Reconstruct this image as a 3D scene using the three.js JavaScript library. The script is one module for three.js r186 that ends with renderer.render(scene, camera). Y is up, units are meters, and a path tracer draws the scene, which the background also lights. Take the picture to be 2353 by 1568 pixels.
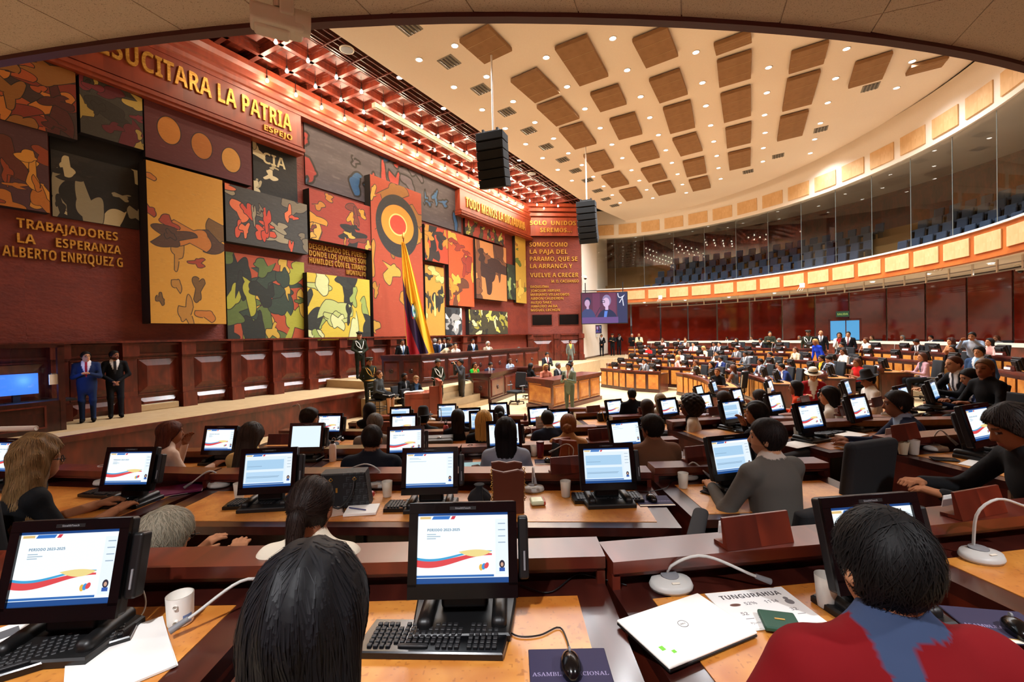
import * as THREE from 'three';
import { RoundedBoxGeometry } from 'three/addons/geometries/RoundedBoxGeometry.js';
import { mergeGeometries } from 'three/addons/utils/BufferGeometryUtils.js';
import { FontLoader } from 'three/addons/loaders/FontLoader.js';
import { TextGeometry } from 'three/addons/geometries/TextGeometry.js';

// ---------- camera, sky, exposure ----------
const scene = new THREE.Scene();
scene.background = new THREE.Color(0.0, 0.0, 0.0);
const V3 = THREE.Vector3, PI = Math.PI, FOC = 1046, EYE = 2.43;
const camera = new THREE.PerspectiveCamera(2 * Math.atan(784 / FOC) * 180 / PI, 2353 / 1568, 0.05, 120);
camera.position.set(0, EYE, 0);
camera.rotation.set(-0.71 * PI / 180, 0, -1.2 * PI / 180, 'YXZ');
camera.updateMatrixWorld();
const renderer = new THREE.WebGLRenderer();
renderer.toneMapping = THREE.LinearToneMapping;
renderer.toneMappingExposure = 1.0;
renderer.shadowMap.enabled = true;
const LAMP = { down: 50, bulb: 3.4, soffit: 30, near: 62 };   // candela of each kind of lamp
const WARM = new THREE.Color(0.95, 0.97, 1.0), AMBER = new THREE.Color(1, 0.78, 0.55), COOL = new THREE.Color(0.55, 0.78, 1);

// ---------- small helpers ----------
let seed = 7; const rnd = () => { seed = (seed * 1664525 + 1013904223) % 4294967296; return seed / 4294967296; };
const used = {};
const numbered = n => { const k = used[n] = (used[n] ?? -1) + 1; return k ? `${n}_${String(k).padStart(3, '0')}` : n; };
const lerp = (a, b, t) => a + (b - a) * t, clamp = (x, a = 0, b = 1) => Math.min(b, Math.max(a, x));
const smooth = (a, b, x) => { const t = clamp((x - a) / (b - a)); return t * t * (3 - 2 * t); };
const deg = a => a * PI / 180;
// photograph measurements (2353 x 1568) to places in the hall: x to the right, d away from the camera, y up
function ray(px, py) { return new V3((px - 1176.5) / FOC, -(py - 784) / FOC, -1).applyQuaternion(camera.quaternion); }
function onY(px, py, y) { const r = ray(px, py), t = (y - EYE) / r.y; return { x: r.x * t, d: -r.z * t }; }
function atD(px, py, d) { const r = ray(px, py), t = d / -r.z; return { x: r.x * t, d, y: EYE + r.y * t }; }
function onPlane(px, py, p0, n) { const r = ray(px, py), c = camera.position; const t = n.dot(p0.clone().sub(c)) / n.dot(r); return c.clone().addScaledVector(r, t); }

function uvBox(g, k = 1) {            // uv in metres from the dominant axis of each face
  if (g.index) g = g.toNonIndexed();
  const p = g.attributes.position, uv = new Float32Array(p.count * 2), a = new V3(), b = new V3(), c = new V3();
  for (let i = 0; i < p.count; i += 3) {
    a.fromBufferAttribute(p, i); b.fromBufferAttribute(p, i + 1); c.fromBufferAttribute(p, i + 2);
    const n = b.clone().sub(a).cross(c.clone().sub(a)), ax = Math.abs(n.x), ay = Math.abs(n.y), az = Math.abs(n.z);
    [a, b, c].forEach((q, j) => {
      const u = ax > ay && ax > az ? q.z : q.x, v = ay >= ax && ay >= az ? q.z : q.y;
      uv[(i + j) * 2] = u * k; uv[(i + j) * 2 + 1] = v * k;
    });
  }
  g.setAttribute('uv', new THREE.BufferAttribute(uv, 2));
  return g;
}
const place = (g, x = 0, y = 0, z = 0, rx = 0, ry = 0, rz = 0) => { g.applyMatrix4(new THREE.Matrix4().compose(new V3(x, y, z), new THREE.Quaternion().setFromEuler(new THREE.Euler(rx, ry, rz, 'YXZ')), new V3(1, 1, 1))); return g; };
const box = (w, h, d, x, y, z, rx, ry, rz) => place(new THREE.BoxGeometry(w, h, d), x, y, z, rx, ry, rz);
const rbox = (w, h, d, r, x, y, z, rx, ry, rz) => place(new RoundedBoxGeometry(w, h, d, 2, r), x, y, z, rx, ry, rz);
const cyl = (r0, r1, h, n, x, y, z, rx, ry, rz) => place(new THREE.CylinderGeometry(r1, r0, h, n), x, y, z, rx, ry, rz);
const sph = (r, n, x, y, z) => place(new THREE.SphereGeometry(r, n, Math.ceil(n * 0.7)), x, y, z);
const lathe = (pts, n, x, y, z) => place(new THREE.LatheGeometry(pts.map(p => new THREE.Vector2(p[0], p[1])), n), x, y, z);
const tube = (pts, r, n = 6, seg) => new THREE.TubeGeometry(new THREE.CatmullRomCurve3(pts.map(p => new V3(...p))), seg || pts.length * 4, r, n);
const ext = (pts, depth, x, y, z, rx, ry, rz, bev = 0) => place(new THREE.ExtrudeGeometry(new THREE.Shape(pts.map(p => new THREE.Vector2(p[0], p[1]))), { depth, bevelEnabled: bev > 0, bevelSize: bev, bevelThickness: bev, bevelSegments: 1 }), x, y, z, rx, ry, rz);
// truncated pyramid standing on the plane z=0 of a wall: w x h at its foot, rising to depth t over a margin m
function frustum(w, h, t, m, x, y, z = 0) {
  const a = [[-w / 2, -h / 2, 0], [w / 2, -h / 2, 0], [w / 2, h / 2, 0], [-w / 2, h / 2, 0]], b = [[-w / 2 + m, -h / 2 + m, t], [w / 2 - m, -h / 2 + m, t], [w / 2 - m, h / 2 - m, t], [-w / 2 + m, h / 2 - m, t]];
  const v = [], q = (p, r, s, u) => v.push(...p, ...r, ...s, ...p, ...s, ...u);
  q(b[0], b[1], b[2], b[3]); for (let i = 0; i < 4; i++) q(a[i], a[(i + 1) % 4], b[(i + 1) % 4], b[i]);
  const g = new THREE.BufferGeometry(); g.setAttribute('position', new THREE.Float32BufferAttribute(v, 3)); g.setAttribute('uv', new THREE.Float32BufferAttribute(new Array(v.length / 3 * 2).fill(0), 2)); g.computeVertexNormals();
  return place(g, x, y, z);
}
function poly(quads) { const v = []; quads.forEach(([a, b, c, d]) => { v.push(...a, ...b, ...c); if (d) v.push(...a, ...c, ...d); }); const g = new THREE.BufferGeometry(); g.setAttribute('position', new THREE.Float32BufferAttribute(v, 3)); g.setAttribute('uv', new THREE.Float32BufferAttribute(new Array(v.length / 3 * 2).fill(0), 2)); g.computeVertexNormals(); return g; }
function join(list, uvk = 1) {
  list = list.flat(9).map(g => { g = g.index ? g.toNonIndexed() : g; for (const k of Object.keys(g.attributes)) if (!['position', 'normal', 'uv'].includes(k)) g.deleteAttribute(k); return g; });
  const g = list.length === 1 ? list[0] : mergeGeometries(list);
  return uvk ? uvBox(g, uvk) : g;
}
function obj(name, geos, mat, parent = scene, uvk = 1) {
  const m = new THREE.Mesh(Array.isArray(geos) ? join(geos, uvk) : geos, mat);
  m.name = parent === scene ? numbered(name) : name; m.castShadow = m.receiveShadow = true; parent.add(m); return m;
}
function tag(o, label, category, group) { o.userData.label = label; o.userData.category = category; if (group) o.userData.group = group; return o; }
function thing(name, label, category, x = 0, y = 0, d = 0, turn = 0, group) {
  const o = new THREE.Group(); o.name = numbered(name); scene.add(o); o.position.set(x, y, -d); o.rotation.y = turn; return tag(o, label, category, group);
}
function struct(name, geos, mat, uvk = 1) { const m = obj(name, geos, mat, scene, uvk); m.userData.kind = 'structure'; return m; }
function structGroup(name) { const o = new THREE.Group(); o.name = numbered(name); o.userData.kind = 'structure'; scene.add(o); return o; }
function dup(o, x, y, d, turn, label) { const c = o.clone(); c.name = numbered(o.name); c.userData = { ...o.userData }; scene.add(c); c.position.set(x, y, -d); if (turn !== undefined) c.rotation.y = turn; if (label) c.userData.label = label; return c; }
function lampAt(parent, kind, color, cd, x, y, z, angle) {
  const l = kind === 'spot' ? new THREE.SpotLight(color, cd, 0, angle, 0.9) : new THREE.PointLight(color, cd);
  l.position.set(x, y, z); l.castShadow = true; l.shadow.radius = kind === 'spot' ? 3 : 1.6; parent.add(l);
  if (kind === 'spot') { l.target.position.set(x, y - 1, z); parent.add(l.target); }
  return l;
}

// ---------- procedural materials ----------
const hash = (x, y) => { let h = Math.imul(x, 374761393) + Math.imul(y, 668265263); h = Math.imul(h ^ (h >>> 13), 1274126177); return ((h ^ (h >>> 16)) >>> 0) / 4294967296; };
function vnoise(x, y, per) { const xi = Math.floor(x), yi = Math.floor(y), fx = x - xi, fy = y - yi, m = v => ((v % per) + per) % per, s = t => t * t * (3 - 2 * t); return lerp(lerp(hash(m(xi), m(yi)), hash(m(xi + 1), m(yi)), s(fx)), lerp(hash(m(xi), m(yi + 1)), hash(m(xi + 1), m(yi + 1)), s(fx)), s(fy)); }
function tex(n, fn, rx = 1, ry = rx, srgb = true) {
  const a = new Uint8Array(n * n * 4);
  for (let j = 0; j < n; j++) for (let i = 0; i < n; i++) { const c = fn(i / n, j / n, i, j), k = (j * n + i) * 4; a[k] = clamp(c[0], 0, 255); a[k + 1] = clamp(c[1], 0, 255); a[k + 2] = clamp(c[2], 0, 255); a[k + 3] = 255; }
  const t = new THREE.DataTexture(a, n, n); t.magFilter = THREE.LinearFilter; t.wrapS = t.wrapT = THREE.RepeatWrapping; t.repeat.set(rx, ry); if (srgb) t.colorSpace = THREE.SRGBColorSpace; t.needsUpdate = true; return t;
}
const mixc = (a, b, t) => [lerp(a[0], b[0], t), lerp(a[1], b[1], t), lerp(a[2], b[2], t)];
function wood(a, b, sx, sy, rep) { return tex(256, (u, v) => { const w = vnoise(u * 4, v * 4, 4) * 1.6; const g = vnoise(u * sx + w * 2, v * sy, 64) * 0.6 + vnoise(u * sx * 3, v * sy * 2, 256) * 0.4; return mixc(a, b, clamp(g * 1.3 - 0.15)); }, rep); }
const std = (color, roughness, more = {}) => new THREE.MeshPhysicalMaterial({ color, roughness, ...more });
const M = {
  mahogany: std(0xffffff, 0.34, { map: wood([110, 40, 22], [62, 19, 11], 10, 3, 0.8), clearcoat: 0.5, clearcoatRoughness: 0.2 }),
  darkwood: std(0xffffff, 0.3, { map: wood([70, 27, 19], [40, 13, 10], 12, 3, 0.9), clearcoat: 0.5, clearcoatRoughness: 0.15 }),
  cherry: std(0xffffff, 0.42, { map: wood([150, 62, 34], [118, 42, 22], 8, 2, 0.6), clearcoat: 0.25, clearcoatRoughness: 0.3 }),
  burl: std(0xffffff, 0.4, { map: tex(256, (u, v) => { const n = vnoise(u * 8, v * 8, 8), m = vnoise(u * 32 + n * 3, v * 32, 32), q = vnoise(u * 90, v * 90, 90); return mixc(mixc([214, 148, 66], [176, 102, 36], n * 0.8 + m * 0.35), [120, 60, 20], q > 0.86 ? 0.35 : 0); }, 1.1), clearcoat: 0.4, clearcoatRoughness: 0.25 }),
  orangewood: std(0xffffff, 0.42, { map: wood([196, 112, 48], [172, 88, 34], 5, 2, 0.5) }),
  maple: std(0xffffff, 0.6, { map: wood([222, 184, 132], [208, 166, 112], 14, 3, 0.6) }),
  fabricpanel: std(0xffffff, 0.95, { map: tex(128, (u, v, i, j) => { const n = hash(i, j) * 0.5 + vnoise(u * 6, v * 6, 6) * 0.5; return mixc([158, 122, 86], [138, 104, 72], n); }, 1.4) }),
  wallred: std(0xffffff, 0.62, { map: tex(256, (u, v, i, j) => { const n = vnoise(u * 6, v * 9, 18) * 0.4 + vnoise(u * 30, v * 60, 60) * 0.35 + hash(i, j) * 0.25; return mixc([126, 48, 28], [92, 31, 19], n); }, 0.5), bumpMap: tex(256, (u, v) => { const n = (vnoise(u * 24, v * 48, 48) * 0.6 + vnoise(u * 64, v * 128, 128) * 0.4) * 255; return [n, n, n]; }, 0.5, 0.5, false), bumpScale: 0.006 }),
  carpet: std(0xffffff, 1, { map: tex(256, (u, v, i, j) => { const n = hash(i, j) * 0.6 + vnoise(u * 12, v * 12, 12) * 0.4; return mixc([190, 164, 124], [168, 142, 103], n); }, 0.8) }),
  darkcarpet: std(0xffffff, 1, { map: tex(128, (u, v, i, j) => mixc([52, 36, 30], [34, 24, 20], hash(i, j)), 1.5) }),
  plaster: std(0xffffff, 0.85, { map: tex(128, (u, v, i, j) => mixc([236, 226, 210], [228, 218, 202], hash(i, j) * 0.5 + vnoise(u * 4, v * 4, 4) * 0.5), 0.5) }),
  ceilingwhite: std(0xffffff, 0.9, { map: tex(128, (u, v, i, j) => mixc([240, 230, 214], [234, 222, 206], hash(i, j) * 0.4 + vnoise(u * 3, v * 3, 3) * 0.6), 0.3) }),
  tile: std(0xffffff, 0.95, { map: tex(512, (u, v, i, j) => { const s = vnoise(u * 150, v * 150 , 150), t = vnoise(u * 80 + 3, v * 190, 190); return s > 0.86 || t > 0.9 ? [148, 134, 112] : mixc([214, 200, 178], [202, 188, 166], hash(i, j)); }, 1.0) }),
  maroon: std(0x4a1c1e, 0.5), black: std(0x0c0c0d, 0.45), blackgloss: std(0x08080a, 0.18), blackfab: std(0x17171a, 0.95), grey: std(0x77777a, 0.6), lightgrey: std(0xb9b7b2, 0.45), white: std(0xe8e4dc, 0.5), offwhite: std(0xd8d0c0, 0.6),
  gold: std(0xffffff, 0.38, { map: wood([222, 176, 88], [176, 122, 44], 6, 10, 2), metalness: 0.55 }), chrome: std(0xc8c8c8, 0.25, { metalness: 0.9 }), steel: std(0x9a9a98, 0.4, { metalness: 0.6 }),
  paper: std(0xf0eee8, 0.9), navy: std(0x1e1c3c, 0.8), seatblue: std(0xffffff, 0.95, { map: tex(64, (u, v, i, j) => mixc([66, 84, 112], [52, 68, 94], hash(i, j)), 4) }),
  lacquer: std(0xffffff, 0.06, { map: wood([112, 30, 17], [84, 20, 11], 3, 5, 0.4), ior: 1.55 }),
  pane: std(0xf2f6f4, 0.02, { transmission: 1, thickness: 0, ior: 1.52 }), dark: std(0x050505, 0.9), cup: std(0xf4f2ec, 0.35, { transmission: 0.6, thickness: 0 }),
  glow: new THREE.MeshStandardMaterial({ color: 0x000000, emissive: new THREE.Color(1, 0.93, 0.84), emissiveIntensity: 14 }),
  bulbglow: new THREE.MeshStandardMaterial({ color: 0x000000, emissive: new THREE.Color(1, 0.86, 0.66), emissiveIntensity: 16 }),
  doorglow: new THREE.MeshStandardMaterial({ color: 0x000000, emissive: new THREE.Color(0.10, 0.42, 0.78), emissiveIntensity: 0.9 }),  // emissive blue standing in for the light beyond a doorway
};
const flat = (hex, rough = 0.6) => (flat.c ??= {})[hex + '_' + rough] ??= std(hex, rough);
function canvasTex(w, h, draw) { const c = document.createElement('canvas'); c.width = w; c.height = h; const x = c.getContext('2d'); draw(x, w, h); const t = new THREE.CanvasTexture(c); t.colorSpace = THREE.SRGBColorSpace; return t; }
const font = await new FontLoader().loadAsync('fonts/droid/droid_sans_bold.typeface.json');
const CAPH = (() => { const g = new TextGeometry('H', { font, size: 1, depth: 1, curveSegments: 1, bevelEnabled: false }); g.computeBoundingBox(); return g.boundingBox.max.y; })();
function lettering(str, width, height, depth, x, y, z) {   // raised letters, left edge at x, base at y, filling width x height
  const g = new TextGeometry(str, { font, size: 1, depth: 1, curveSegments: 3, bevelEnabled: false }); g.computeBoundingBox(); const b = g.boundingBox;
  g.translate(-b.min.x, 0, 0); g.scale(width / (b.max.x - b.min.x), height / CAPH, depth); return place(g, x, y, z);
}

// ---------- plan of the hall ----------
const ROWC = { x: -2.2, d: 16.6 };                                  // the desk rows curve round this point
const RR = [7.7, 9.2, 10.7, 12.2, 13.7, 15.2], RY = [0.0, 0.1, 0.25, 0.4, 0.56, 0.72];
const bump = a => 1.25 * smooth(18, 42, a) * (1 - smooth(94, 112, a));
const rowPt = (r, a) => ({ x: ROWC.x + r * Math.sin(deg(a)), d: ROWC.d - r * Math.cos(deg(a)) });
const angOf = (x, d) => Math.atan2(x - ROWC.x, ROWC.d - d) * 180 / PI;
const seatYaw = (x, d) => Math.atan2(ROWC.x - x, d - ROWC.d);        // rotation.y that turns local +z towards the middle of the hall
const balc = new THREE.CatmullRomCurve3([[-17, 12], [-13, 7.6], [-8.6, 4.9], [-4, 3.56], [0, 3.17], [4.47, 3.93], [9.4, 6.5], [13.2, 10], [15.4, 13.8], [16.5, 19], [15.9, 24.8], [13.4, 29.6], [8.9, 33.0], [5.9, 33.7]].map(p => new V3(p[0], 0, -p[1])));
const BL = balc.getSpacedPoints(150);
const balAt = (t, off = 0) => { const p = balc.getPointAt(clamp(t)), q = balc.getTangentAt(clamp(t)); return new V3(p.x - q.z * off, 0, p.z + q.x * off); };  // off > 0: away from the hall
const balNormal = t => { const q = balc.getTangentAt(clamp(t)); return new V3(-q.z, 0, q.x).normalize(); };
function balBand(t0, t1, o0, o1, y0, y1, n = 60) {                     // a curved solid along the balcony front
  const q = [];
  for (let i = 0; i < n; i++) {
    const a = lerp(t0, t1, i / n), b = lerp(t0, t1, (i + 1) / n), A = balAt(a, o0), B = balAt(b, o0), C = balAt(b, o1), D = balAt(a, o1);
    const P = (v, y) => [v.x, y, v.z];
    q.push([P(B, y0), P(A, y0), P(A, y1), P(B, y1)], [P(D, y0), P(C, y0), P(C, y1), P(D, y1)], [P(A, y1), P(D, y1), P(C, y1), P(B, y1)], [P(A, y0), P(B, y0), P(C, y0), P(D, y0)]);
    if (!i) q.push([P(A, y0), P(D, y0), P(D, y1), P(A, y1)]); if (i === n - 1) q.push([P(C, y0), P(B, y0), P(B, y1), P(C, y1)]);
  }
  return poly(q);
}
const SOF = EYE + 2.22, FTOP = 5.62, GTOP = 9.4;
const MUR = { x: -6.41, d: 16.68, th: Math.atan2(0.869, 0.495) };
const mN = new V3(0.869, 0, 0.495), mU = new V3(0.495, 0, -0.869), mP = new V3(MUR.x, 0, -MUR.d);
const mWorld = (s, off) => mP.clone().addScaledVector(mU, s).addScaledVector(mN, off);
const mural = (px, py, off = 0) => { const p = onPlane(px, py, mWorld(0, off), mN); return { s: p.clone().sub(mP).dot(mU), y: p.y }; };
const mDist = (x, z) => new V3(x, 0, z).sub(mP).dot(mN);
const ceilY = (x, z) => EYE + 8.1 + 0.06 * (mDist(x, z) - 3.9);
const CN = new V3(-0.06 * mN.x, 1, -0.06 * mN.z).normalize(), CP = (() => { const p = mWorld(0, 3.9); p.y = ceilY(p.x, p.z); return p; })();
const onCeil = (px, py) => onPlane(px, py, CP, CN);
function slab(pts, y0, y1) {                                           // flat polygon with thickness, pts as [x, d]
  const s = new THREE.Shape(pts.map(p => new THREE.Vector2(p[0], p[1]))); const g = new THREE.ExtrudeGeometry(s, { depth: y1 - y0, bevelEnabled: false }); g.rotateX(-PI / 2); g.translate(0, y0, 0); return g;
}
const atMural = o => { o.position.copy(mP); o.rotation.y = MUR.th; return o; };

// ---------- floors ----------
struct('floor', [slab([[-24, -3], [24, -3], [24, 42], [-24, 42]], -0.3, 0)], M.carpet);
{ // dais along the painted wall, with a deeper stretch under the president's bench
  const P = (s, o) => { const p = mWorld(s, o); return [p.x, -p.z]; };
  const dz = structGroup('platform_dais');
  const top = obj('dais_floor', [slab([P(-14, 0), P(15.2, 0), P(17, 4.2), P(10, 4.4), P(-0.3, 4.3), P(-0.3, 2.6), P(-14, 2.75)], 0, 0.73)], M.carpet, dz);
  obj('dais_front', [slab([P(-14, 2.75), P(-1.2, 2.62), P(-1.2, 2.68), P(-14, 2.81)], 0, 0.755)], M.mahogany, dz);
  obj('dais_nosing', [slab([P(-14, 2.7), P(-1.15, 2.58), P(-1.15, 2.72), P(-14, 2.86)], 0.67, 0.77)], M.mahogany, dz);
  for (let k = 0; k < 3; k++) obj('step', [slab([P(-1.15 - 0.1 * k, 2.62), P(-0.2, 2.62), P(-0.2, 4.36 + 0.34 * (2 - k)), P(2.3, 4.36 + 0.34 * (2 - k)), P(2.3, 2.9), P(2.3, 4.36 + 0.34 * (2 - k)), P(-1.15 - 0.1 * k, 3.5 + 0.45 * (2 - k))], 0, 0.183 * (k + 1))], M.carpet, dz);
  obj('upper_step', [slab([P(-0.6, 0), P(1.0, 0), P(1.0, 2.0), P(-0.6, 2.0)], 0.73, 1.0)], M.carpet, dz);
  // low carpeted block in front of the panelling
  const b = thing('carpeted_step_block', 'low beige carpeted step block on the dais beside the person in black suit', 'step');
  const c = onY(342, 942, 0.73); b.position.set(c.x, 0.731, -c.d); b.rotation.y = MUR.th;
  obj('block_body', [rbox(1.15, 0.16, 0.5, 0.02, 0, 0.08, 0)], M.carpet, b); obj('light_strip', [box(0.62, 0.006, 0.03, 0.14, 0.163, 0.2)], flat(0xcfd8c8, 0.5), b);
}
for (let i = 0; i < 6; i++) {      // stepped platforms under the desk rows
  const a0 = [-14, -14, -17, -24, -40, -50][i], a1 = [124, 134, 136, 137, 140, 144][i], N = 60, inn = [], out = [];
  for (let k = 0; k <= N; k++) { const a = lerp(a0, a1, k / N), p = rowPt(RR[i] - 0.62 + bump(a), a), q = rowPt((i < 5 ? RR[i] + 0.9 : 19.2) + bump(a), a); inn.push([p.x, p.d]); out.push([q.x, q.d]); }
  if (RY[i] > 0.01) struct('floor_tier', [slab([...inn, ...out.reverse()], -0.02, RY[i])], M.carpet);
}

// ---------- painted wall and end wall ----------
const wallM = atMural(structGroup('wall_left'));
obj('wall_surface', [box(29.2, 10.9, 0.4, 0.5, 5.45, -0.2)], M.wallred, wallM);
const frieze = (s0, s1) => {
  obj('frieze_board', [box(s1 - s0, 1.22, 0.34, (s0 + s1) / 2, 9.28, 0.17)], M.cherry, wallM);
  obj('frieze_moulding', [box(s1 - s0 + 0.1, 0.1, 0.46, (s0 + s1) / 2, 8.7, 0.23), box(s1 - s0 + 0.06, 0.1, 0.42, (s0 + s1) / 2, 8.61, 0.2), box(s1 - s0 + 0.02, 0.05, 0.38, (s0 + s1) / 2, 8.84, 0.19)], M.cherry, wallM);
};
frieze(-12, -1.5); frieze(7.38, 15.1);
{ const prof = [[0, 9.87], [0.36, 9.87], [0.36, 9.98], [0.39, 10.02], [0.42, 10.12], [0.42, 10.21], [0.46, 10.25], [0.46, 10.38], [0.5, 10.43], [0.54, 10.56], [0.54, 10.72], [0, 10.72]];
  obj('cornice', [place(new THREE.ExtrudeGeometry(new THREE.Shape(prof.map(p => new THREE.Vector2(p[0], p[1]))), { depth: 27.1, bevelEnabled: false }), 15.1, 0, 0, 0, -PI / 2, 0)], M.cherry, wallM); }
const text = (parent, str, s0, s1, y, h, off) => obj('lettering', [lettering(str, s1 - s0, h, 0.05, s0, y, off)], M.gold, parent);
text(wallM, 'RESUCITARA LA PATRIA', -7.05, -1.88, 9.2, 0.5, 0.345);
text(wallM, 'ESPEJO', -2.81, -1.87, 8.9, 0.17, 0.345);
text(wallM, 'TODO MENOS LA DICTADURA', 7.85, 14.3, 9.05, 0.5, 0.345);
text(wallM, 'TRABAJADORES', -8.1, -6.39, 4.93, 0.2, 0.005); text(wallM, 'LA', -8.1, -7.82, 4.61, 0.2, 0.005); text(wallM, 'ESPERANZA', -7.5, -6.34, 4.61, 0.2, 0.005);
text(wallM, 'AL ALBERTO ENRIQUEZ G', -8.6, -6.31, 4.3, 0.22, 0.005);
[['DESGRACIADO DEL PUEBLO', -1.1, 1.45, 5.57, 0.19], ['DONDE LOS JOVENES SON', -1.1, 1.42, 5.33, 0.19], ['HUMILDES CON EL TIRANO', -1.1, 1.42, 5.08, 0.19], ['MONTALVO', 0.47, 1.4, 4.85, 0.17]].forEach(([t, a, b, y, h]) => text(wallM, t, a, b, y, h, 0.005));
// panelled base: pilasters, recessed friezes and raised panels
for (let k = -5; k < 12; k++) {
  const s = -5.04 + 1.262 * k, w = 1.262;
  obj('pilaster', [box(0.34, 0.34, 0.34, s, 2.28, 0.17), box(0.28, 1.1, 0.26, s, 1.56, 0.13), box(0.3, 0.04, 0.3, s, 2.09, 0.15), box(0.34, 0.36, 0.34, s, 0.91, 0.17), box(0.31, 0.03, 0.31, s, 1.1, 0.155)], M.mahogany, wallM);
  obj('wainscot_frame', [box(w, 1.74, 0.08, s + w / 2, 1.6, 0.04), box(w - 0.3, 0.05, 0.2, s + w / 2, 2.4, 0.1), box(w - 0.3, 0.05, 0.16, s + w / 2, 2.14, 0.08), frustum(w - 0.4, 0.3, 0.07, 0.1, s + w / 2, 0.9, 0.08)], M.mahogany, wallM);
  obj('raised_panel', [frustum(w - 0.42, 0.86, 0.06, 0.17, s + w / 2, 1.6, 0.1), box(w - 0.4, 0.03, 0.05, s + w / 2, 2.05, 0.1), box(w - 0.4, 0.03, 0.05, s + w / 2, 1.15, 0.1)], M.mahogany, wallM);
}
obj('wainscot_cap', [box(29, 0.05, 0.4, 0.5, 2.47, 0.2)], M.mahogany, wallM);
const E0 = { x: 1.05, d: 29.8 }, E1 = { x: 4.67, d: 30.2 }, eLen = Math.hypot(E1.x - E0.x, E1.d - E0.d);
const wallE = structGroup('wall_end'); wallE.position.set(E0.x, 0, -E0.d); wallE.rotation.y = Math.atan2(E1.d - E0.d, E1.x - E0.x);
obj('wall_surface', [box(eLen, 10.9, 0.4, eLen / 2, 5.45, -0.2)], M.wallred, wallE);
obj('frieze_board', [box(eLen, 1.22, 0.2, eLen / 2, 9.46, 0.1), box(eLen + 0.05, 0.1, 0.3, eLen / 2, 8.9, 0.15), box(eLen, 0.2, 0.5, eLen / 2, 10.2, 0.2), box(eLen, 0.2, 0.8, eLen / 2, 10.45, 0.3), box(eLen, 0.2, 1.0, eLen / 2, 10.7, 0.4)], M.cherry, wallE);
[['SOLO  UNIDOS', 0.25, 3.3, 9.56, 0.28], ['SEREMOS...', 0.9, 3.0, 9.1, 0.28]].forEach(([t, a, b, y, h]) => text(wallE, t, a, b, y, h, 0.21));
[['SOMOS COMO', 0.22, 2.75, 8.2, 0.28], ['LA PAJA DEL', 0.22, 2.75, 7.73, 0.28], ['PARAMO, QUE SE', 0.22, 3.4, 7.26, 0.28], ['LA ARRANCA Y', 0.22, 3.05, 6.79, 0.28], ['VUELVE A CRECER', 0.22, 3.45, 6.2, 0.28], ['M. D. CACUANGO', 1.62, 3.45, 5.84, 0.18], ['DAQUILEMA', 0.22, 1.45, 5.5, 0.16], ['JOAQUIN HERVAS', 0.22, 2.2, 5.24, 0.16], ['MARIANO VILLALOBOS', 0.22, 2.8, 4.98, 0.16], ['ABDON CALDERON', 0.22, 2.4, 4.73, 0.16], ['ALEJO SAEZ', 0.22, 1.6, 4.47, 0.16], ['AMADEO ALBA', 0.22, 2.0, 4.22, 0.16], ['MIGUEL LECHON', 0.22, 2.15, 3.97, 0.16]].forEach(([t, a, b, y, h]) => text(wallE, t, a, b, y, h, 0.005));
for (const x of [0.95, 2.75]) {
  obj('display_recess', [box(1.38, 0.76, 0.06, x, 3.4, 0.01)], M.mahogany, wallE); obj('dark_display', [box(1.28, 0.66, 0.03, x, 3.4, 0.04)], M.blackgloss, wallE);
  obj('wainscot_frame', [box(1.74, 1.74, 0.1, x, 1.6, 0.05), box(1.2, 0.05, 0.2, x, 2.4, 0.1), box(1.2, 0.05, 0.16, x, 2.1, 0.08)], M.mahogany, wallE);
  obj('raised_panel', [frustum(1.2, 0.9, 0.07, 0.2, x, 1.58, 0.1)], M.mahogany, wallE);
}
for (const x of [0.1, 1.85, 3.5]) obj('pilaster', [box(0.3, 1.74, 0.3, x, 1.6, 0.15), box(0.36, 0.36, 0.38, x, 0.91, 0.19), box(0.36, 0.3, 0.38, x, 2.3, 0.19)], M.mahogany, wallE);

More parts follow.
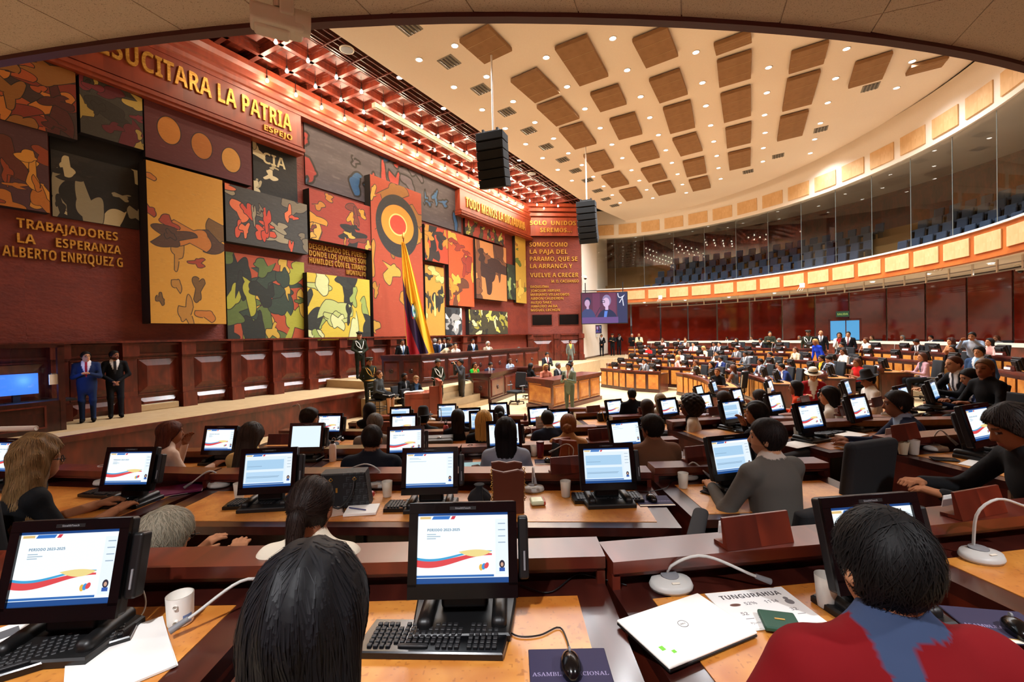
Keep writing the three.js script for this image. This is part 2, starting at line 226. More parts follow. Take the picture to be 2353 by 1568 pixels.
// ---------- white return wall, doorway, lower back wall ----------
{ const R0 = [4.72, 30.2], R1 = [7.75, 36.5];
  struct('wall_return', [slab([R0, R1, [R1[0] - 0.3, R1[1] + 0.1], [R0[0] - 0.1, R0[1] + 0.3]], 0, 11.2)], M.plaster);
  struct('baseboard_return', [slab([[R0[0] + 0.02, R0[1] - 0.02], [R1[0] + 0.02, R1[1] - 0.02], [R1[0], R1[1]], [R0[0], R0[1]]], 0.73, 0.84)], M.darkwood);
  const dr = structGroup('door_1'); dr.position.set(7.85, 0.73, -36.5);
  obj('door_frame', [box(0.1, 2.5, 0.2, 0, 1.25, 0), box(0.1, 2.5, 0.2, 1.4, 1.25, 0), box(1.5, 0.5, 0.2, 0.7, 2.55, 0)], M.darkwood, dr);
  obj('door_leaf', [rbox(0.05, 2.25, 0.9, 0.01, 1.28, 1.13, -0.55)], flat(0xb8ccd8, 0.4), dr); obj('push_bar', [box(0.05, 0.05, 0.7, 1.22, 1.05, -0.55)], M.chrome, dr);
  struct('floor_corridor', [slab([[4.9, 30.2], [8.6, 30.5], [12, 34], [12, 40], [7, 40]], 0.0, 0.725)], M.carpet);
  struct('wall_corridor', [box(5, 3.2, 0.1, 9, 2.2, -38.6)], M.plaster);
  const cl = thing('added_corridor_lamp', 'added unseen lamp lighting the corridor beyond the bright doorway', 'ceiling light', 8.6, 3.1, 37.4); obj('lamp_lens', [cyl(0.14, 0.14, 0.03, 14, 0, 0, 0)], M.glow, cl); obj('lamp_rim', [place(new THREE.TorusGeometry(0.15, 0.02, 5, 16), 0, 0, 0, PI / 2)], M.white, cl); lampAt(cl, 'point', COOL, 14, 0, -0.12, 0);  // unseen lamp added to give the corridor its blue light
  const cs = thing('exit_sign', 'small green exit sign hanging in the bright doorway', 'sign', 8.5, 2.55, 37.4); obj('sign_face', [box(0.42, 0.16, 0.04, 0, 0, 0)], std(0x1e9a50, 0.5, { emissive: new THREE.Color(0.02, 0.4, 0.12) }), cs);
}
{ // lacquered panels behind the last row and round to the back of the camera
  const wb = structGroup('wall_back'); const off = t => lerp(4.0, 2.8, smooth(0.86, 0.98, t)), n = 40;
  for (let k = 0; k < n; k++) {
    const t0 = lerp(0, 0.985, k / n), t1 = lerp(0, 0.985, (k + 1) / n) - 0.0012, A = balAt(t0, off(t0)), B = balAt(t1, off(t1)), L = A.distanceTo(B), a = Math.atan2(-(B.z - A.z), B.x - A.x);
    obj('wall_panel', [box(L, SOF + 0.1, 0.06, L / 2, (SOF + 0.1) / 2, 0)], M.lacquer, wb).applyMatrix4(new THREE.Matrix4().makeRotationY(a).setPosition(A.x, 0, A.z));
  }
  obj('panel_backing', [balBand(0, 1, 4.15, 4.4, 0, SOF + 0.1)], M.plaster, wb);
  // white-topped low partition behind the last row
  struct('trim_partition', [balBand(0.60, 0.945, 1.95, 2.12, 0, 1.62)], M.mahogany); struct('trim_partition_cap', [balBand(0.60, 0.945, 1.9, 2.2, 1.62, 1.76)], M.offwhite);
  struct('floor_gallery', [balBand(0.55, 0.96, 2.12, 4.0, 0, 0.72)], M.carpet);
}

// ---------- balcony: soffit, fascia, glass, tiers, upper white band ----------
struct('ceiling_soffit', [balBand(0.05, 1, 0.02, 4.3, SOF + 0.02, SOF + 0.3, 90)], M.plaster);
{ const ts = structGroup('ceiling_tiles'), c = Math.cos(deg(-21)), s = Math.sin(deg(-21)), W = 0.66, L = 1.32; // lay-in tiles above the camera
  for (let i = -12; i < 12; i++) for (let j = -4; j < 6; j++) {
    let q = [[0, 0], [W, 0], [W, L], [0, L]].map(([a, b]) => { const u = i * W + a + Math.sign(a - 0.1) * -0.004, v = j * L + b + Math.sign(b - 0.1) * -0.004; return [u * c - v * s, u * s + v * c]; });   // [x, d]
    const m = [(q[0][0] + q[2][0]) / 2, (q[0][1] + q[2][1]) / 2]; if (Math.abs(m[0]) > 7.4 || m[1] < -0.9 || m[1] > 6) continue;
    let best = 1e9, bi = 0; BL.forEach((p, k) => { const e = (p.x - m[0]) ** 2 + (-p.z - m[1]) ** 2; if (e < best) { best = e; bi = k; } });
    const t = bi / 150, n0 = balNormal(t), f0 = balAt(t, 0.03), side = p => (p[0] - f0.x) * n0.x + (-p[1] - f0.z) * n0.z; // > 0: under the balcony
    const o = []; for (let k = 0; k < q.length; k++) { const A = q[k], B = q[(k + 1) % q.length], a = side(A), b = side(B); if (a >= 0) o.push(A); if (a * b < 0) { const h = a / (a - b); o.push([lerp(A[0], B[0], h), lerp(A[1], B[1], h)]); } }
    if (o.length > 2) { let ar = 0; o.forEach((A, k) => { const B = o[(k + 1) % o.length]; ar += A[0] * B[1] - B[0] * A[1]; }); if (Math.abs(ar) > 0.04) obj('ceiling_tile', [slab(o, SOF - 0.012, SOF + 0.01)], M.tile, ts, 1.6); }
  } }
struct('trim_balcony_edge', [balBand(0.05, 0.5, -0.03, 0.04, SOF - 0.045, SOF + 0.12, 70)], M.maroon);
const fas = structGroup('wall_balcony'), T0 = 0.5;
obj('fascia_board', [balBand(T0, 1, -0.12, 0.1, SOF - 0.02, FTOP, 80)], M.orangewood, fas);
obj('fascia_lip', [balBand(T0, 1, -0.2, -0.1, SOF - 0.03, SOF + 0.07, 80)], M.orangewood, fas);
obj('white_sill', [balBand(T0, 1, -0.2, 0.25, FTOP, FTOP + 0.07, 80)], M.white, fas);
obj('front_wall', [balBand(0, T0 - 0.005, -0.04, 0.3, SOF, 11.4, 60)], M.plaster, fas);
obj('upper_band', [balBand(T0, 1, -0.05, 0.35, GTOP, 11.4, 80)], M.plaster, fas);
const onBand = (name, t, w, h, y, off, m, th = 0.05) => { const p = balAt(t, off), n = balNormal(t); const g = obj(name, [rbox(w, h, th, 0.012, 0, 0, 0)], m, fas); g.position.set(p.x, y, p.z); g.rotation.y = Math.atan2(-n.x, -n.z); return g; };
const LB = balc.getLength();
for (let t = 0.535; t < 0.99; t += 1.5 / LB) { onBand('fascia_panel', t, 1.24, 0.62, (SOF + FTOP) / 2 + 0.02, -0.15, M.maple); }
for (let t = 0.535; t < 0.995; t += 1.62 / LB) onBand('band_panel', t, 1.26, 0.74, 9.98, -0.075, M.maple, 0.06);
for (let t = T0; t < 0.985; t += 2.05 / LB) { // glass front, one sheet after another
  const A = balAt(t, 0.06), B = balAt(Math.min(1, t + 2.04 / LB), 0.06), L = A.distanceTo(B) - 0.012, a = Math.atan2(-(B.z - A.z), B.x - A.x) + (rnd() - 0.5) * 0.012;
  const g = obj('glass_pane', [new THREE.PlaneGeometry(L, GTOP - FTOP - 0.05)], M.pane, fas, 0); g.position.set((A.x + B.x) / 2, (GTOP + FTOP) / 2 + 0.03, (A.z + B.z) / 2); g.rotation.y = a;
  obj('pane_joint', [box(0.014, GTOP - FTOP - 0.06, 0.02, A.x, (GTOP + FTOP) / 2, A.z)], flat(0x6d7674, 0.4), fas);
}
for (let k = 0; k < 6; k++) struct('floor_balcony_tier', [balBand(T0, 0.985, 0.6 + 0.9 * k - (k ? 0 : 0.35), 0.6 + 0.9 * (k + 1) + (k === 5 ? 2 : 0), SOF + 0.28, 5.0 + 0.58 * k, 70)], std(0x8a6a3c, 0.9));
struct('wall_balcony_back', [balBand(T0 - 0.02, 1, 6.6, 6.9, SOF, 11.4, 50), balBand(T0 - 0.02, T0 - 0.01, 0.3, 6.8, SOF, 11.4, 2)], M.mahogany);
struct('ceiling_balcony', [balBand(T0 - 0.02, 1, 0.36, 6.8, GTOP + 0.9, GTOP + 1.1, 50)], M.plaster);

// ---------- ceilings ----------
{ const P = (s, o) => { const p = mWorld(s, o); return [p.x, -p.z]; }, edge = BL.filter((p, i) => i < 149 && mDist(p.x, p.z) > 4.6).map((p, i) => { return [p.x, -p.z]; });
  const inn = [P(15.6, 3.9), P(-13.2, 3.9)], sh = [...inn, ...edge.map(e => e)];
  const g = slab(sh, 0, 0.2); const pa = g.attributes.position; for (let i = 0; i < pa.count; i++) pa.setY(i, pa.getY(i) + ceilY(pa.getX(i), pa.getZ(i))); g.computeVertexNormals();
  struct('ceiling', [g], M.ceilingwhite);
  const back = atMural(structGroup('ceiling_slot'));
  obj('slot_void', [box(32, 0.1, 1.7, 0, 12.6, 3.4)], M.plaster, back); obj('slot_side', [box(32, 1.9, 0.06, 0, 11.65, 2.93)], M.mahogany, back);
  for (let k = 0; k < 5; k++) obj('grille_bar', [box(24, 0.03, 0.03, 3.4, 10.62, 3.05 + 0.2 * k)], M.mahogany, back);
  for (let s = -7.6; s < 15.4; s += 0.97) obj('grille_bar', [box(0.03, 0.03, 1.0, s, 10.6, 3.45)], M.mahogany, back);
  const cof = atMural(structGroup('ceiling_coffers')), q = 0.955;
  obj('coffer_backing', [box(26, 0.1, 3.0, 2.6, 10.98, 1.5)], M.mahogany, cof);
  for (let i = 0; i < 4; i++) obj('coffer_beam', [box(24.6, 0.22, 0.13, 3.0, 10.81, 0.07 + 0.965 * i), box(24.6, 0.05, 0.2, 3.0, 10.9, 0.07 + 0.965 * i)], M.mahogany, cof);
  for (let k = 0; k < 26; k++) obj('coffer_beam', [box(0.13, 0.22, 2.9, -9.085 + 0.97 * k, 10.81, 1.52), box(0.2, 0.05, 2.9, -9.085 + 0.97 * k, 10.9, 1.52)], M.mahogany, cof);
  const cp = join([frustum(0.66, 0.66, 0.07, 0.15, 0, 0, 0)]);
  for (let k = 0; k < 25; k++) for (let i = 0; i < 3; i++) { const m = obj('coffer_panel', cp, M.mahogany, cof); m.rotation.x = PI / 2; m.position.set(-8.6 + 0.97 * k, 10.92, 0.555 + 0.965 * i); }
  struct('ceiling_cover', [slab([[-26, -4], [26, -4], [26, 44], [-26, 44]], 12.9, 13.1)], M.plaster);
}

// ---------- lamps ----------
{ // recessed lamps in the white ceiling (places measured on the photograph)
  const pts = [[1045, 105], [963, 137], [1255, 132], [1118, 176], [1043, 200], [1408, 88], [1303, 199], [1441, 161], [1599, 120], [1766, 155], [1945, 112], [2096, 141], [1920, 180], [1614, 190], [1472, 222], [1762, 213], [1108, 252], [1179, 233], [1344, 250], [1493, 270], [1622, 243], [1902, 236], [2060, 202], [1161, 295], [1229, 281], [1379, 294], [1633, 288], [1757, 264], [1513, 310], [1885, 283], [1208, 331], [1272, 318], [1406, 332], [1430, 363], [1530, 345], [1640, 325], [1872, 320], [1758, 305], [1247, 363], [1306, 352], [1282, 390], [1337, 379], [1451, 391], [1544, 374], [1647, 358], [1754, 340], [1862, 352], [1314, 415], [1363, 406], [1469, 415], [1557, 400], [1651, 386], [1753, 371], [1387, 428], [1407, 448], [1425, 466], [1486, 436], [1568, 424], [1656, 411], [1500, 455], [1577, 443]];
  pts.forEach(([px, py], i) => {
    const p = onCeil(px, py), o = thing('recessed_downlight', 'round recessed downlight glowing in the white ceiling', 'ceiling light', p.x, p.y, -p.z, 0, 'downlights in the white ceiling');
    obj('trim_ring', [place(new THREE.TorusGeometry(0.105, 0.018, 5, 16), 0, 0, 0, PI / 2)], M.white, o); obj('lamp_lens', [place(new THREE.CircleGeometry(0.095, 14), 0, -0.008, 0, PI / 2)], M.glow, o);
    lampAt(o, 'spot', WARM, LAMP.down, 0, -0.05, 0, 1.25);
  });
}
{ // bare bulbs under the coffers
  const cord = cyl(0.008, 0.008, 0.36, 5, 0, 0.26, 0), sock = lathe([[0, 0.02], [0.03, 0.02], [0.03, 0.09], [0.018, 0.11], [0, 0.11]], 10), bulb = lathe([[0, -0.1], [0.034, -0.09], [0.052, -0.05], [0.03, 0.005], [0.024, 0.025], [0, 0.025]], 10);
  for (let k = 0; k < 20; k++) for (let i = 0; i < 3; i++) {
    if (k < 1 && i < 2 || (k === 12 && i === 2)) continue;
    const w = mWorld(-3.75 + 0.97 * k, [0.555, 1.52, 2.485][i]); if (k > 18 && i < 1) continue;
    const o = thing('pendant_bulb', 'bare glowing bulb hanging on a short cord under the coffered ceiling', 'light bulb', w.x, 10.4, -w.z, 0, 'bare bulbs under the coffered ceiling');
    obj('cord', cord, M.black, o); obj('socket', sock, M.black, o); obj('bulb', bulb, M.bulbglow, o); lampAt(o, 'point', AMBER, LAMP.bulb, 0, -0.04, 0);
  }
}
{ // lamps under the balcony, with unseen ones added behind the camera
  const sp = []; for (let t = 0.53; t < 0.97; t += 2.7 / LB) { sp.push(balAt(t, 1.1)); }
  sp.forEach(p => { const o = thing('soffit_downlight', 'round recessed downlight in the underside of the balcony', 'ceiling light', p.x, SOF - 0.005, -p.z, 0, 'downlights under the balcony'); obj('trim_ring', [place(new THREE.TorusGeometry(0.1, 0.016, 5, 16), 0, 0, 0, PI / 2)], M.white, o); obj('lamp_lens', [place(new THREE.CircleGeometry(0.09, 14), 0, -0.008, 0, PI / 2)], M.glow, o); lampAt(o, 'spot', WARM, LAMP.soffit, 0, -0.04, 0, 1.15); });
  for (let k = -2; k < 3; k++) { const p = balAt(0.245 + 0.05 * k, 3.6), o = thing('soffit_downlight', 'added unseen downlight in the tiled ceiling behind the last row', 'ceiling light', p.x, SOF - 0.03, -p.z, 0, 'added downlights in the tiled ceiling'); obj('lamp_lens', [place(new THREE.CircleGeometry(0.09, 14), 0, -0.008, 0, PI / 2)], M.glow, o); lampAt(o, 'spot', WARM, LAMP.near, 0, -0.04, 0, 1.1); }  // unseen lamps put in behind the camera, strengthened to brighten the foreground
}
// ---------- acoustic boards and vents on the white ceiling ----------
const ceilThing = (name, label, cat, p, ang, group) => { const o = thing(name, label, cat, p.x, p.y, -p.z, 0, group); o.quaternion.setFromUnitVectors(new V3(0, 1, 0), CN).multiply(new THREE.Quaternion().setFromAxisAngle(new V3(0, 1, 0), ang)); return o; };
[[1080, 62, 1150, 128], [1305, 80, 1368, 185], [1196, 160, 1262, 222], [1488, 62, 1523, 140], [1256, 225, 1308, 278], [1385, 195, 1411, 245], [1307, 281, 1348, 334], [1427, 258, 1450, 312], [1362, 345, 1390, 388], [1471, 325, 1493, 365], [1400, 394, 1427, 425], [1493, 378, 1513, 412], [1440, 430, 1459, 456], [1518, 416, 1534, 443], [1523, 160, 1549, 224], [1553, 230, 1569, 298], [1570, 305, 1590, 350], [1592, 360, 1601, 400], [1603, 405, 1613, 433], [1680, 75, 1686, 108], [1686, 116, 1688, 188], [1689, 196, 1694, 272], [1696, 280, 1697, 332], [1698, 340, 1700, 384], [1862, 95, 1850, 155], [1848, 160, 1829, 246], [1826, 252, 1813, 316], [2010, 120, 1985, 190], [2140, 130, 2118, 160]].forEach(([a, b, c, d]) => {
  const A = onCeil(a, b), B = onCeil(c, d), L = A.distanceTo(B) * 0.9, m = A.clone().add(B).multiplyScalar(0.5);
  const o = ceilThing('acoustic_board', 'brown fabric acoustic board fixed flat under the white ceiling', 'ceiling panel', m, Math.atan2(-(B.z - A.z), B.x - A.x), 'acoustic boards on the white ceiling');
  obj('board', [rbox(L - 0.14, 0.12, 0.98, 0.02, 0, -0.09, 0)], M.fabricpanel, o); obj('fixing_strip', [box(0.012, 0.01, 0.98, L * 0.18, -0.152, 0), box(0.012, 0.01, 0.98, -L * 0.2, -0.152, 0)], flat(0xb99a72, 0.7), o);
});
[[940, 62], [1032, 142], [1105, 205], [1165, 257], [1215, 300], [1255, 337], [1293, 367], [1322, 392], [1350, 414], [1373, 438], [1392, 457], [1412, 472], [2000, 200], [1886, 297], [1788, 358], [1719, 394]].forEach(([px, py]) => {
  const p = onCeil(px, py), o = ceilThing('air_vent', 'square grey air vent in the white ceiling', 'vent', p, MUR.th, 'air vents in the white ceiling');
  obj('vent_frame', [box(0.52, 0.02, 0.52, 0, -0.01, 0)], flat(0x8a867c, 0.6), o); obj('vent_slats', [0, 1, 2, 3].map(k => box(0.46, 0.02, 0.07, 0, -0.025, -0.17 + 0.113 * k, 0.5)), flat(0x55534e, 0.5), o);
});
// line-array loudspeakers
function lineArray(px, py, d, ceilPx, ceilPy, n, tilt, label) {
  const p = atD(px, py, d), c = onCeil(ceilPx, ceilPy), o = thing('line_array_loudspeaker', label, 'loudspeaker', p.x, p.y, d, -0.35);
  obj('hanging_pole', [cyl(0.03, 0.03, ceilY(p.x, -d) - p.y, 8, 0, (ceilY(p.x, -d) - p.y) / 2, -0.1)], M.white, o);
  obj('fly_bar', [box(0.5, 0.06, 0.08, 0, 0.02, 0), box(0.06, 0.16, 0.3, -0.22, -0.02, 0), box(0.06, 0.16, 0.3, 0.22, -0.02, 0)], M.black, o);
  let y = -0.05, z = 0, a = 0;
  for (let k = 0; k < n; k++) {
    a += tilt * (k ? 1 : 0.3); const h = 0.25, cy = y - Math.cos(a) * h / 2, cz = z - Math.sin(a) * h / 2;
    const cab = obj('cabinet', [rbox(0.82, 0.24, 0.48, 0.02, 0, 0, 0)], flat(0x0e0f10, 0.9), o); cab.position.set(0, cy, cz); cab.rotation.x = a;
    obj('grille', [box(0.78, 0.2, 0.02, 0, 0, 0.245)], flat(0x0c0d0e, 0.95), cab); obj('cabinet_handle', [box(0.02, 0.12, 0.16, -0.415, 0, 0)], flat(0x2a2a2c, 0.5), cab);
    y -= Math.cos(a) * h; z -= Math.sin(a) * h;
  }
  return o;
}
lineArray(1130, 305, 13.2, 1127, 122, 6, 0.05, 'black line-array loudspeaker hung on a white pole above the lectern');
lineArray(1347, 462, 20, 1343, 345, 7, 0.11, 'curved black line-array loudspeaker hung near the end wall');
{ const A = atMural(thing('projection_screen_case', 'long cream projection screen case under the coffered ceiling', 'screen case')); obj('case', [box(5.9, 0.16, 0.16, 3.1, 10.5, 1.98)], flat(0x9a8e7a, 0.7), A); obj('case_slot', [box(5.7, 0.03, 0.04, 3.1, 10.41, 1.98)], flat(0x80786a, 0.6), A); }
for (const [px, py] of [[797, 113], [1222, 399]]) { const p = onY(px, py, 10.6), o = thing('ceiling_speaker', 'round perforated speaker set in the dark ceiling grille', 'loudspeaker', p.x, 10.585, p.d, 0, 'round speakers in the dark ceiling grille'); obj('rim', [cyl(0.2, 0.2, 0.03, 20, 0, 0, 0)], M.offwhite, o); obj('mesh', [cyl(0.17, 0.17, 0.02, 18, 0, -0.012, 0)], M.grey, o); }
for (const [px, py, y] of [[918, 176, 10.62], [1019, 247, 10.62], [1193, 367, 10.62]]) { const p = onY(px, py, y), o = thing('recessed_downlight', 'cool white downlight in the dark ceiling grille', 'ceiling light', p.x, y - 0.03, p.d, 0, 'downlights in the dark grille'); obj('lamp_lens', [place(new THREE.CircleGeometry(0.09, 14), 0, -0.01, 0, PI / 2)], M.glow, o); lampAt(o, 'spot', WARM, LAMP.down, 0, -0.05, 0, 1.2); }
{ // projector over the camera
  const p = onY(637, 40, SOF - 0.2), o = thing('projector', 'cream ceiling projector hanging from the tiled ceiling', 'projector', p.x, SOF - 0.2, p.d, 0.5);
  obj('mount', [cyl(0.025, 0.025, 0.2, 8, 0, 0.12, 0.06), rbox(0.08, 0.12, 0.05, 0.01, 0.05, 0.03, 0.1)], M.offwhite, o);
  obj('body', [rbox(0.3, 0.1, 0.2, 0.02, 0, -0.03, 0, 0.15, 0, 0), rbox(0.2, 0.06, 0.12, 0.02, -0.03, -0.07, -0.02)], M.offwhite, o); obj('end_cap', [cyl(0.07, 0.07, 0.09, 12, 0.14, -0.02, 0.04, 0, 0, PI / 2)], M.offwhite, o);
  obj('cable', [tube([[0.05, 0.2, 0.1], [-0.06, 0.1, 0.12], [-0.12, 0.13, 0.05], [-0.05, 0.2, 0]], 0.009)], M.black, o);
}
// ---------- painted panels on the wall: plain abstract stand-ins in the colours of each panel ----------
function blobs(x, w, h, pal, n, sd, size = 0.25) {
  let s = sd; const R = () => { s = (s * 16807) % 2147483647; return s / 2147483647; };
  for (let k = 0; k < n; k++) {
    x.fillStyle = pal[k % pal.length]; x.strokeStyle = '#1a1410'; x.lineWidth = w * 0.008; x.beginPath();
    const cx = R() * w, cy = R() * h, m = 5 + Math.floor(R() * 4), a0 = R() * 6, rr = size * (0.5 + R()) * Math.min(w, h), st = 0.5 + R();
    for (let i = 0; i <= m; i++) { const a = a0 + i / m * 2 * PI, r = rr * (0.65 + 0.35 * Math.sin(i * 2.3 + sd)), px = cx + Math.cos(a) * r * st, py = cy + Math.sin(a) * r / st; i ? x.quadraticCurveTo(cx + Math.cos(a - PI / m) * r * 1.25 * st, cy + Math.sin(a - PI / m) * r * 1.25 / st, px, py) : x.moveTo(px, py); }
    x.fill(); x.stroke();
  }
}
const grain = (x, w, h) => { for (let k = 0; k < 900; k++) { x.fillStyle = `rgba(${k % 2 ? '0,0,0' : '255,240,210'},0.035)`; x.fillRect(hash(k, 3) * w, hash(k, 9) * h, 2 + hash(k, 5) * w * 0.05, 1 + hash(k, 6) * 3); } };
[ // px of top left and bottom right corner, distance off the wall, ground, palette, count, size, words for the label
  [-90, 70, 178, 322, 0.28, '#3a2826', ['#7a2c1c', '#a04a20', '#b9712a', '#4a1c1a', '#8a5a24'], 16, 0.3, 'rust, ochre and plum shapes at the top beside the white face strokes'],
  [-90, 250, 115, 490, 0.24, '#4a2a30', ['#b06a22', '#8a3c1c', '#c98c34', '#5c2a1c'], 14, 0.28, 'orange rounded shapes on plum ground above the gold lettering'],
  [116, 342, 320, 528, 0.06, '#141310', ['#b9ad84', '#14120e', '#8c8468', '#201d18'], 9, 0.3, 'black ground and cream outlines in a dark recess'],
  [181, 168, 330, 345, 0.26, '#37352f', ['#a08a44', '#5a1a26', '#b7a050', '#2a2824', '#6e2230'], 9, 0.26, 'charcoal ground, cream and wine patches under the long frieze'],
  [330, 224, 579, 428, 0.22, '#561f24', ['#b9782a', '#a8661e', '#c08a3a'], 0, 0.3, 'maroon ground with three plain ochre ovals'],
  [335, 367, 520, 745, 0.45, '#c08a2a', ['#93371c', '#6a4a1c', '#a8762a', '#4a2e18', '#b06a22'], 9, 0.24, 'tall yellow ochre board with rust and brown shapes'],
  [580, 322, 684, 470, 0.05, '#12120f', ['#c8bd98', '#14130f', '#a89e7c'], 5, 0.22, 'black ground with pale lettering in a recess'],
  [516, 420, 708, 585, 0.3, '#3a3935', ['#8f8468', '#c0482a', '#6e6450', '#b83c24', '#d0683c'], 13, 0.22, 'dark grey ground with stone grey and coral lumps'],
  [518, 578, 703, 782, 0.08, '#a34522', ['#20241c', '#9c9a2c', '#2c3a2c', '#c09a34', '#54642c'], 15, 0.24, 'terracotta ground with black and olive shapes'],
  [698, 272, 1060, 535, 0.04, '#4a4348', ['#8f2c24', '#234f7c', '#a03428', '#5a5058', '#2c5a86'], 13, 0.2, 'smoky grey ground with red and blue sweeps under the cornice'],
  [710, 432, 853, 576, 0.32, '#8c2e1a', ['#b9801e', '#1c1712', '#a86a18', '#6a2a18', '#c4943a'], 11, 0.22, 'red ground with black and golden patches'],
  [850, 400, 975, 778, 0.36, '#9c3d1e', ['#a8741e', '#8a5a1c', '#b98e34'], 8, 0.2, 'tall rust board with dark oval and red disc behind the flag'],
  [705, 626, 852, 780, 0.3, '#bfa632', ['#24261e', '#a8b068', '#1e201a', '#8a9a4c', '#c0c488'], 12, 0.26, 'mustard ground with black and pale green shapes'],
  [975, 514, 1030, 608, 0.3, '#ad3a1a', ['#1e1814', '#b07a24', '#2c1e16'], 5, 0.3, 'small vermilion board with a dark oval'],
  [1029, 530, 1090, 706, 0.22, '#b3491a', ['#cf7a22', '#8a2c18', '#e09a34', '#5c3018'], 10, 0.24, 'orange and crimson upright board'],
  [1092, 549, 1165, 693, 0.36, '#b0713a', ['#4c2a18', '#33190f', '#6a3c1e'], 6, 0.3, 'tan board with a dark brown mass'],
  [1068, 498, 1160, 566, 0.12, '#8c2c1a', ['#8f8a34', '#3a3418', '#b0a84a', '#22201a'], 12, 0.3, 'dark olive shapes under the short frieze'],
  [1183, 541, 1210, 698, 0.2, '#b08a2e', ['#8a5a1e', '#50601e', '#c9a040'], 6, 0.3, 'narrow yellow board beside the end wall'],
  [1165, 606, 1187, 690, 0.16, '#26301e', ['#8fa05a', '#1c2218', '#50603a'], 5, 0.3, 'small dark green board'],
  [976, 608, 1023, 771, 0.1, '#b3832e', ['#211f18', '#9c9440', '#302c1e', '#c0b464'], 9, 0.26, 'ochre board with black and olive bars beside the flag'],
  [1023, 706, 1062, 770, 0.14, '#2c3032', ['#c9c4b4', '#191a1c', '#8c8a84'], 7, 0.3, 'grey and white board low behind the bench'],
  [1077, 711, 1167, 768, 0.22, '#35301a', ['#b0a84c', '#8c842e', '#d0c888', '#1e1b12'], 16, 0.26, 'olive and cream board low beside the end wall'],
].forEach(([x0, y0, x1, y1, off, bg, pal, n, size, words], i) => {
  const a = mural(x0, y0, off), b = mural(x1, y1, off), w = b.s - a.s, h = a.y - b.y, W = w > h ? 512 : Math.round(512 * w / h), H = w > h ? Math.round(512 * h / w) : 512;
  const map = canvasTex(W, H, (x) => {
    x.fillStyle = bg; x.fillRect(0, 0, W, H); blobs(x, W, H, pal, n, 91 + i * 37, size); blobs(x, W, H, pal.slice().reverse(), Math.round(n * 0.7), 17 + i * 53, size * 0.6);
    if (i === 4) for (let k = 0; k < 3; k++) { x.fillStyle = pal[k]; x.strokeStyle = '#2a1410'; x.lineWidth = 4; x.beginPath(); x.ellipse(W * (0.2 + 0.29 * k), H * (0.42 + 0.09 * k), W * 0.1, H * 0.24, 0, 0, 7); x.fill(); x.stroke(); }
    if (i === 6) { x.fillStyle = '#cfc59a'; x.font = `bold ${Math.round(W * 0.32)}px sans-serif`; x.textAlign = 'center'; x.fillText('CIA', W * 0.46, H * 0.36); }
    if (i === 11) { x.fillStyle = '#24211d'; x.beginPath(); x.ellipse(W / 2, H * 0.27, W * 0.42, H * 0.2, 0, 0, 7); x.fill(); x.fillStyle = '#d08222'; x.beginPath(); x.ellipse(W / 2, H * 0.26, W * 0.32, H * 0.125, 0, 0, 7); x.fill(); x.fillStyle = '#c23a20'; x.beginPath(); x.ellipse(W / 2, H * 0.26, W * 0.17, H * 0.066, 0, 0, 7); x.fill(); x.strokeStyle = '#dcc06a'; x.lineWidth = 5; x.stroke(); }
    grain(x, W, H);
  });
  const o = atMural(thing('mural_panel', `painted wall panel, ${words}`, 'wall panel')); 
  obj('panel_edge', [box(w, h, off, (a.s + b.s) / 2, (a.y + b.y) / 2, off / 2)], flat(0x1a120e, 0.8), o);
  obj('painted_face', [place(new THREE.PlaneGeometry(w, h), (a.s + b.s) / 2, (a.y + b.y) / 2, off + 0.004)], std(0xffffff, 0.7, { map, bumpMap: M.wallred.bumpMap, bumpScale: 0.003 }), o, 0);
});
{ const r = atMural(thing('dark_recess_surround', 'black recess lining around the black and cream wall panel', 'wall recess')); const a = mural(112, 300, 0.02), b = mural(336, 600, 0.02); obj('lining', [box(b.s - a.s, 1.9, 0.05, (a.s + b.s) / 2, 6.45, 0.025)], flat(0x0c0a09, 0.9), r); }

// ---------- desks ----------
const userYaw = (x, d) => Math.atan2(x - ROWC.x, ROWC.d - d);
function deskLine(pts, cx = ROWC.x, cd = ROWC.d) {
  return pts.map((p, i) => { const a = pts[Math.max(0, i - 1)], b = pts[Math.min(pts.length - 1, i + 1)]; let n = [b[1] - a[1], -(b[0] - a[0])], l = Math.hypot(...n); n = [n[0] / l, n[1] / l]; if (n[0] * (p[0] - cx) + n[1] * (p[1] - cd) < 0) n = [-n[0], -n[1]]; return { x: p[0], d: p[1], n }; });
}
function bandAlong(L, s0, s1, y0, y1) {
  const q = [], P = (v, s, y) => [v.x + v.n[0] * s, y, -(v.d + v.n[1] * s)];
  for (let i = 0; i < L.length - 1; i++) {
    const a = L[i], b = L[i + 1];
    q.push([P(b, s0, y0), P(a, s0, y0), P(a, s0, y1), P(b, s0, y1)], [P(a, s1, y0), P(b, s1, y0), P(b, s1, y1), P(a, s1, y1)], [P(a, s0, y1), P(a, s1, y1), P(b, s1, y1), P(b, s0, y1)], [P(a, s0, y0), P(b, s0, y0), P(b, s1, y0), P(a, s1, y0)]);
  }
  const a = L[0], b = L[L.length - 1]; q.push([P(a, s0, y0), P(a, s1, y0), P(a, s1, y1), P(a, s0, y1)], [P(b, s1, y0), P(b, s0, y0), P(b, s0, y1), P(b, s1, y1)]);
  return poly(q);
}
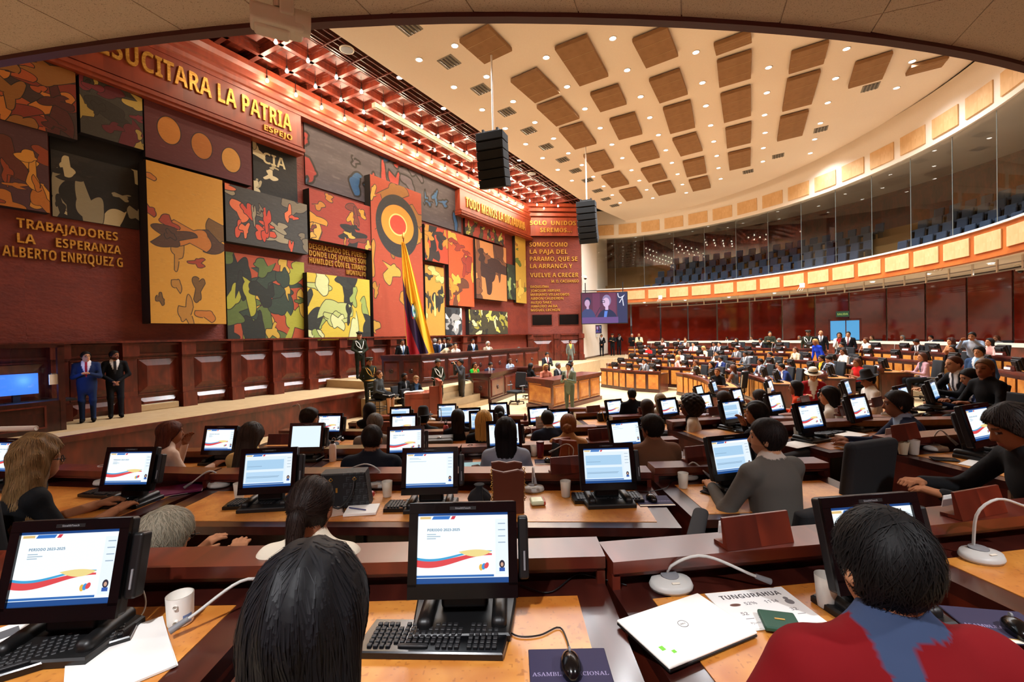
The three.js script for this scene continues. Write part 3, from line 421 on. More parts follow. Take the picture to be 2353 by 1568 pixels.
const sub = (L, t0, t1) => { const n = L.length - 1, at = t => { const f = clamp(t) * n, i = Math.min(n - 1, Math.floor(f)), h = f - i, a = L[i], b = L[i + 1]; return { x: lerp(a.x, b.x, h), d: lerp(a.d, b.d, h), n: [lerp(a.n[0], b.n[0], h), lerp(a.n[1], b.n[1], h)] }; }; const k = Math.max(1, Math.ceil((t1 - t0) * n)); return Array.from({ length: k + 1 }, (_, i) => at(lerp(t0, t1, i / k))); };
const lenOf = L => L.slice(1).reduce((s, b, i) => s + Math.hypot(b.x - L[i].x, b.d - L[i].d), 0);
function desk(name, pts, y, label, o = {}) {
  const L = deskLine(pts), len = lenOf(L), root = thing(name, label, 'desk', 0, 0, 0, 0, o.group), e = 0.03 / len;
  obj('front_board', [bandAlong(L, 0, 0.05, y, y + 0.81), bandAlong(L, -0.02, 0.0, y, y + 0.1), bandAlong(L, -0.015, 0.01, y + 0.74, y + 0.81)], M.darkwood, root);
  obj('ledge', [bandAlong(L, -0.04, 0.13, y + 0.815, y + 0.86), bandAlong(L, -0.03, 0.115, y + 0.795, y + 0.815)], M.mahogany, root);
  obj('worktop', [bandAlong(L, 0.05, 0.82, y + 0.70, y + 0.75)], M.darkwood, root);
  obj('inlay', [bandAlong(sub(L, 4 * e, 1 - 4 * e), 0.2, 0.74, y + 0.745, y + 0.753)], M.burl, root);
  for (const t of [0, 1 - e]) obj('end_panel', [bandAlong(sub(L, t, t + e), 0.03, 0.8, y, y + 0.7), bandAlong(sub(L, t, t + e), 0.03, 0.12, y + 0.7, y + 0.8)], o.endMat || M.mahogany, root);
  if (o.panels) { const n = Math.round(len / 0.44); for (let k = 0; k < n; k++) obj('burl_panel', [bandAlong(sub(L, (k + 0.12) / n, (k + 0.88) / n), -0.022, -0.004, y + 0.14, y + 0.72)], M.burl, root); }
  return root;
}
const arcPts = (r, a0, a1) => { const n = Math.max(2, Math.ceil(Math.abs(a1 - a0) / 3)); return Array.from({ length: n + 1 }, (_, k) => { const a = lerp(a0, a1, k / n), p = rowPt(r + bump(a), a); return [p.x, p.d]; }); };
const ORD = ['front', 'second', 'third', 'fourth', 'fifth', 'last'];
const nearDesk = (row, x0, y0, x1, y1, label) => { const h = RY[row] + 0.86, a = onY(x0, y0, h), b = onY(x1, y1, h), n = [a.d - b.d, b.x - a.x], l = Math.hypot(...n); const sh = 0.13; n[0] *= sh / l; n[1] *= sh / l; return desk('member_desk', [[a.x + n[0], a.d + n[1]], [b.x + n[0], b.d + n[1]]], RY[row], label); };
nearDesk(5, -330, 1318, 640, 1300, 'member desk in the last row with the white mug on it');
nearDesk(5, 690, 1298, 1391, 1279, 'member desk in the last row behind the last-row person in white');
nearDesk(5, 1409, 1293, 1990, 1242, 'member desk in the last row holding the white laptop and the printed sheet');
nearDesk(5, 2060, 1216, 2700, 1150, 'member desk in the last row with only a grey microphone, beside the red poncho');
nearDesk(4, -420, 1066, 470, 1090, 'member desk in the fifth row where the person typing in black sits');
nearDesk(4, 480, 1090, 1497, 1086, 'long three-seat desk in the fifth row with the brown tote on it');
nearDesk(4, 1505, 1076, 1905, 1064, 'member desk in the fifth row used by the person in grey suit');
nearDesk(3, 330, 1040, 740, 1032, 'member desk in the fourth row of the person in pink blouse');
nearDesk(3, 744, 1032, 1056, 1029, 'member desk in the fourth row of the person in broad dark navy jacket');
nearDesk(3, 1060, 1029, 1560, 1010, 'member desk in the fourth row with the wine-coloured tumbler');
nearDesk(2, 640, 990, 966, 993, 'member desk in the third row of the person in glasses by the dais');
nearDesk(2, 969, 993, 1372, 981, 'member desk in the third row with the pink bottle');
nearDesk(1, 800, 972, 1036, 973, 'member desk in the second row behind the black fedora');
nearDesk(1, 1040, 973, 1215, 969, 'member desk in the second row with the red soda bottle');
nearDesk(0, 850, 957, 1212, 956, 'member desk in the front row facing the lectern');
// right-hand blocks: from a measured corner along the curve of the row
[[1, 1332, 952, 46], [2, 1418, 960, 48], [3, 1558, 972, 50], [4, 1790, 982, 52], [5, 2085, 1015, 54]].forEach(([row, px, py, a1]) => {
  const p = onY(px, py, RY[row] + 0.86), a0 = angOf(p.x, p.d), r0 = Math.hypot(p.x - ROWC.x, p.d - ROWC.d) - 0.2, n = 8, pts = [];
  for (let k = 0; k <= n; k++) { const a = lerp(a0, a1, k / n), q = rowPt(lerp(r0, RR[row] + 1.15, smooth(0, 0.7, k / n)), a); pts.push([q.x, q.d]); }
  desk('curved_desk', pts, RY[row], `curved desk of the ${ORD[row]} row, right of the near aisle`);
});
desk('curved_desk', arcPts(7.35, 26, 44), 0, 'curved desk of the front row, right of the near aisle');
const A3 = [123, 130, 132, 134, 138, 141];
for (let i = 0; i < 6; i++) {
  desk('curved_desk', arcPts(RR[i] - 0.3, i < 4 ? 69 + 1.6 * i : 58, 96.5), RY[i], `curved desk with yellow burl panels, ${ORD[i]} row right of the far aisle`, { panels: true });
  desk('curved_desk', arcPts(RR[i] - 0.3, 101, A3[i]), RY[i], `curved desk with yellow burl panels, ${ORD[i]} row between far aisle and doorway`, { panels: true });
}

// ---------- monitors, keyboards, microphones, cups, name plates ----------
const waves = (x, w, h) => {
  x.lineWidth = 1; const curve = (y0, c, a, t) => { x.fillStyle = c; x.beginPath(); x.moveTo(0, y0); x.bezierCurveTo(w * 0.3, y0 + a, w * 0.5, y0 - a * 1.4, w * 0.82, y0 - a * 0.9); x.lineTo(w * 0.82, y0 - a * 0.9 + t * 0.25); x.bezierCurveTo(w * 0.5, y0 - a * 1.2 + t * 0.4, w * 0.3, y0 + a + t, 0, y0 + t); x.fill(); };
  curve(h * 0.66, '#d8484c', h * 0.08, h * 0.1); curve(h * 0.63, '#3f9fd0', h * 0.09, h * 0.035); x.fillStyle = '#e6d28a'; x.beginPath(); x.moveTo(w * 0.45, h * 0.56); x.quadraticCurveTo(w * 0.65, h * 0.7, w * 0.82, h * 0.56); x.quadraticCurveTo(w * 0.65, h * 0.5, w * 0.45, h * 0.56); x.fill();
  [['#e3b34a', 0], ['#3f8fd0', 0.03], ['#d8484c', 0.06]].forEach(([c, k]) => { x.fillStyle = c; x.beginPath(); x.ellipse(w * (0.7 + k), h * (0.78 - k * 0.4), w * 0.022, h * 0.045, k * 8, 0, 7); x.fill(); });
};
const ui = (x, w, h) => {
  x.fillStyle = '#173f78'; x.fillRect(0, 0, w, h * 0.04); x.fillStyle = '#f4f7f6'; x.fillRect(0, h * 0.04, w, h * 0.06); x.fillStyle = '#d8b878'; x.fillRect(w * 0.02, h * 0.05, w * 0.12, h * 0.035); x.fillStyle = '#2f6fc0'; x.beginPath(); x.moveTo(w * 0.17, h * 0.045); x.lineTo(w * 0.36, h * 0.045); x.lineTo(w * 0.34, h * 0.092); x.lineTo(w * 0.15, h * 0.092); x.fill(); x.fillStyle = '#c8384a'; x.beginPath(); x.moveTo(w * 0.38, h * 0.045); x.lineTo(w * 0.42, h * 0.045); x.lineTo(w * 0.4, h * 0.092); x.lineTo(w * 0.36, h * 0.092); x.fill();
  x.fillStyle = '#e2edf4'; x.fillRect(w * 0.86, h * 0.1, w * 0.14, h * 0.78); x.fillStyle = '#8aa0b4'; for (let k = 0; k < 4; k++) x.fillRect(w * 0.89, h * (0.16 + 0.09 * k), w * 0.08, h * 0.012);
  x.fillStyle = '#2f68b0'; x.fillRect(0, h * 0.88, w * 0.84, h * 0.03); x.fillStyle = '#1d4a88'; x.fillRect(0, h * 0.92, w, h * 0.08); x.fillStyle = '#2c2a38'; x.beginPath(); x.ellipse(w * 0.93, h * 0.74, w * 0.03, h * 0.055, 0, 0, 7); x.fill(); x.fillStyle = '#c9a08a'; x.beginPath(); x.ellipse(w * 0.93, h * 0.745, w * 0.016, h * 0.03, 0, 0, 7); x.fill(); x.fillStyle = '#2f58a8'; x.fillRect(w * 0.9, h * 0.79, w * 0.06, h * 0.05);
};
const scr = (draw, k) => { const t = canvasTex(512, 384, draw); return new THREE.MeshStandardMaterial({ color: 0x020202, roughness: 0.4, emissive: 0xffffff, emissiveMap: t, emissiveIntensity: k }); };
const SCREENS = [
  scr((x, w, h) => { x.fillStyle = '#eef6fb'; x.fillRect(0, 0, w, h); waves(x, w, h); ui(x, w, h); x.fillStyle = '#5f7f98'; x.font = 'bold 20px sans-serif'; x.fillText('PERIODO 2023-2025', w * 0.1, h * 0.26); x.fillStyle = '#9ab0c0'; for (let k = 0; k < 3; k++) x.fillRect(w * 0.1, h * (0.3 + 0.03 * k), w * (0.1 + 0.05 * (k % 2)), h * 0.012); }, 1.15),
  scr((x, w, h) => { x.fillStyle = '#dcebf7'; x.fillRect(0, 0, w, h); x.fillStyle = '#a6cbe8'; x.fillRect(w * 0.04, h * 0.2, w * 0.78, h * 0.28); x.fillStyle = '#b4d4ee'; x.fillRect(w * 0.04, h * 0.55, w * 0.78, h * 0.3); ui(x, w, h); x.fillStyle = '#7f9db8'; x.fillRect(w * 0.06, h * 0.38, w * 0.3, h * 0.012); x.fillRect(w * 0.06, h * 0.68, w * 0.68, h * 0.012); x.fillRect(w * 0.06, h * 0.71, w * 0.66, h * 0.012); }, 1.1),
  scr((x, w, h) => { x.fillStyle = '#eaf6fb'; x.fillRect(0, 0, w, h); ui(x, w, h); x.fillStyle = '#9ab4c8'; x.fillRect(w * 0.06, h * 0.15, w * 0.2, h * 0.012); x.fillRect(w * 0.06, h * 0.18, w * 0.25, h * 0.012); x.fillRect(w * 0.06, h * 0.25, w * 0.36, h * 0.012); }, 1.15),
  scr((x, w, h) => { x.fillStyle = '#dff0f8'; x.fillRect(0, 0, w, h); x.fillStyle = '#a9c4da'; x.fillRect(w * 0.9, h * 0.2, 3, 6); }, 1.1),
];
const badge = std(0xffffff, 0.5, { map: canvasTex(256, 32, (x, w, h) => { x.fillStyle = '#101012'; x.fillRect(0, 0, w, h); x.fillStyle = '#8c8c90'; x.font = 'bold 24px sans-serif'; x.textAlign = 'center'; x.fillText('StealthTouch', w / 2, 24); }) });
const protoMonitor = (() => {
  const g = new THREE.Group(); g.name = 'touch_monitor';
  obj('foot', [ext([[-0.15, -0.1], [0.15, -0.1], [0.17, 0.1], [0.07, 0.13], [-0.07, 0.13], [-0.17, 0.1]], 0.018, 0, 0.001, 0.02, -PI / 2, 0, 0, 0.006), rbox(0.05, 0.05, 0.2, 0.02, -0.12, 0.03, 0.0), rbox(0.05, 0.05, 0.2, 0.02, 0.12, 0.03, 0.0)], M.black, g);
  obj('neck', [rbox(0.16, 0.16, 0.07, 0.015, 0, 0.1, -0.05, -0.2)], M.black, g);
  const t = -0.26, hd = new THREE.Group(); hd.name = 'head'; 
  const at = (geo) => place(geo, 0, 0.235, 0, t);
  obj('housing', [at(rbox(0.365, 0.3, 0.045, 0.012, 0, 0, -0.02)), at(rbox(0.3, 0.24, 0.06, 0.02, 0, -0.01, -0.06)), at(rbox(0.2, 0.12, 0.03, 0.012, 0, 0.02, -0.1))], M.black, g);
  obj('bezel', [at(box(0.365, 0.034, 0.012, 0, 0.133, 0.006)), at(box(0.365, 0.046, 0.012, 0, -0.127, 0.006)), at(box(0.03, 0.23, 0.012, -0.168, 0.003, 0.006)), at(box(0.03, 0.23, 0.012, 0.168, 0.003, 0.006))], M.blackgloss, g);
  obj('screen', [at(place(new THREE.PlaneGeometry(0.306, 0.222), 0, 0.005, 0.0045))], SCREENS[0], g, 0);
  obj('maker_badge', [at(place(new THREE.PlaneGeometry(0.09, 0.011), 0, 0.132, 0.0125))], badge, g, 0);
  obj('card_reader', [at(rbox(0.035, 0.2, 0.05, 0.01, 0.204, 0.0, -0.025))], M.black, g); obj('reader_slot', [at(box(0.006, 0.06, 0.004, 0.207, -0.04, 0.002))], M.grey, g);
  return g;
})();
let monitorCount = 0;
function monitor(x, y, d, yaw, variant, label, group) {
  const m = protoMonitor.clone(); m.name = numbered('touch_monitor'); scene.add(m); m.position.set(x, y, -d); m.rotation.y = yaw; tag(m, label, 'monitor', group);
  if (variant) m.getObjectByName('screen').material = SCREENS[variant]; return m;
}
const keyGeo = rbox(0.015, 0.008, 0.015, 0.003, 0, 0, 0), KEYM = flat(0x1b1b1d, 0.5);
function makeKeyboard(fine) {
  const g = new THREE.Group(); g.name = 'keyboard'; obj('keyboard_body', [ext([[-0.225, -0.075], [0.225, -0.075], [0.235, 0], [0.225, 0.085], [-0.225, 0.085], [-0.235, 0]], 0.018, 0, 0.001, 0, -PI / 2, 0, 0, 0.004)], M.blackgloss, g);
  const ks = []; for (let r = 0; r < 6; r++) for (let c = 0; c < 21; c++) { if (c === 15 || (r === 0 && (c % 5 === 4))) continue; if (r === 5 && c > 3 && c < 11) { if (c === 7) ks.push([7, r, 6.4]); continue; } ks.push([c, r, 1]); }
  const geo = ks.map(([c, r, w]) => [-0.2 + c * 0.02, 0.026, -0.055 + r * 0.0205 + (r ? 0.004 : 0), w]);
  if (fine) geo.forEach(([x, y, z, w]) => { const k = obj('key', keyGeo, KEYM, g); k.position.set(x, y, z); k.scale.x = w; });
  else obj('key_field', geo.map(([x, y, z, w]) => box(0.015 * w, 0.008, 0.015, x, y, z)), KEYM, g);
  return g;
}
const protoKb = makeKeyboard(false), protoMouse = (() => { const g = new THREE.Group(); g.name = 'computer_mouse'; const b = sph(1, 14, 0, 0, 0); b.scale(0.031, 0.034, 0.055); b.translate(0, 0.008, 0); const p = b.attributes.position; for (let i = 0; i < p.count; i++) if (p.getY(i) < 0.001) p.setY(i, 0.001); b.computeVertexNormals(); obj('shell', [b], M.blackgloss, g); obj('wheel', [cyl(0.008, 0.008, 0.006, 10, 0, 0.039, -0.028, 0, 0, PI / 2)], M.grey, g); return g; })();
const padMat = std(0xffffff, 0.85, { map: canvasTex(256, 205, (x, w, h) => { x.fillStyle = '#2a2442'; x.fillRect(0, 0, w, h); x.fillStyle = '#c8a45a'; x.fillRect(0, h * 0.88, w, h * 0.03); x.fillStyle = '#e0d8c8'; x.fillRect(0, h * 0.91, w, h * 0.09); x.fillStyle = '#a89cc0'; x.font = '22px serif'; x.textAlign = 'center'; x.fillText('ASAMBLEA NACIONAL', w / 2, h * 0.6); }) });
function mic(x, y, d, yaw, bend, label) {
  const g = thing('desk_microphone', label, 'microphone', x, y, d, yaw, undefined), h = lathe([[0, 0], [0.078, 0], [0.082, 0.012], [0.074, 0.03], [0.03, 0.04], [0, 0.041]], 20); h.scale(1, 1, 0.8);
  obj('base', [h], M.lightgrey, g); const f = lathe([[0, 0.0], [0.034, 0], [0.032, 0.007], [0, 0.008]], 16, 0, 0.038, -0.01); obj('speaker_grille', [f], M.grey, g); obj('base_button', [rbox(0.03, 0.004, 0.01, 0.002, 0, 0.037, 0.042)], M.offwhite, g);
  const b = bend || [0, 0.16, 0.24], top = [0, Math.max(0.07, b[1] * 0.8 + 0.03), -0.01];
  obj('gooseneck', [tube([[0, 0.03, -0.03], top, [b[0] * 0.35, top[1] + 0.05, b[2] * 0.3], [b[0], b[1], b[2]]], 0.0055, 6, 14)], M.lightgrey, g);
  const e = cyl(0.009, 0.011, 0.055, 10, 0, 0, 0), dir = new V3(b[0] * 0.65, b[1] - top[1] - 0.05, b[2] * 0.7).normalize(); e.applyQuaternion(new THREE.Quaternion().setFromUnitVectors(new V3(0, 1, 0), dir)); e.translate(b[0] + dir.x * 0.025, b[1] + dir.y * 0.025, b[2] + dir.z * 0.025); obj('capsule', [e], M.grey, g);
  return g;
}
const cupGeo = lathe([[0, 0.002], [0.026, 0.002], [0.029, 0.004], [0.037, 0.11], [0.0355, 0.11], [0.027, 0.008], [0, 0.007]], 20);
const protoPlate = (() => { const g = new THREE.Group(); g.name = 'name_plate_stand'; obj('stand', [ext([[-0.055, 0], [0.03, 0], [0.03, 0.012], [-0.025, 0.016], [-0.012, 0.115], [-0.022, 0.115]], 0.3, -0.15, 0, 0, 0, PI / 2, 0)], M.mahogany, g); obj('white_card', [box(0.25, 0.052, 0.003, 0, 0.055, -0.034, 0.12)], M.paper, g); return g; })();
const protoChair = (() => {
  const g = new THREE.Group(); g.name = 'office_chair';
  obj('seat', [rbox(0.5, 0.09, 0.48, 0.04, 0, 0.43, 0)], M.blackfab, g);
  obj('backrest', [rbox(0.46, 0.58, 0.08, 0.035, 0, 0.82, 0.27, 0.12)], M.blackfab, g); obj('back_support', [box(0.06, 0.3, 0.03, 0, 0.55, 0.27)], M.black, g);
  for (const s of [-1, 1]) obj('armrest', [rbox(0.06, 0.03, 0.26, 0.012, s * 0.29, 0.65, 0.02), box(0.03, 0.22, 0.05, s * 0.28, 0.54, 0.05)], M.grey, g);
  obj('stem', [cyl(0.03, 0.03, 0.3, 8, 0, 0.24, 0)], M.black, g);
  for (let k = 0; k < 5; k++) { const a = k * 2 * PI / 5; obj('base_arm', [box(0.28, 0.03, 0.045, 0.14 * Math.cos(a), 0.085, 0.14 * Math.sin(a), 0, -a), sph(0.03, 8, 0.27 * Math.cos(a), 0.03, 0.27 * Math.sin(a))], M.black, g); }
  return g;
})();
function chair(x, y, d, yaw, label, group, low) { const c = protoChair.clone(); c.name = numbered('office_chair'); scene.add(c); c.position.set(x, y, -d); c.rotation.y = yaw; if (low) { const b = c.getObjectByName('backrest'); b.scale.y = 0.62; b.position.y = 0.2; } return tag(c, label, 'chair', group); }
const put = (proto, px, py, y, yaw, label, cat, group) => { const p = onY(px, py, y), o = proto.clone(); o.name = numbered(proto.name); scene.add(o); o.position.set(p.x, y, -p.d); o.rotation.y = yaw ?? userYaw(p.x, p.d); return tag(o, label, cat, group); };
// near monitors: row, px and py of the screen's middle, picture, what tells it apart
[[5, 152, 1308, 0, 'beside the white mug', 0.06], [5, 1064, 1262, 0, 'in front of the last-row person in white', 0], [5, 2015, 1245, 2, 'hidden behind the head of the person in red poncho', 0.12],
 [4, 20, 1052, 0, 'half hidden behind the person typing in black'], [4, 297, 1078, 0, 'beside the person typing in black'], [4, 617, 1082, 1, 'left of the person in white blazer', 0.1], [4, 988, 1082, 2, 'between the black handbag and the brown tote', 0.03], [4, 1395, 1072, 1, 'behind the person in brown jacket', 0.04], [4, 1682, 1050, 1, 'beside the person in grey suit'],
 [3, 505, 1012, 0, 'beside the person in pink blouse'], [3, 704, 1005, 3, 'showing a blank pale screen'], [3, 932, 1015, 0, 'right of the person in broad dark navy jacket'], [3, 1158, 1000, 2, 'behind the pale blue sleeves'], [3, 1438, 998, 2, 'left of the person in brown jacket'],
 [2, 757, 975, 0, 'beside the person in glasses by the dais'], [2, 928, 976, 0, 'in the third row, between grey top and fedora'], [2, 1108, 968, 1, 'behind the person in black third-row jacket'], [2, 1282, 966, 0, 'beside the person in tan high collar'],
 [1, 920, 955, 1, 'beside the black fedora'], [1, 1080, 958, 2, 'right of the second-row person in black'], [1, 1238, 955, 0, 'beside the grey placard'],
 [0, 1027, 946, 1, 'in the front row behind a microphone'], [0, 1146, 943, 0, 'in the front row behind a person in black'],
 [1, 1412, 937, 0, 'beside the little black bag with a gold chain'], [2, 1537, 936, 0, 'in front of the person with crossed arms'], [2, 1620, 924, 0, 'beside the frosted cup right of the near aisle'], [1, 1608, 901, 3, 'of second row, nearest the burl front desk'], [3, 1682, 944, 1, 'in front of the person holding a mask'], [2, 1695, 911, 0, 'beside the person in lavender shirt'], [1, 1642, 889, 1, 'of second row, tall and upright by the curved front'], [3, 1783, 927, 0, 'beside the person in orange jacket'], [2, 1771, 888, 0, 'behind the person in lavender shirt'],
 [4, 1862, 958, 0, 'beside the empty black office chair'], [3, 1905, 915, 1, 'edge-on beside the person in white shirt'], [4, 1975, 938, 0, 'in front of the person with an open laptop'], [3, 1948, 892, 1, 'edge-on beside the person in black hat'], [4, 2078, 912, 1, 'behind the person with an open laptop'], [4, 2147, 898, 1, 'in front of the person writing in navy suit'], [4, 2172, 880, 1, 'edge-on beyond the person writing in navy suit'], [5, 2252, 976, 0, 'beside the paper cup, with a white sheet behind it'],
].forEach(([row, px, py, v, words, yaw]) => { const y = RY[row] + 0.755, p = onY(px, py, y + 0.235); monitor(p.x, y, p.d, yaw ?? userYaw(p.x, p.d), v, `black touch monitor with lit screen ${words}`); });
// monitors and name plates on the far desks, seen from behind
for (let i = 0; i < 6; i++) for (const [a0, a1, nm] of [[i < 4 ? 69 + 1.6 * i : 58, 96.5, 'right of the far aisle'], [101, A3[i], 'before the doorway']]) {
  const r = RR[i] - 0.3, n = Math.max(2, Math.round(deg(a1 - a0) * (r + 0.6) / 1.22));
  for (let k = 0; k < n; k++) {
    const a = lerp(a0, a1, (k + 0.5) / n), b = bump(a), p = rowPt(r + 0.42 + b, a), q = rowPt(r + 0.05 + b, a + deg(0) - 26 / (r + b)), yaw = userYaw(p.x, p.d);
    monitor(p.x, RY[i] + 0.755, p.d, yaw, k % 3, `black monitor seen from behind in the ${ORD[i]} row ${nm}`, `monitors of the ${ORD[i]} row ${nm}`);
    const pl = protoPlate.clone(); pl.name = numbered('name_plate_stand'); scene.add(pl); pl.position.set(q.x, RY[i] + 0.861, -q.d); pl.rotation.y = yaw; tag(pl, `white-carded name plate on the ${ORD[i]} row ledge ${nm}`, 'name plate', `name plates of the ${ORD[i]} row ${nm}`);
    if (k % 2 === (i % 2)) { const m2 = rowPt(r + 0.4 + b, a + 24 / (r + b)), w = mic(m2.x, RY[i] + 0.755, m2.d, yaw, [0.05, 0.3, 0.02 + 0.1 * rnd()], `slim microphone in the ${ORD[i]} row ${nm}`); w.userData.group = `microphones of the ${ORD[i]} row ${nm}`; }
  }
}
// name plates on the near ledges
[[5, 1727, 1235, 'beside the person in red poncho'], [5, 2230, 1170, 'beside the monitor of the person in red poncho'], [4, 1308, 1075, 'left of the monitor behind the brown jacket'], [4, 1608, 1048, 'left of the monitor of the person in grey suit'], [3, 1378, 1000, 'behind the brown leather bag'], [3, 650, 1012, 'left of the blank pale screen'], [2, 890, 980, 'beside the person in grey top'], [1, 1362, 938, 'above the little black bag'], [2, 1482, 942, 'left of the person with crossed arms'], [3, 1643, 945, 'left of the person holding a mask'], [3, 1845, 918, 'beside the person in white shirt'], [4, 1938, 945, 'right of the empty black chair'], [4, 2010, 925, 'beside the person in black hat'], [5, 2070, 1000, 'at the end of the desk with the paper cup']].forEach(([row, px, py, w]) => { const o = put(protoPlate, px, py + 8, RY[row] + 0.861, undefined, `dark red wooden name plate ${w}`, 'name plate'); });
// keyboards and mice
{ const big = makeKeyboard(true); const p = onY(1000, 1478, RY[5] + 0.754); big.name = numbered('keyboard'); scene.add(big); big.position.set(p.x, RY[5] + 0.754, -p.d); big.rotation.y = -0.05; big.scale.setScalar(0.95); tag(big, 'black keyboard beside the last-row person in white', 'keyboard');
  const b2 = big.clone(); b2.name = numbered('keyboard'); scene.add(b2); const q = onY(95, 1512, RY[5] + 0.754); b2.position.set(q.x, RY[5] + 0.754, -q.d); b2.rotation.y = 0.6; tag(b2, 'black keyboard in the corner under the white plastic folder', 'keyboard'); }
[[4, 605, 1160, 0.05, 'left of the person in white blazer'], [4, 968, 1166, 0, 'in front of the drawstring pouch'], [4, 1395, 1148, 0, 'beside the frosted cup and tissue packet'], [4, 262, 1138, -0.2, 'under the hand of the person typing in black'], [3, 500, 1048, undefined, 'under the blue folder'], [3, 722, 1050, 0.1, 'beside the white flask'], [4, 1900, 1000, undefined, 'right of the empty black chair'], [3, 1720, 990, undefined, 'in front of the person holding a mask'], [2, 1640, 1000, undefined, 'on the corner desk in the third row'], [4, 2125, 940, undefined, 'beside the person writing in navy suit'], [3, 1815, 965, undefined, 'in front of the blue monitor pair'], [5, 2300, 1042, undefined, 'by the writing hand at the paper cup desk'], [2, 1480, 968, undefined, 'in front of the person with crossed arms']].forEach(([row, px, py, yaw, w]) => put(protoKb, px, py, RY[row] + 0.754, yaw, `black keyboard ${w}`, 'keyboard'));
[[5, 1312, 1540, 0, 'on the purple mouse pad beside the big keyboard'], [5, 2338, 1455, -0.3, 'on the grey pad right of the red poncho'], [4, 1497, 1150, 0.2, 'beside the keyboard with the frosted cup'], [4, 304, 1148, -0.5, 'beside the purple folder'], [3, 765, 1046, 0, 'beside the white flask'], [3, 1258, 1062, 0.2, 'beside the wine-coloured tumbler'], [2, 787, 1012, 0, 'in the third row by the dais'], [4, 2130, 958, 0.3, 'beside the person with an open laptop']].forEach(([row, px, py, yaw, w]) => put(protoMouse, px, py, RY[row] + 0.759, yaw, `black computer mouse ${w}`, 'mouse'));
[[5, 1310, 1545, 0.0, 'under the mouse beside the big keyboard'], [4, 1502, 1152, 0, 'in the fifth row beside the keyboard'], [4, 312, 1156, -0.3, 'in the fifth row beside the purple folder'], [3, 772, 1052, 0, 'in the fourth row beside the white flask'], [3, 1255, 1062, 0, 'in the fourth row beside the wine-coloured tumbler'], [5, 2300, 1440, -0.2, 'at the right edge of the last row']].forEach(([row, px, py, yaw, w]) => { const y = RY[row] + 0.754, p = onY(px, py, y), o = obj('mouse_pad', [place(new RoundedBoxGeometry(0.23, 0.004, 0.185, 1, 0.002))], flat(0x241f38, 0.9)); o.position.set(p.x, y + 0.001, -p.d); o.rotation.y = yaw; tag(o, `dark purple mouse pad ${w}`, 'mouse pad'); obj('print', [place(new THREE.PlaneGeometry(0.226, 0.181), 0, 0.0026, 0, -PI / 2)], padMat, o, 0); });
// microphones and cups on the near desks
[[5, 1542, 1350, 0.1, [0.3, 0.05, 0.06], 'lying over the printed sheet'], [5, 2255, 1285, 0, [0.22, 0.2, 0], 'on the bare burl desk right of the red poncho'], [5, -20, 1350, 0, [0.1, 0.2, 0.2], 'behind the left monitor in the last row'], [5, 628, 1392, 0.01, [-0.2, 0.05, 0.15], 'lying towards the white mug'], [4, 503, 1118, 0, [-0.14, 0.06, 0.1], 'over the purple folder'], [4, 873, 1118, 0, [-0.28, 0.1, -0.12], 'behind the black handbag'], [4, 1225, 1128, 0, [0, 0.12, 0.1], 'beside the tissue packet'], [4, 1580, 1100, 0, [0.1, 0.06, 0.08], 'in front of the person in grey suit'], [4, 240, 1112, -0.2, [0.1, 0.1, -0.1], 'left of the person typing in black'], [3, 1092, 1045, 0, [-0.14, 0.05, 0.06], 'above the pale blue sheet'], [3, 1318, 1060, 0, [-0.2, 0.12, 0], 'behind the brown leather bag'], [2, 1222, 1005, 0, [-0.12, 0.08, 0], 'beside the cup of the person in tan high collar'], [2, 1046, 1006, 0, [0, 0.34, 0], 'standing upright beside the pink bottle'], [1, 1014, 984, 0, [-0.02, 0.34, 0], 'upright behind the black fedora'], [1, 1358, 952, 0, [0.15, 0.08, 0.05], 'beside the little black bag'], [3, 1607, 978, 0, [0.02, 0.3, 0.02], 'on the end of the corner desk'], [5, 2150, 1035, -0.3, [0.07, 0.1, 0.05], 'beside the paper cup'], [4, 2040, 955, 0, [0.16, 0.12, 0.06], 'in front of the person with an open laptop'], [4, 1880, 955, 0, [-0.14, 0.12, 0.1], 'left of the white sheets'], [2, 990, 967, 0, [0, 0.1, 0.05], 'behind the person in black fedora'], [3, 690, 985, 0, [-0.05, 0.34, 0], 'upright left of the person in glasses']].forEach(([row, px, py, yaw, b, w]) => { const y = RY[row] + 0.754, p = onY(px, py, y); mic(p.x, y, p.d, yaw || userYaw(p.x, p.d) * 0.5, b, `grey desk microphone ${w}`); });
[[5, 1900, 1395, 'beside the head of the person in red poncho'], [4, 890, 1142, 'beside the red case'], [4, 1300, 1142, 'left of the keyboard with the tissue packet'], [4, 1570, 1122, 'in front of the grey suit microphone'], [4, 550, 1146, 'left of the handbag desk keyboard'], [4, 238, 1100, 'left of the fifth-row monitor at the dais side'], [3, 1227, 1048, 'beside the wine-coloured tumbler'], [2, 1246, 1006, 'behind the wine-coloured tumbler'], [2, 1073, 1010, 'left of the black third-row jacket'], [3, 1642, 980, 'on the end of the corner desk'], [2, 1607, 955, 'beside the blue cloth'], [4, 1833, 1008, 'left of the white sheet by the empty chair'], [4, 1928, 975, 'right of the empty black chair'], [5, 2100, 1045, 'beside the paper cup'], [3, 1943, 900, 'beside the person in black hat'], [3, 1768, 905, 'in the third row right of the near aisle']].forEach(([row, px, py, w]) => { const y = RY[row] + 0.754, p = onY(px, py, y), o = obj('plastic_cup', cupGeo, M.cup); o.position.set(p.x, y, -p.d); tag(o, `frosted plastic cup ${w}`, 'cup'); });

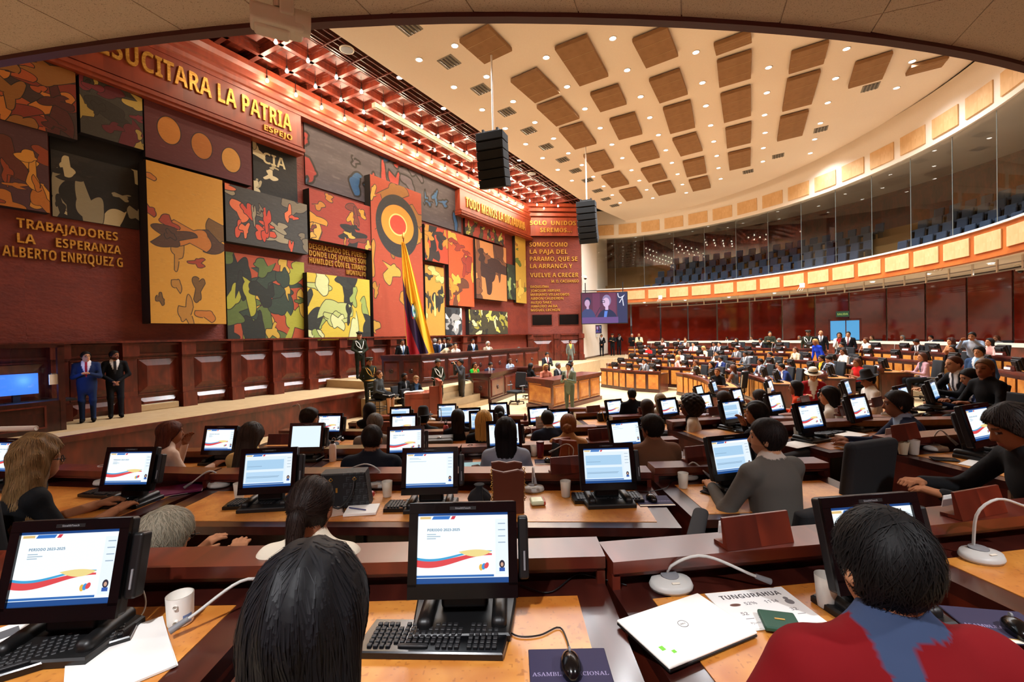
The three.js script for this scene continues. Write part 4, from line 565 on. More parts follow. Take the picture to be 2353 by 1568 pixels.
// ---------- furniture in the middle of the hall ----------
function bench(name, label, pts, y, h, depth, mat, panelMat, o = {}) {
  const root = thing(name, label, 'desk'), L = deskLine(pts, o.cx ?? 0, o.cd ?? 4);
  obj('bench_body', [bandAlong(L, 0.04, depth, y, y + h - 0.06)], mat, root); obj('bench_top', [bandAlong(L, -0.05, depth + 0.05, y + h - 0.07, y + h), bandAlong(L, -0.02, depth, y + h - 0.13, y + h - 0.07)], mat, root); obj('plinth', [bandAlong(L, -0.04, depth, y, y + 0.13)], mat, root);
  for (let i = 0; i < L.length - 1; i++) {
    const a = L[i], b = L[i + 1], len = Math.hypot(b.x - a.x, b.d - a.d), n = o.n?.[i] ?? Math.max(1, Math.round(len / 0.8)); let q = [b.d - a.d, -(b.x - a.x)]; if (q[0] * ((a.x + b.x) / 2 - (o.cx ?? 0)) + q[1] * ((a.d + b.d) / 2 - (o.cd ?? 4)) > 0) q = [-q[0], -q[1]];
    const yaw = Math.atan2(q[0], -q[1]), nx = q[0] / len, nd = q[1] / len;
    for (let k = 0; k < n; k++) { const t = (k + 0.5) / n, w = len / n - 0.16, hh = h - 0.42, p = new THREE.Group(); 
      const m = obj('raised_panel', [frustum(w, hh, 0.035, 0.06, 0, 0, 0), box(w + 0.06, 0.03, 0.03, 0, hh / 2 + 0.02, 0), box(w + 0.06, 0.03, 0.03, 0, -hh / 2 - 0.02, 0)], panelMat, root); m.position.set(lerp(a.x, b.x, t) + nx * -0.035, y + h * 0.5, -(lerp(a.d, b.d, t) + nd * -0.035)); m.rotation.y = yaw;
      if (o.rosette) obj('rosette', [place(new THREE.TorusGeometry(0.07, 0.018, 5, 14), 0, 0, 0.04), cyl(0.03, 0.03, 0.03, 10, 0, 0, 0.045, PI / 2), ...[0, 1, 2, 3, 4, 5].map(j => sph(0.02, 6, 0.045 * Math.cos(j * 1.047), 0.045 * Math.sin(j * 1.047), 0.045))], M.darkwood, m); }
  }
  return root;
}
const G = (px, py, y = 0) => { const p = onY(px, py, y); return [p.x, p.d]; };
bench('president_bench', 'long dark mahogany presidents bench on the dais below the flag', [[-4.5, 15.6], [-3.1, 15.4], [-0.9, 18.7], [1.3, 22.0]], 0.73, 1.1, 0.75, M.darkwood, M.mahogany, { rosette: true, n: [2, 3, 3] });
bench('secretary_desk', 'dark mahogany secretaries desk with carved rosettes beside the photographer', [[-1.55, 16.7], [-0.8, 16.25], [0.15, 18.7]], 0, 1.08, 0.8, M.darkwood, M.mahogany, { rosette: true, n: [1, 2] });
bench('side_secretary_desk', 'dark mahogany desk between the secretaries desk and the clerks counter', [[-0.1, 19.2], [0.9, 18.8], [1.5, 19.6]], 0, 1.08, 0.7, M.darkwood, M.mahogany, { n: [1, 1] });
bench('clerk_counter', 'clerks counter with burl panels and dark posts in the middle of the floor', [[0.47, 15.4], [1.25, 14.2], [3.25, 16.8]], 0, 1.0, 0.75, M.mahogany, M.burl, { n: [1, 4], cx: 1.5, cd: 8 });
{ const p = [-2.72, 13.5], o = thing('lectern_desk', 'reddish wooden speakers lectern with a tall front panel', 'lectern', p[0], 0, p[1], 0.28);
  obj('desk_body', [rbox(0.95, 0.78, 0.75, 0.01, -0.02, 0.39, 0)], M.cherry, o); obj('desk_top', [rbox(1.0, 0.04, 0.8, 0.01, 0, 0.79, 0)], M.cherry, o);
  obj('front_shield', [rbox(0.07, 1.12, 1.0, 0.01, 0.5, 0.56, 0.05), box(0.1, 0.06, 1.06, 0.5, 1.13, 0.05)], M.cherry, o); obj('side_panel_inset', [frustum(0.72, 0.56, 0.025, 0.05, -0.03, 0.4, 0.375)], M.cherry, o); obj('shield_inset', [place(frustum(0.82, 0.8, 0.025, 0.05, 0, 0, 0), 0.535, 0.58, 0.05, 0, PI / 2)], M.cherry, o);
  obj('front_post', [box(0.34, 1.0, 0.08, 0.36, 0.5, 0.4)], M.cherry, o); }
{ const s = thing('paper_stack', 'stack of loose white papers on the speakers lectern', 'papers', -2.95, 0.811, 13.35, 0.3); for (let k = 0; k < 4; k++) obj('sheet', [box(0.5, 0.012, 0.3, 0.02 * k, 0.006 + 0.012 * k, 0.01 * k, 0, 0.08 * k - 0.1)], M.paper, s); mic(-2.35, 0.81, 13.6, -0.9, [0.02, 0.42, 0.3], 'thin black gooseneck microphone on the speakers lectern'); }
function simpleChair(x, y, d, yaw, label, h = 0.95) {  // slender metal banquet chair
  const o = thing('metal_chair', label, 'chair', x, y, d, yaw);
  obj('seat', [rbox(0.42, 0.04, 0.42, 0.015, 0, 0.44, 0)], M.black, o);
  for (const [a, b] of [[-1, -1], [1, -1], [-1, 1], [1, 1]]) obj('leg', [cyl(0.013, 0.013, b > 0 ? h : 0.44, 6, a * 0.19, (b > 0 ? h : 0.44) / 2, b * 0.19)], M.black, o);
  for (const q of [0.55, 0.68, 0.81, 0.93]) obj('back_slat', [cyl(0.01, 0.01, 0.38, 6, 0, q, 0.19, 0, 0, PI / 2)], M.black, o);
  for (const q of [0.14, 0.22]) obj('stretcher', [cyl(0.009, 0.009, 0.38, 6, 0, q, -0.19, 0, 0, PI / 2), cyl(0.009, 0.009, 0.38, 6, -0.19, q, 0, PI / 2), cyl(0.009, 0.009, 0.38, 6, 0.19, q, 0, PI / 2)], M.black, o);
  return o;
}
{ const p = onY(162, 955, 0.73); simpleChair(p.x, 0.732, p.d, MUR.th + PI, 'slender dark metal chair on the dais beside the person in blue suit'); }
// booth at the left end of the dais
{ const sh = (g, k) => { g.position.addScaledVector(mU, k); return g; }; const o = sh(atMural(thing('control_booth', 'dark wooden booth with a glass upper part at the end of the dais', 'booth')), 0.4);
  obj('lower_panel', [box(3.0, 0.6, 0.08, -9.75, 1.03, 1.5), box(0.08, 0.6, 1.1, -8.29, 1.03, 1.0)], M.darkwood, o); obj('panel_moulding', [box(0.7, 0.03, 0.04, -8.9, 1.24, 1.55), box(0.7, 0.03, 0.04, -8.9, 0.83, 1.55), box(0.03, 0.44, 0.04, -8.55, 1.035, 1.55)], M.mahogany, o);
  obj('corner_post', [box(0.1, 1.1, 0.1, -8.3, 1.88, 1.5)], M.darkwood, o); obj('head_rail', [box(3.0, 0.08, 0.1, -9.75, 2.42, 1.5)], M.darkwood, o);
  obj('booth_glass', [place(new THREE.PlaneGeometry(2.9, 1.04), -9.78, 1.87, 1.5)], M.pane, o, 0);
  const m = sh(atMural(thing('booth_screen', 'blue glowing screen inside the wooden booth', 'screen')), 0.75); obj('screen', [box(0.6, 0.4, 0.04, -9.2, 1.68, 1.2)], new THREE.MeshStandardMaterial({ color: 0x020408, emissive: new THREE.Color(0.05, 0.2, 0.9), emissiveIntensity: 1.4 }), m); obj('screen_stand', [box(0.1, 0.2, 0.1, -9.2, 1.42, 1.16), box(0.3, 0.02, 0.2, -9.2, 1.33, 1.16), box(1.6, 0.04, 0.5, -9.2, 1.31, 1.2)], M.black, m); lampAt(m, 'point', new THREE.Color(0.15, 0.35, 1), 2.5, -9.1, 1.75, 1.32);
  const n = sh(atMural(thing('notice_sheet', 'small white notice pinned on the wooden booth', 'notice')), 0.42); obj('sheet', [box(0.14, 0.2, 0.01, -8.42, 1.75, 1.51)], M.paper, n); obj('backing_clip', [box(0.08, 0.02, 0.014, -8.42, 1.86, 1.51)], M.grey, n); }
// flag on its pole behind the bench
{ const w = mWorld(1.95, 1.75), o = thing('national_flag', 'tall yellow, blue and red flag with a crest, draped on a pole behind the bench', 'flag', w.x, 0.73, -w.z, 0.25);
  obj('flag_pole', [place(cyl(0.022, 0.022, 5.5, 8, 0, 0, 0), -0.1, 2.75, 0, 0, 0, 0.02)], M.mahogany, o); obj('finial', [lathe([[0, 0], [0.05, 0.02], [0.03, 0.08], [0.05, 0.12], [0, 0.28]], 10, -0.16, 5.48, 0)], M.gold, o); obj('pole_foot', [lathe([[0, 0], [0.2, 0], [0.18, 0.06], [0.04, 0.1], [0, 0.1]], 14, -0.05, 0, 0)], M.darkwood, o);
  const W = 512, H = 1024, map = canvasTex(W, H, x => {
    x.fillStyle = '#e0a21c'; x.fillRect(0, 0, W, H); x.fillStyle = '#2a1434'; x.beginPath(); x.moveTo(0, H * 0.3); x.lineTo(W * 0.2, H * 0.42); x.lineTo(W * 0.5, H * 0.62); x.lineTo(W * 0.8, H); x.lineTo(0, H); x.fill(); x.fillStyle = '#a01820'; x.beginPath(); x.moveTo(0, H * 0.52); x.lineTo(W * 0.22, H * 0.74); x.lineTo(W * 0.5, H); x.lineTo(0, H); x.fill();
    x.fillStyle = '#e0b040'; x.fillRect(0, H - 14, W, 14); x.fillRect(0, H * 0.5, 10, H);
    const cx = W * 0.52, cy = H * 0.6; x.fillStyle = '#c23a2c'; x.beginPath(); x.ellipse(cx - 44, cy + 8, 34, 62, 0.4, 0, 7); x.fill(); x.fillStyle = '#2a58a8'; x.beginPath(); x.ellipse(cx - 34, cy - 8, 36, 60, 0.5, 0, 7); x.fill(); x.fillStyle = '#e8c24a'; x.beginPath(); x.ellipse(cx + 40, cy, 36, 64, -0.4, 0, 7); x.fill(); x.fillStyle = '#5a8a44'; x.beginPath(); x.ellipse(cx, cy + 6, 50, 66, 0, 0, 7); x.fill(); x.fillStyle = '#d8e4ea'; x.beginPath(); x.ellipse(cx, cy, 38, 54, 0, 0, 7); x.fill(); x.fillStyle = '#6aa4c8'; x.fillRect(cx - 30, cy - 6, 60, 26); x.fillStyle = '#4a8a50'; x.beginPath(); x.moveTo(cx - 28, cy + 4); x.lineTo(cx, cy - 30); x.lineTo(cx + 28, cy + 4); x.fill(); x.fillStyle = '#2c2420'; x.beginPath(); x.moveTo(cx - 60, cy - 80); x.quadraticCurveTo(cx, cy - 50, cx + 60, cy - 84); x.quadraticCurveTo(cx, cy - 30, cx - 60, cy - 80); x.fill();
  });
  const g = new THREE.PlaneGeometry(1, 1, 36, 40), p = g.attributes.position;
  for (let i = 0; i < p.count; i++) { const u = p.getX(i) + 0.5, v = 0.5 - p.getY(i), wd = lerp(0.12, 1.02, Math.pow(v, 0.85)); p.setXYZ(i, -0.14 + v * 0.02 + u * wd + 0.12 * v * v - 0.1, 5.35 - v * (4.55 - 0.75 * (1 - u) * 0 - 0.28 * u), 0.06 + 0.09 * (0.3 + v) * Math.sin(u * 17 + v * 2) + 0.03 * Math.sin(u * 31)); }
  g.computeVertexNormals(); obj('flag_cloth', g, std(0xffffff, 0.55, { map, sheen: 0.4, side: THREE.DoubleSide }), o); }

// ---------- screens on the walls ----------
{ const a = atD(1389, 708, 29.4), o = thing('wall_display', 'large lit display under the balcony showing two people at a microphone', 'display', a.x, a.y, 29.4, -0.05);
  const W = 640, H = 430, map = canvasTex(W, H, x => {
    x.fillStyle = '#5c2c40'; x.fillRect(0, 0, W, H); x.fillStyle = '#70344c'; x.fillRect(W * 0.24, 0, W * 0.16, H); x.fillRect(W * 0.6, 0, W * 0.15, H); x.fillStyle = '#2c3050'; x.fillRect(W * 0.78, 0, W * 0.22, H); x.strokeStyle = '#e8e6e0'; x.lineWidth = 12; x.beginPath(); x.moveTo(W * 0.8, 10); x.quadraticCurveTo(W * 0.8, H * 0.25, W * 0.92, H * 0.12); x.lineTo(W * 0.83, H * 0.34); x.moveTo(W * 0.9, H * 0.2); x.lineTo(W * 0.92, H * 0.44); x.stroke();
    const bust = (cx, cy, r, coat, hair, skin) => { x.fillStyle = coat; x.beginPath(); x.moveTo(cx - r * 2.1, H); x.quadraticCurveTo(cx - r * 1.9, cy + r * 1.7, cx, cy + r * 1.35); x.quadraticCurveTo(cx + r * 2, cy + r * 1.7, cx + r * 2.2, H); x.fill(); x.fillStyle = hair; x.beginPath(); x.ellipse(cx, cy - r * 0.25, r * 0.86, r * 1.15, 0, 0, 7); x.fill(); x.fillStyle = skin; x.fillRect(cx - r * 0.3, cy + r * 0.6, r * 0.6, r); x.beginPath(); x.ellipse(cx - r * 0.1, cy + r * 0.1, r * 0.66, r * 0.92, 0, 0, 7); x.fill(); };
    bust(W * 0.13, H * 0.32, 56, '#3a4468', '#2c2c48', '#c8a0b0'); bust(W * 0.55, H * 0.3, 72, '#1c2444', '#8c7c94', '#d8b4c0'); x.strokeStyle = '#1a1a30'; x.lineWidth = 7; x.strokeRect(W * 0.43, H * 0.26, 48, 26); x.beginPath(); x.moveTo(W * 0.3, H * 0.75); x.lineTo(W * 0.4, H * 0.48); x.stroke(); x.fillStyle = '#5a84c8'; x.beginPath(); x.moveTo(W * 0.5, H * 0.6); x.lineTo(W * 0.57, H * 0.6); x.lineTo(W * 0.54, H * 0.85); x.lineTo(W * 0.48, H * 0.85); x.fill(); x.fillStyle = '#6a4a78'; x.fillRect(0, H * 0.8, W * 0.8, H * 0.2);
  });
  obj('casing', [rbox(3.0, 2.06, 0.1, 0.02, 0, 0, -0.06)], M.black, o); obj('screen', [place(new THREE.PlaneGeometry(2.9, 1.96), 0, 0, 0.001)], new THREE.MeshStandardMaterial({ color: 0x020202, emissive: new THREE.Color(0.92, 0.92, 1.15), emissiveMap: map, emissiveIntensity: 1.2 }), o, 0);
  obj('hanging_rod', [cyl(0.03, 0.03, 0.7, 8, -1.2, 1.3, -0.06), cyl(0.03, 0.03, 0.7, 8, 1.2, 1.3, -0.06)], M.black, o); obj('lighting_bar', [box(2.4, 0.05, 0.06, -0.2, 1.12, 0.1)], M.black, o);
  const b = atD(1371, 757, 33), t = thing('small_wall_display', 'small lit television on a bracket below the large display', 'display', b.x, b.y, 33, -0.1); obj('casing', [rbox(0.72, 0.62, 0.08, 0.02, 0, 0, -0.045)], M.black, t); obj('screen', [place(new THREE.PlaneGeometry(0.62, 0.5), 0.02, 0, 0.001)], new THREE.MeshStandardMaterial({ color: 0x020202, emissive: new THREE.Color(0.8, 0.85, 1.1), emissiveMap: map, emissiveIntensity: 1.1 }), t, 0); obj('bracket', [box(0.08, 0.3, 0.08, 0, -0.42, -0.06)], M.lightgrey, t); }
{ // rail with stage lights under the balcony
  const o = thing('lighting_rail', 'long grey ladder rail hanging below the balcony', 'rail'); const t0 = 0.56, t1 = 0.93;
  obj('rail', [balBand(t0, t1, 0.62, 0.66, SOF - 0.42, SOF - 0.38, 50)], M.steel, o); obj('rail', [balBand(t0, t1, 0.62, 0.66, SOF - 0.2, SOF - 0.17, 50)], M.steel, o); obj('cable_tray', [balBand(t0, t1, 0.85, 0.88, SOF - 0.34, SOF - 0.3, 50)], M.black, o);
  for (let t = t0; t <= t1; t += 1.05 / LB) { const p = balAt(t, 0.64); obj('hanger', [box(0.05, 0.44, 0.05, p.x, SOF - 0.2, p.z)], M.offwhite, o); } }
for (const [px, py, d, w] of [[1516, 684, 30.4, 'left of the fascia panels by the large display'], [2158, 606, 17.4, 'above the standing person in blue suit'], [1840, 657, 24, 'in the middle of the curved fascia']]) { const p = atD(px, py, d), o = thing('wireless_router', `white antenna box on the balcony fascia ${w}`, 'router', p.x, p.y, d - 0.12, -0.6); obj('box_body', [rbox(0.24, 0.24, 0.08, 0.02, 0, 0, 0)], M.white, o); for (const s of [-1, 0, 1]) obj('antenna', [cyl(0.012, 0.012, 0.26, 6, s * 0.1 - 0.06, -0.16, 0, 0, 0, -0.5)], M.white, o); }
for (const [px, py, d, w] of [[1345, 640, 30.0, 'on the white wall above the large display'], [2345, 622, 15.5, 'at the right end of the balcony underside']]) { const p = atD(px, py, d), o = thing('dome_camera', `white dome camera on a curved arm ${w}`, 'camera', p.x, p.y, d); obj('arm', [tube([[-0.25, 0.1, 0], [-0.1, 0.2, 0], [0.02, 0.14, 0]], 0.02)], M.white, o); obj('shell', [lathe([[0, 0.16], [0.08, 0.14], [0.12, 0.04], [0.12, 0], [0, 0]], 16)], M.white, o); obj('dome', [lathe([[0, -0.09], [0.06, -0.07], [0.09, 0], [0, 0]], 14)], M.blackgloss, o); }
{ const p = atD(1936, 722, 27.5), o = thing('exit_sign', 'green lit sign reading SALIDA on the red back wall', 'sign', p.x, p.y, 22.5); o.position.copy(atDv(1936, 722, 22.3)); obj('sign_face', [place(new THREE.PlaneGeometry(0.5, 0.26))], new THREE.MeshStandardMaterial({ color: 0x0a120a, emissive: 0xffffff, emissiveMap: canvasTex(128, 64, x => { x.fillStyle = '#20502a'; x.fillRect(0, 0, 128, 64); x.fillStyle = '#c8e070'; x.font = 'bold 32px sans-serif'; x.textAlign = 'center'; x.fillText('SALIDA', 64, 44); }), emissiveIntensity: 0.6 }), o, 0); obj('sign_box', [box(0.54, 0.3, 0.06, 0, 0, -0.035)], M.black, o);
  const q = thing('doorway_glow_panel', 'glowing blue sheet standing in for a lit doorway in the red back wall', 'doorway'); q.position.copy(atDv(1941, 757, 22.4)); obj('glow_sheet', [box(1.15, 0.95, 0.04, 0, -0.05, 0)], M.doorglow, q); obj('door_trim', [box(0.08, 1.1, 0.08, -0.62, -0.05, 0), box(0.08, 1.1, 0.08, 0.62, -0.05, 0), box(1.32, 0.1, 0.08, 0, 0.48, 0), box(0.04, 1.0, 0.06, 0.05, -0.05, 0.01)], M.darkwood, q); q.rotation.y = -0.75; o.rotation.y = -0.75; }  // the glowing blue sheet imitates light coming through a doorway
function atDv(px, py, d) { const p = atD(px, py, d); return new V3(p.x, p.y, -d); }

// ---------- seats in the balcony ----------
{ const seatG = join([rbox(0.46, 0.1, 0.42, 0.04, 0, 0.42, 0.02)]), backG = join([rbox(0.48, 0.52, 0.1, 0.045, 0, 0.7, -0.24, -0.1)]), legG = join([box(0.05, 0.4, 0.3, -0.2, 0.2, 0), box(0.05, 0.4, 0.3, 0.2, 0.2, 0)]);
  for (let k = 0; k < 5; k++) for (let t = 0.545; t < 0.955; t += 0.575 / LB) {
    const aisle = 0.742 + 0.004 * k; if (Math.abs(t - aisle) < 0.012 || t > 0.945 - 0.004 * k && k < 5) continue;
    const p = balAt(t, 1.05 + 0.9 * k), n = balNormal(t); const o = thing('balcony_seat', `blue upholstered theatre seat in the ${ORD[k]} balcony tier behind glass`, 'seat', p.x, 5.0 + 0.58 * k + 0.001, -p.z, Math.atan2(-n.x, -n.z), `blue seats of the ${ORD[k]} balcony tier`);
    obj('seat_cushion', seatG, M.seatblue, o); obj('backrest', backG, M.seatblue, o); obj('seat_legs', legG, M.black, o);
  } }

// ---------- things on the near desks ----------
const deskAt = (px, py, row) => onY(px, py, RY[row] + 0.754);
const T = (name, label, cat, px, py, row, yaw = 0) => { const p = deskAt(px, py, row); return thing(name, label, cat, p.x, RY[row] + 0.755, p.d, yaw); };
{ let o = T('coffee_mug', 'white mug with a blue square print beside the left monitor', 'mug', 415, 1432, 5, 0.3);
  obj('mug_body', [lathe([[0, 0], [0.036, 0], [0.038, 0.004], [0.041, 0.098], [0.038, 0.098], [0.034, 0.008], [0, 0.008]], 24)], M.white, o); obj('handle', [place(new THREE.TorusGeometry(0.026, 0.007, 8, 14, PI * 1.1), 0.002, 0.05, 0.046, 0, PI / 2, PI / 2 + 2.9)], M.white, o); obj('print', [place(new THREE.CylinderGeometry(0.0412, 0.0395, 0.03, 8, 1, true, 0.5, 0.7), 0, 0.024, 0)], flat(0x6a86b8, 0.5), o, 0);
  const sheet = (name, label, cat, px, py, row, yaw, w, d, mat, h = 0.003, extra) => { const s = T(name, label, cat, px, py, row, yaw); obj('sheet', [box(w, h, d, 0, h / 2, 0)], mat.map ? M.paper : mat, s); if (mat.map) obj('print', [place(new THREE.PlaneGeometry(w * 0.99, d * 0.99), 0, h + 0.0006, 0, -PI / 2)], mat, s, 0); if (extra) extra(s); else obj('lower_sheet', [box(w * 0.98, 0.002, d * 0.98, 0.004, 0.001, 0.004, 0, 0.02)], M.paper, s); return s; };
  sheet('plastic_folder', 'glossy white plastic folder on the desk corner', 'folder', 275, 1515, 5, 0.75, 0.24, 0.33, std(0xe6e4e0, 0.15), 0.006);
  sheet('printed_papers', 'printed papers with a dark photo beside the left monitor', 'papers', 45, 1475, 5, 0.9, 0.22, 0.3, std(0xffffff, 0.8, { map: canvasTex(128, 180, x => { x.fillStyle = '#e8e6e2'; x.fillRect(0, 0, 128, 180); x.fillStyle = '#55565a'; x.fillRect(14, 20, 54, 36); x.fillStyle = '#9a9a98'; for (let k = 0; k < 11; k++) x.fillRect(14, 66 + k * 9, 60 + 40 * hash(k, 2), 3); }) }));
  sheet('printed_sheet', 'white printed sheet headed TUNGURAHUA between laptop and cup', 'paper', 1752, 1398, 5, 0.12, 0.3, 0.21, std(0xffffff, 0.85, { map: canvasTex(512, 360, x => { x.fillStyle = '#efedea'; x.fillRect(0, 0, 512, 360); x.fillStyle = '#4a4648'; x.font = 'bold 58px sans-serif'; x.fillText('TUNGURAHUA', 60, 80); x.font = 'bold 40px sans-serif'; x.fillStyle = '#8a8688'; x.fillText('52%', 170, 150); x.fillText('1114', 300, 150); x.fillText('52', 90, 240); x.fillText('32', 400, 240); x.fillStyle = '#6a4a40'; x.beginPath(); x.ellipse(110, 140, 34, 14, 0, 0, 7); x.fill(); x.fillStyle = '#7a7678'; x.beginPath(); x.arc(450, 120, 15, 0, 7); x.arc(450, 156, 26, 0, 7); x.fill(); for (let k = 0; k < 5; k++) x.fillRect(90 + 80 * k, 270, 50, 5); x.font = '24px sans-serif'; x.fillText('#Juntos', 90, 320); }) }));
  o = T('closed_laptop', 'closed white laptop with a round logo on the right desk', 'laptop', 1575, 1452, 5, 0.42); obj('base', [rbox(0.355, 0.009, 0.24, 0.004, 0, 0.0055, 0)], M.black, o); obj('lid', [rbox(0.355, 0.008, 0.24, 0.004, 0, 0.0145, 0)], std(0xefece4, 0.3), o); obj('logo', [place(new THREE.TorusGeometry(0.016, 0.0012, 5, 24), 0.0, 0.0186, -0.01, -PI / 2), ...['DELL'].map(t => { const g = lettering(t, 0.02, 0.006, 0.0004, -0.01, 0, 0); return place(g, 0, 0.0186, -0.0075, -PI / 2); })], M.grey, o); obj('sticker', [box(0.014, 0.0006, 0.018, -0.14, 0.0188, 0.05), box(0.012, 0.0006, 0.012, -0.118, 0.0188, 0.075)], flat(0x6fc832, 0.6), o);
  o = T('green_wallet', 'dark green wallet lying on the printed sheet', 'wallet', 1792, 1440, 5, -0.25); obj('wallet_body', [rbox(0.11, 0.016, 0.1, 0.006, 0, 0.014, 0)], flat(0x1f4a38, 0.6), o); obj('clasp', [box(0.03, 0.002, 0.006, 0, 0.023, 0)], M.gold, o);
  o = T('red_eyeglass_case', 'small red zipped case beside the notepad', 'case', 838, 1145, 4, -0.2); obj('case_body', [rbox(0.13, 0.045, 0.075, 0.02, 0, 0.024, 0)], flat(0xb02a20, 0.4), o); obj('zip', [box(0.128, 0.004, 0.077, 0, 0.025, 0)], flat(0x7a1a14, 0.5), o);
  sheet('notepad', 'white notepad with a pen right of the person in white blazer', 'notepad', 832, 1175, 4, 0.12, 0.2, 0.16, M.paper, 0.014, s => obj('pen', [cyl(0.004, 0.004, 0.13, 6, -0.02, 0.019, -0.02, PI / 2, 0, 0).applyMatrix4(new THREE.Matrix4().makeRotationY(1.1))], flat(0x3a3a70, 0.4), s));
  sheet('spiral_notebook', 'patterned spiral notebook beside the person in white blazer', 'notebook', 765, 1178, 4, 0.4, 0.12, 0.16, flat(0xb8a090, 0.8), 0.014, s => obj('spiral', Array.from({ length: 9 }, (_, k) => place(new THREE.TorusGeometry(0.008, 0.0015, 4, 8), 0.06, 0.01, -0.07 + 0.017 * k, 0, 0, 0)), M.black, s));
  o = T('drawstring_pouch', 'small black drawstring pouch beside the brown tote', 'pouch', 1102, 1158, 4); obj('pouch_body', [lathe([[0, 0], [0.07, 0.004], [0.08, 0.04], [0.06, 0.08], [0.02, 0.11], [0.035, 0.13], [0, 0.12]], 14)], M.blackfab, o); obj('strings', [tube([[0.02, 0.11, 0.02], [0.08, 0.07, 0.07], [0.09, 0.01, 0.09]], 0.003), tube([[0.02, 0.11, 0.02], [0.03, 0.06, 0.09], [0.04, 0.01, 0.11]], 0.003)], M.black, o);
  o = T('tissue_packet', 'small clear packet with a red edge beside the microphone', 'packet', 1234, 1158, 4, 0.1); obj('packet_body', [rbox(0.09, 0.03, 0.1, 0.014, 0, 0.016, 0)], flat(0xd8e0b8, 0.3), o); obj('red_edge', [rbox(0.014, 0.024, 0.1, 0.006, 0.045, 0.016, 0)], flat(0xc05a44, 0.5), o);
  sheet('pale_blue_sheet', 'pale blue sheet under a phone in the fourth row', 'paper', 1085, 1070, 3, 0.1, 0.24, 0.2, flat(0x9fd4e0, 0.8));
  const phone = (px, py, row, yaw, label) => { const s = T('mobile_phone', label, 'phone', px, py, row, yaw); obj('phone_body', [rbox(0.075, 0.009, 0.15, 0.004, 0, 0.007, 0)], M.black, s); obj('phone_glass', [box(0.069, 0.001, 0.142, 0, 0.0122, 0)], M.blackgloss, s); return s; };
  phone(1098, 1076, 3, 0.5, 'black phone on the pale blue sheet'); phone(1638, 1136, 4, 0.7, 'black phone at the elbow of the person in grey suit'); phone(2170, 1058, 5, 1.2, 'dark phone on the desk with the paper cup'); phone(2180, 937, 4, 1.2, 'dark phone in front of the person writing in navy suit');
  sheet('white_sheet', 'blank white sheet in front of the empty black chair', 'paper', 1832, 1022, 4, 0.4, 0.3, 0.2, M.paper); sheet('white_sheet', 'small white sheet under the writing hand at the right edge', 'paper', 2248, 1068, 5, 0.5, 0.2, 0.15, M.paper); sheet('stacked_papers', 'white papers under a phone beside the open laptop', 'papers', 1955, 1003, 4, 0.5, 0.28, 0.2, M.paper, 0.02);
  sheet('purple_folder', 'purple printed folder under the microphone', 'folder', 405, 1128, 4, 0.5, 0.34, 0.24, flat(0x6a1c48, 0.45), 0.012); sheet('blue_folder', 'bright blue folder beside the person in pink blouse', 'folder', 478, 1042, 3, 0.7, 0.1, 0.26, flat(0x2a6ab0, 0.5), 0.01);
  // bags
  o = T('black_handbag', 'black patterned handbag with gold buckles beside the person in white blazer', 'handbag', 795, 1160, 4, 0.12);
  obj('bag_body', [ext([[-0.16, 0], [0.16, 0], [0.135, 0.22], [-0.135, 0.22]], 0.12, 0, 0, -0.06, 0, 0, 0, 0.008)], std(0xffffff, 0.6, { map: canvasTex(256, 256, x => { x.fillStyle = '#141518'; x.fillRect(0, 0, 256, 256); x.strokeStyle = '#34383c'; x.lineWidth = 6; for (let i = 0; i < 6; i++) for (let j = 0; j < 6; j++) { x.beginPath(); const a = i * 43 + (j % 2) * 20, b = j * 43; x.moveTo(a + 4, b + 36); x.lineTo(a + 4, b + 6); x.lineTo(a + 32, b + 6); x.moveTo(a + 4, b + 20); x.lineTo(a + 24, b + 20); x.stroke(); } }) }), o, 4);
  for (const s of [-1, 1]) obj('buckle', [place(new THREE.TorusGeometry(0.012, 0.003, 4, 4), s * 0.075, 0.19, 0.072)], M.gold, o); obj('strap', [tube([[-0.075, 0.2, 0.06], [-0.1, 0.1, 0.1], [-0.02, 0.02, 0.12], [0.06, 0.1, 0.1], [0.075, 0.2, 0.06]], 0.007)], M.black, o); obj('zip_pull', [box(0.012, 0.03, 0.004, -0.04, 0.12, 0.07)], M.gold, o);
  o = T('brown_tote', 'tall brown leather tote with a gold chain standing on the desk', 'handbag', 1168, 1172, 4, 0.08); const br = flat(0x5a2a18, 0.45);
  obj('tote_body', [ext([[-0.085, 0], [0.085, 0], [0.095, 0.255], [0.06, 0.268], [0.02, 0.262], [-0.03, 0.255], [-0.07, 0.266], [-0.095, 0.275]], 0.02, 0, 0, 0.05, 0, 0, 0, 0.006), ext([[-0.085, 0], [0.085, 0], [0.095, 0.275], [0.05, 0.285], [0, 0.278], [-0.05, 0.29], [-0.095, 0.285]], 0.02, 0, 0, -0.08, 0, 0, 0, 0.006), box(0.012, 0.25, 0.13, -0.09, 0.125, 0), box(0.012, 0.25, 0.13, 0.09, 0.125, 0)], br, o); obj('lining', [box(0.15, 0.01, 0.12, 0, 0.21, 0)], flat(0xa06a50, 0.6), o); obj('chain', [-1, 1].map(s => Array.from({ length: 16 }, (_, k) => place(new THREE.TorusGeometry(0.008, 0.0025, 4, 8), s * (0.1 + 0.004 * Math.sin(k)), 0.27 - 0.013 * k, 0.04, 0, k % 2 * 1.5, 0))).flat(), M.gold, o);
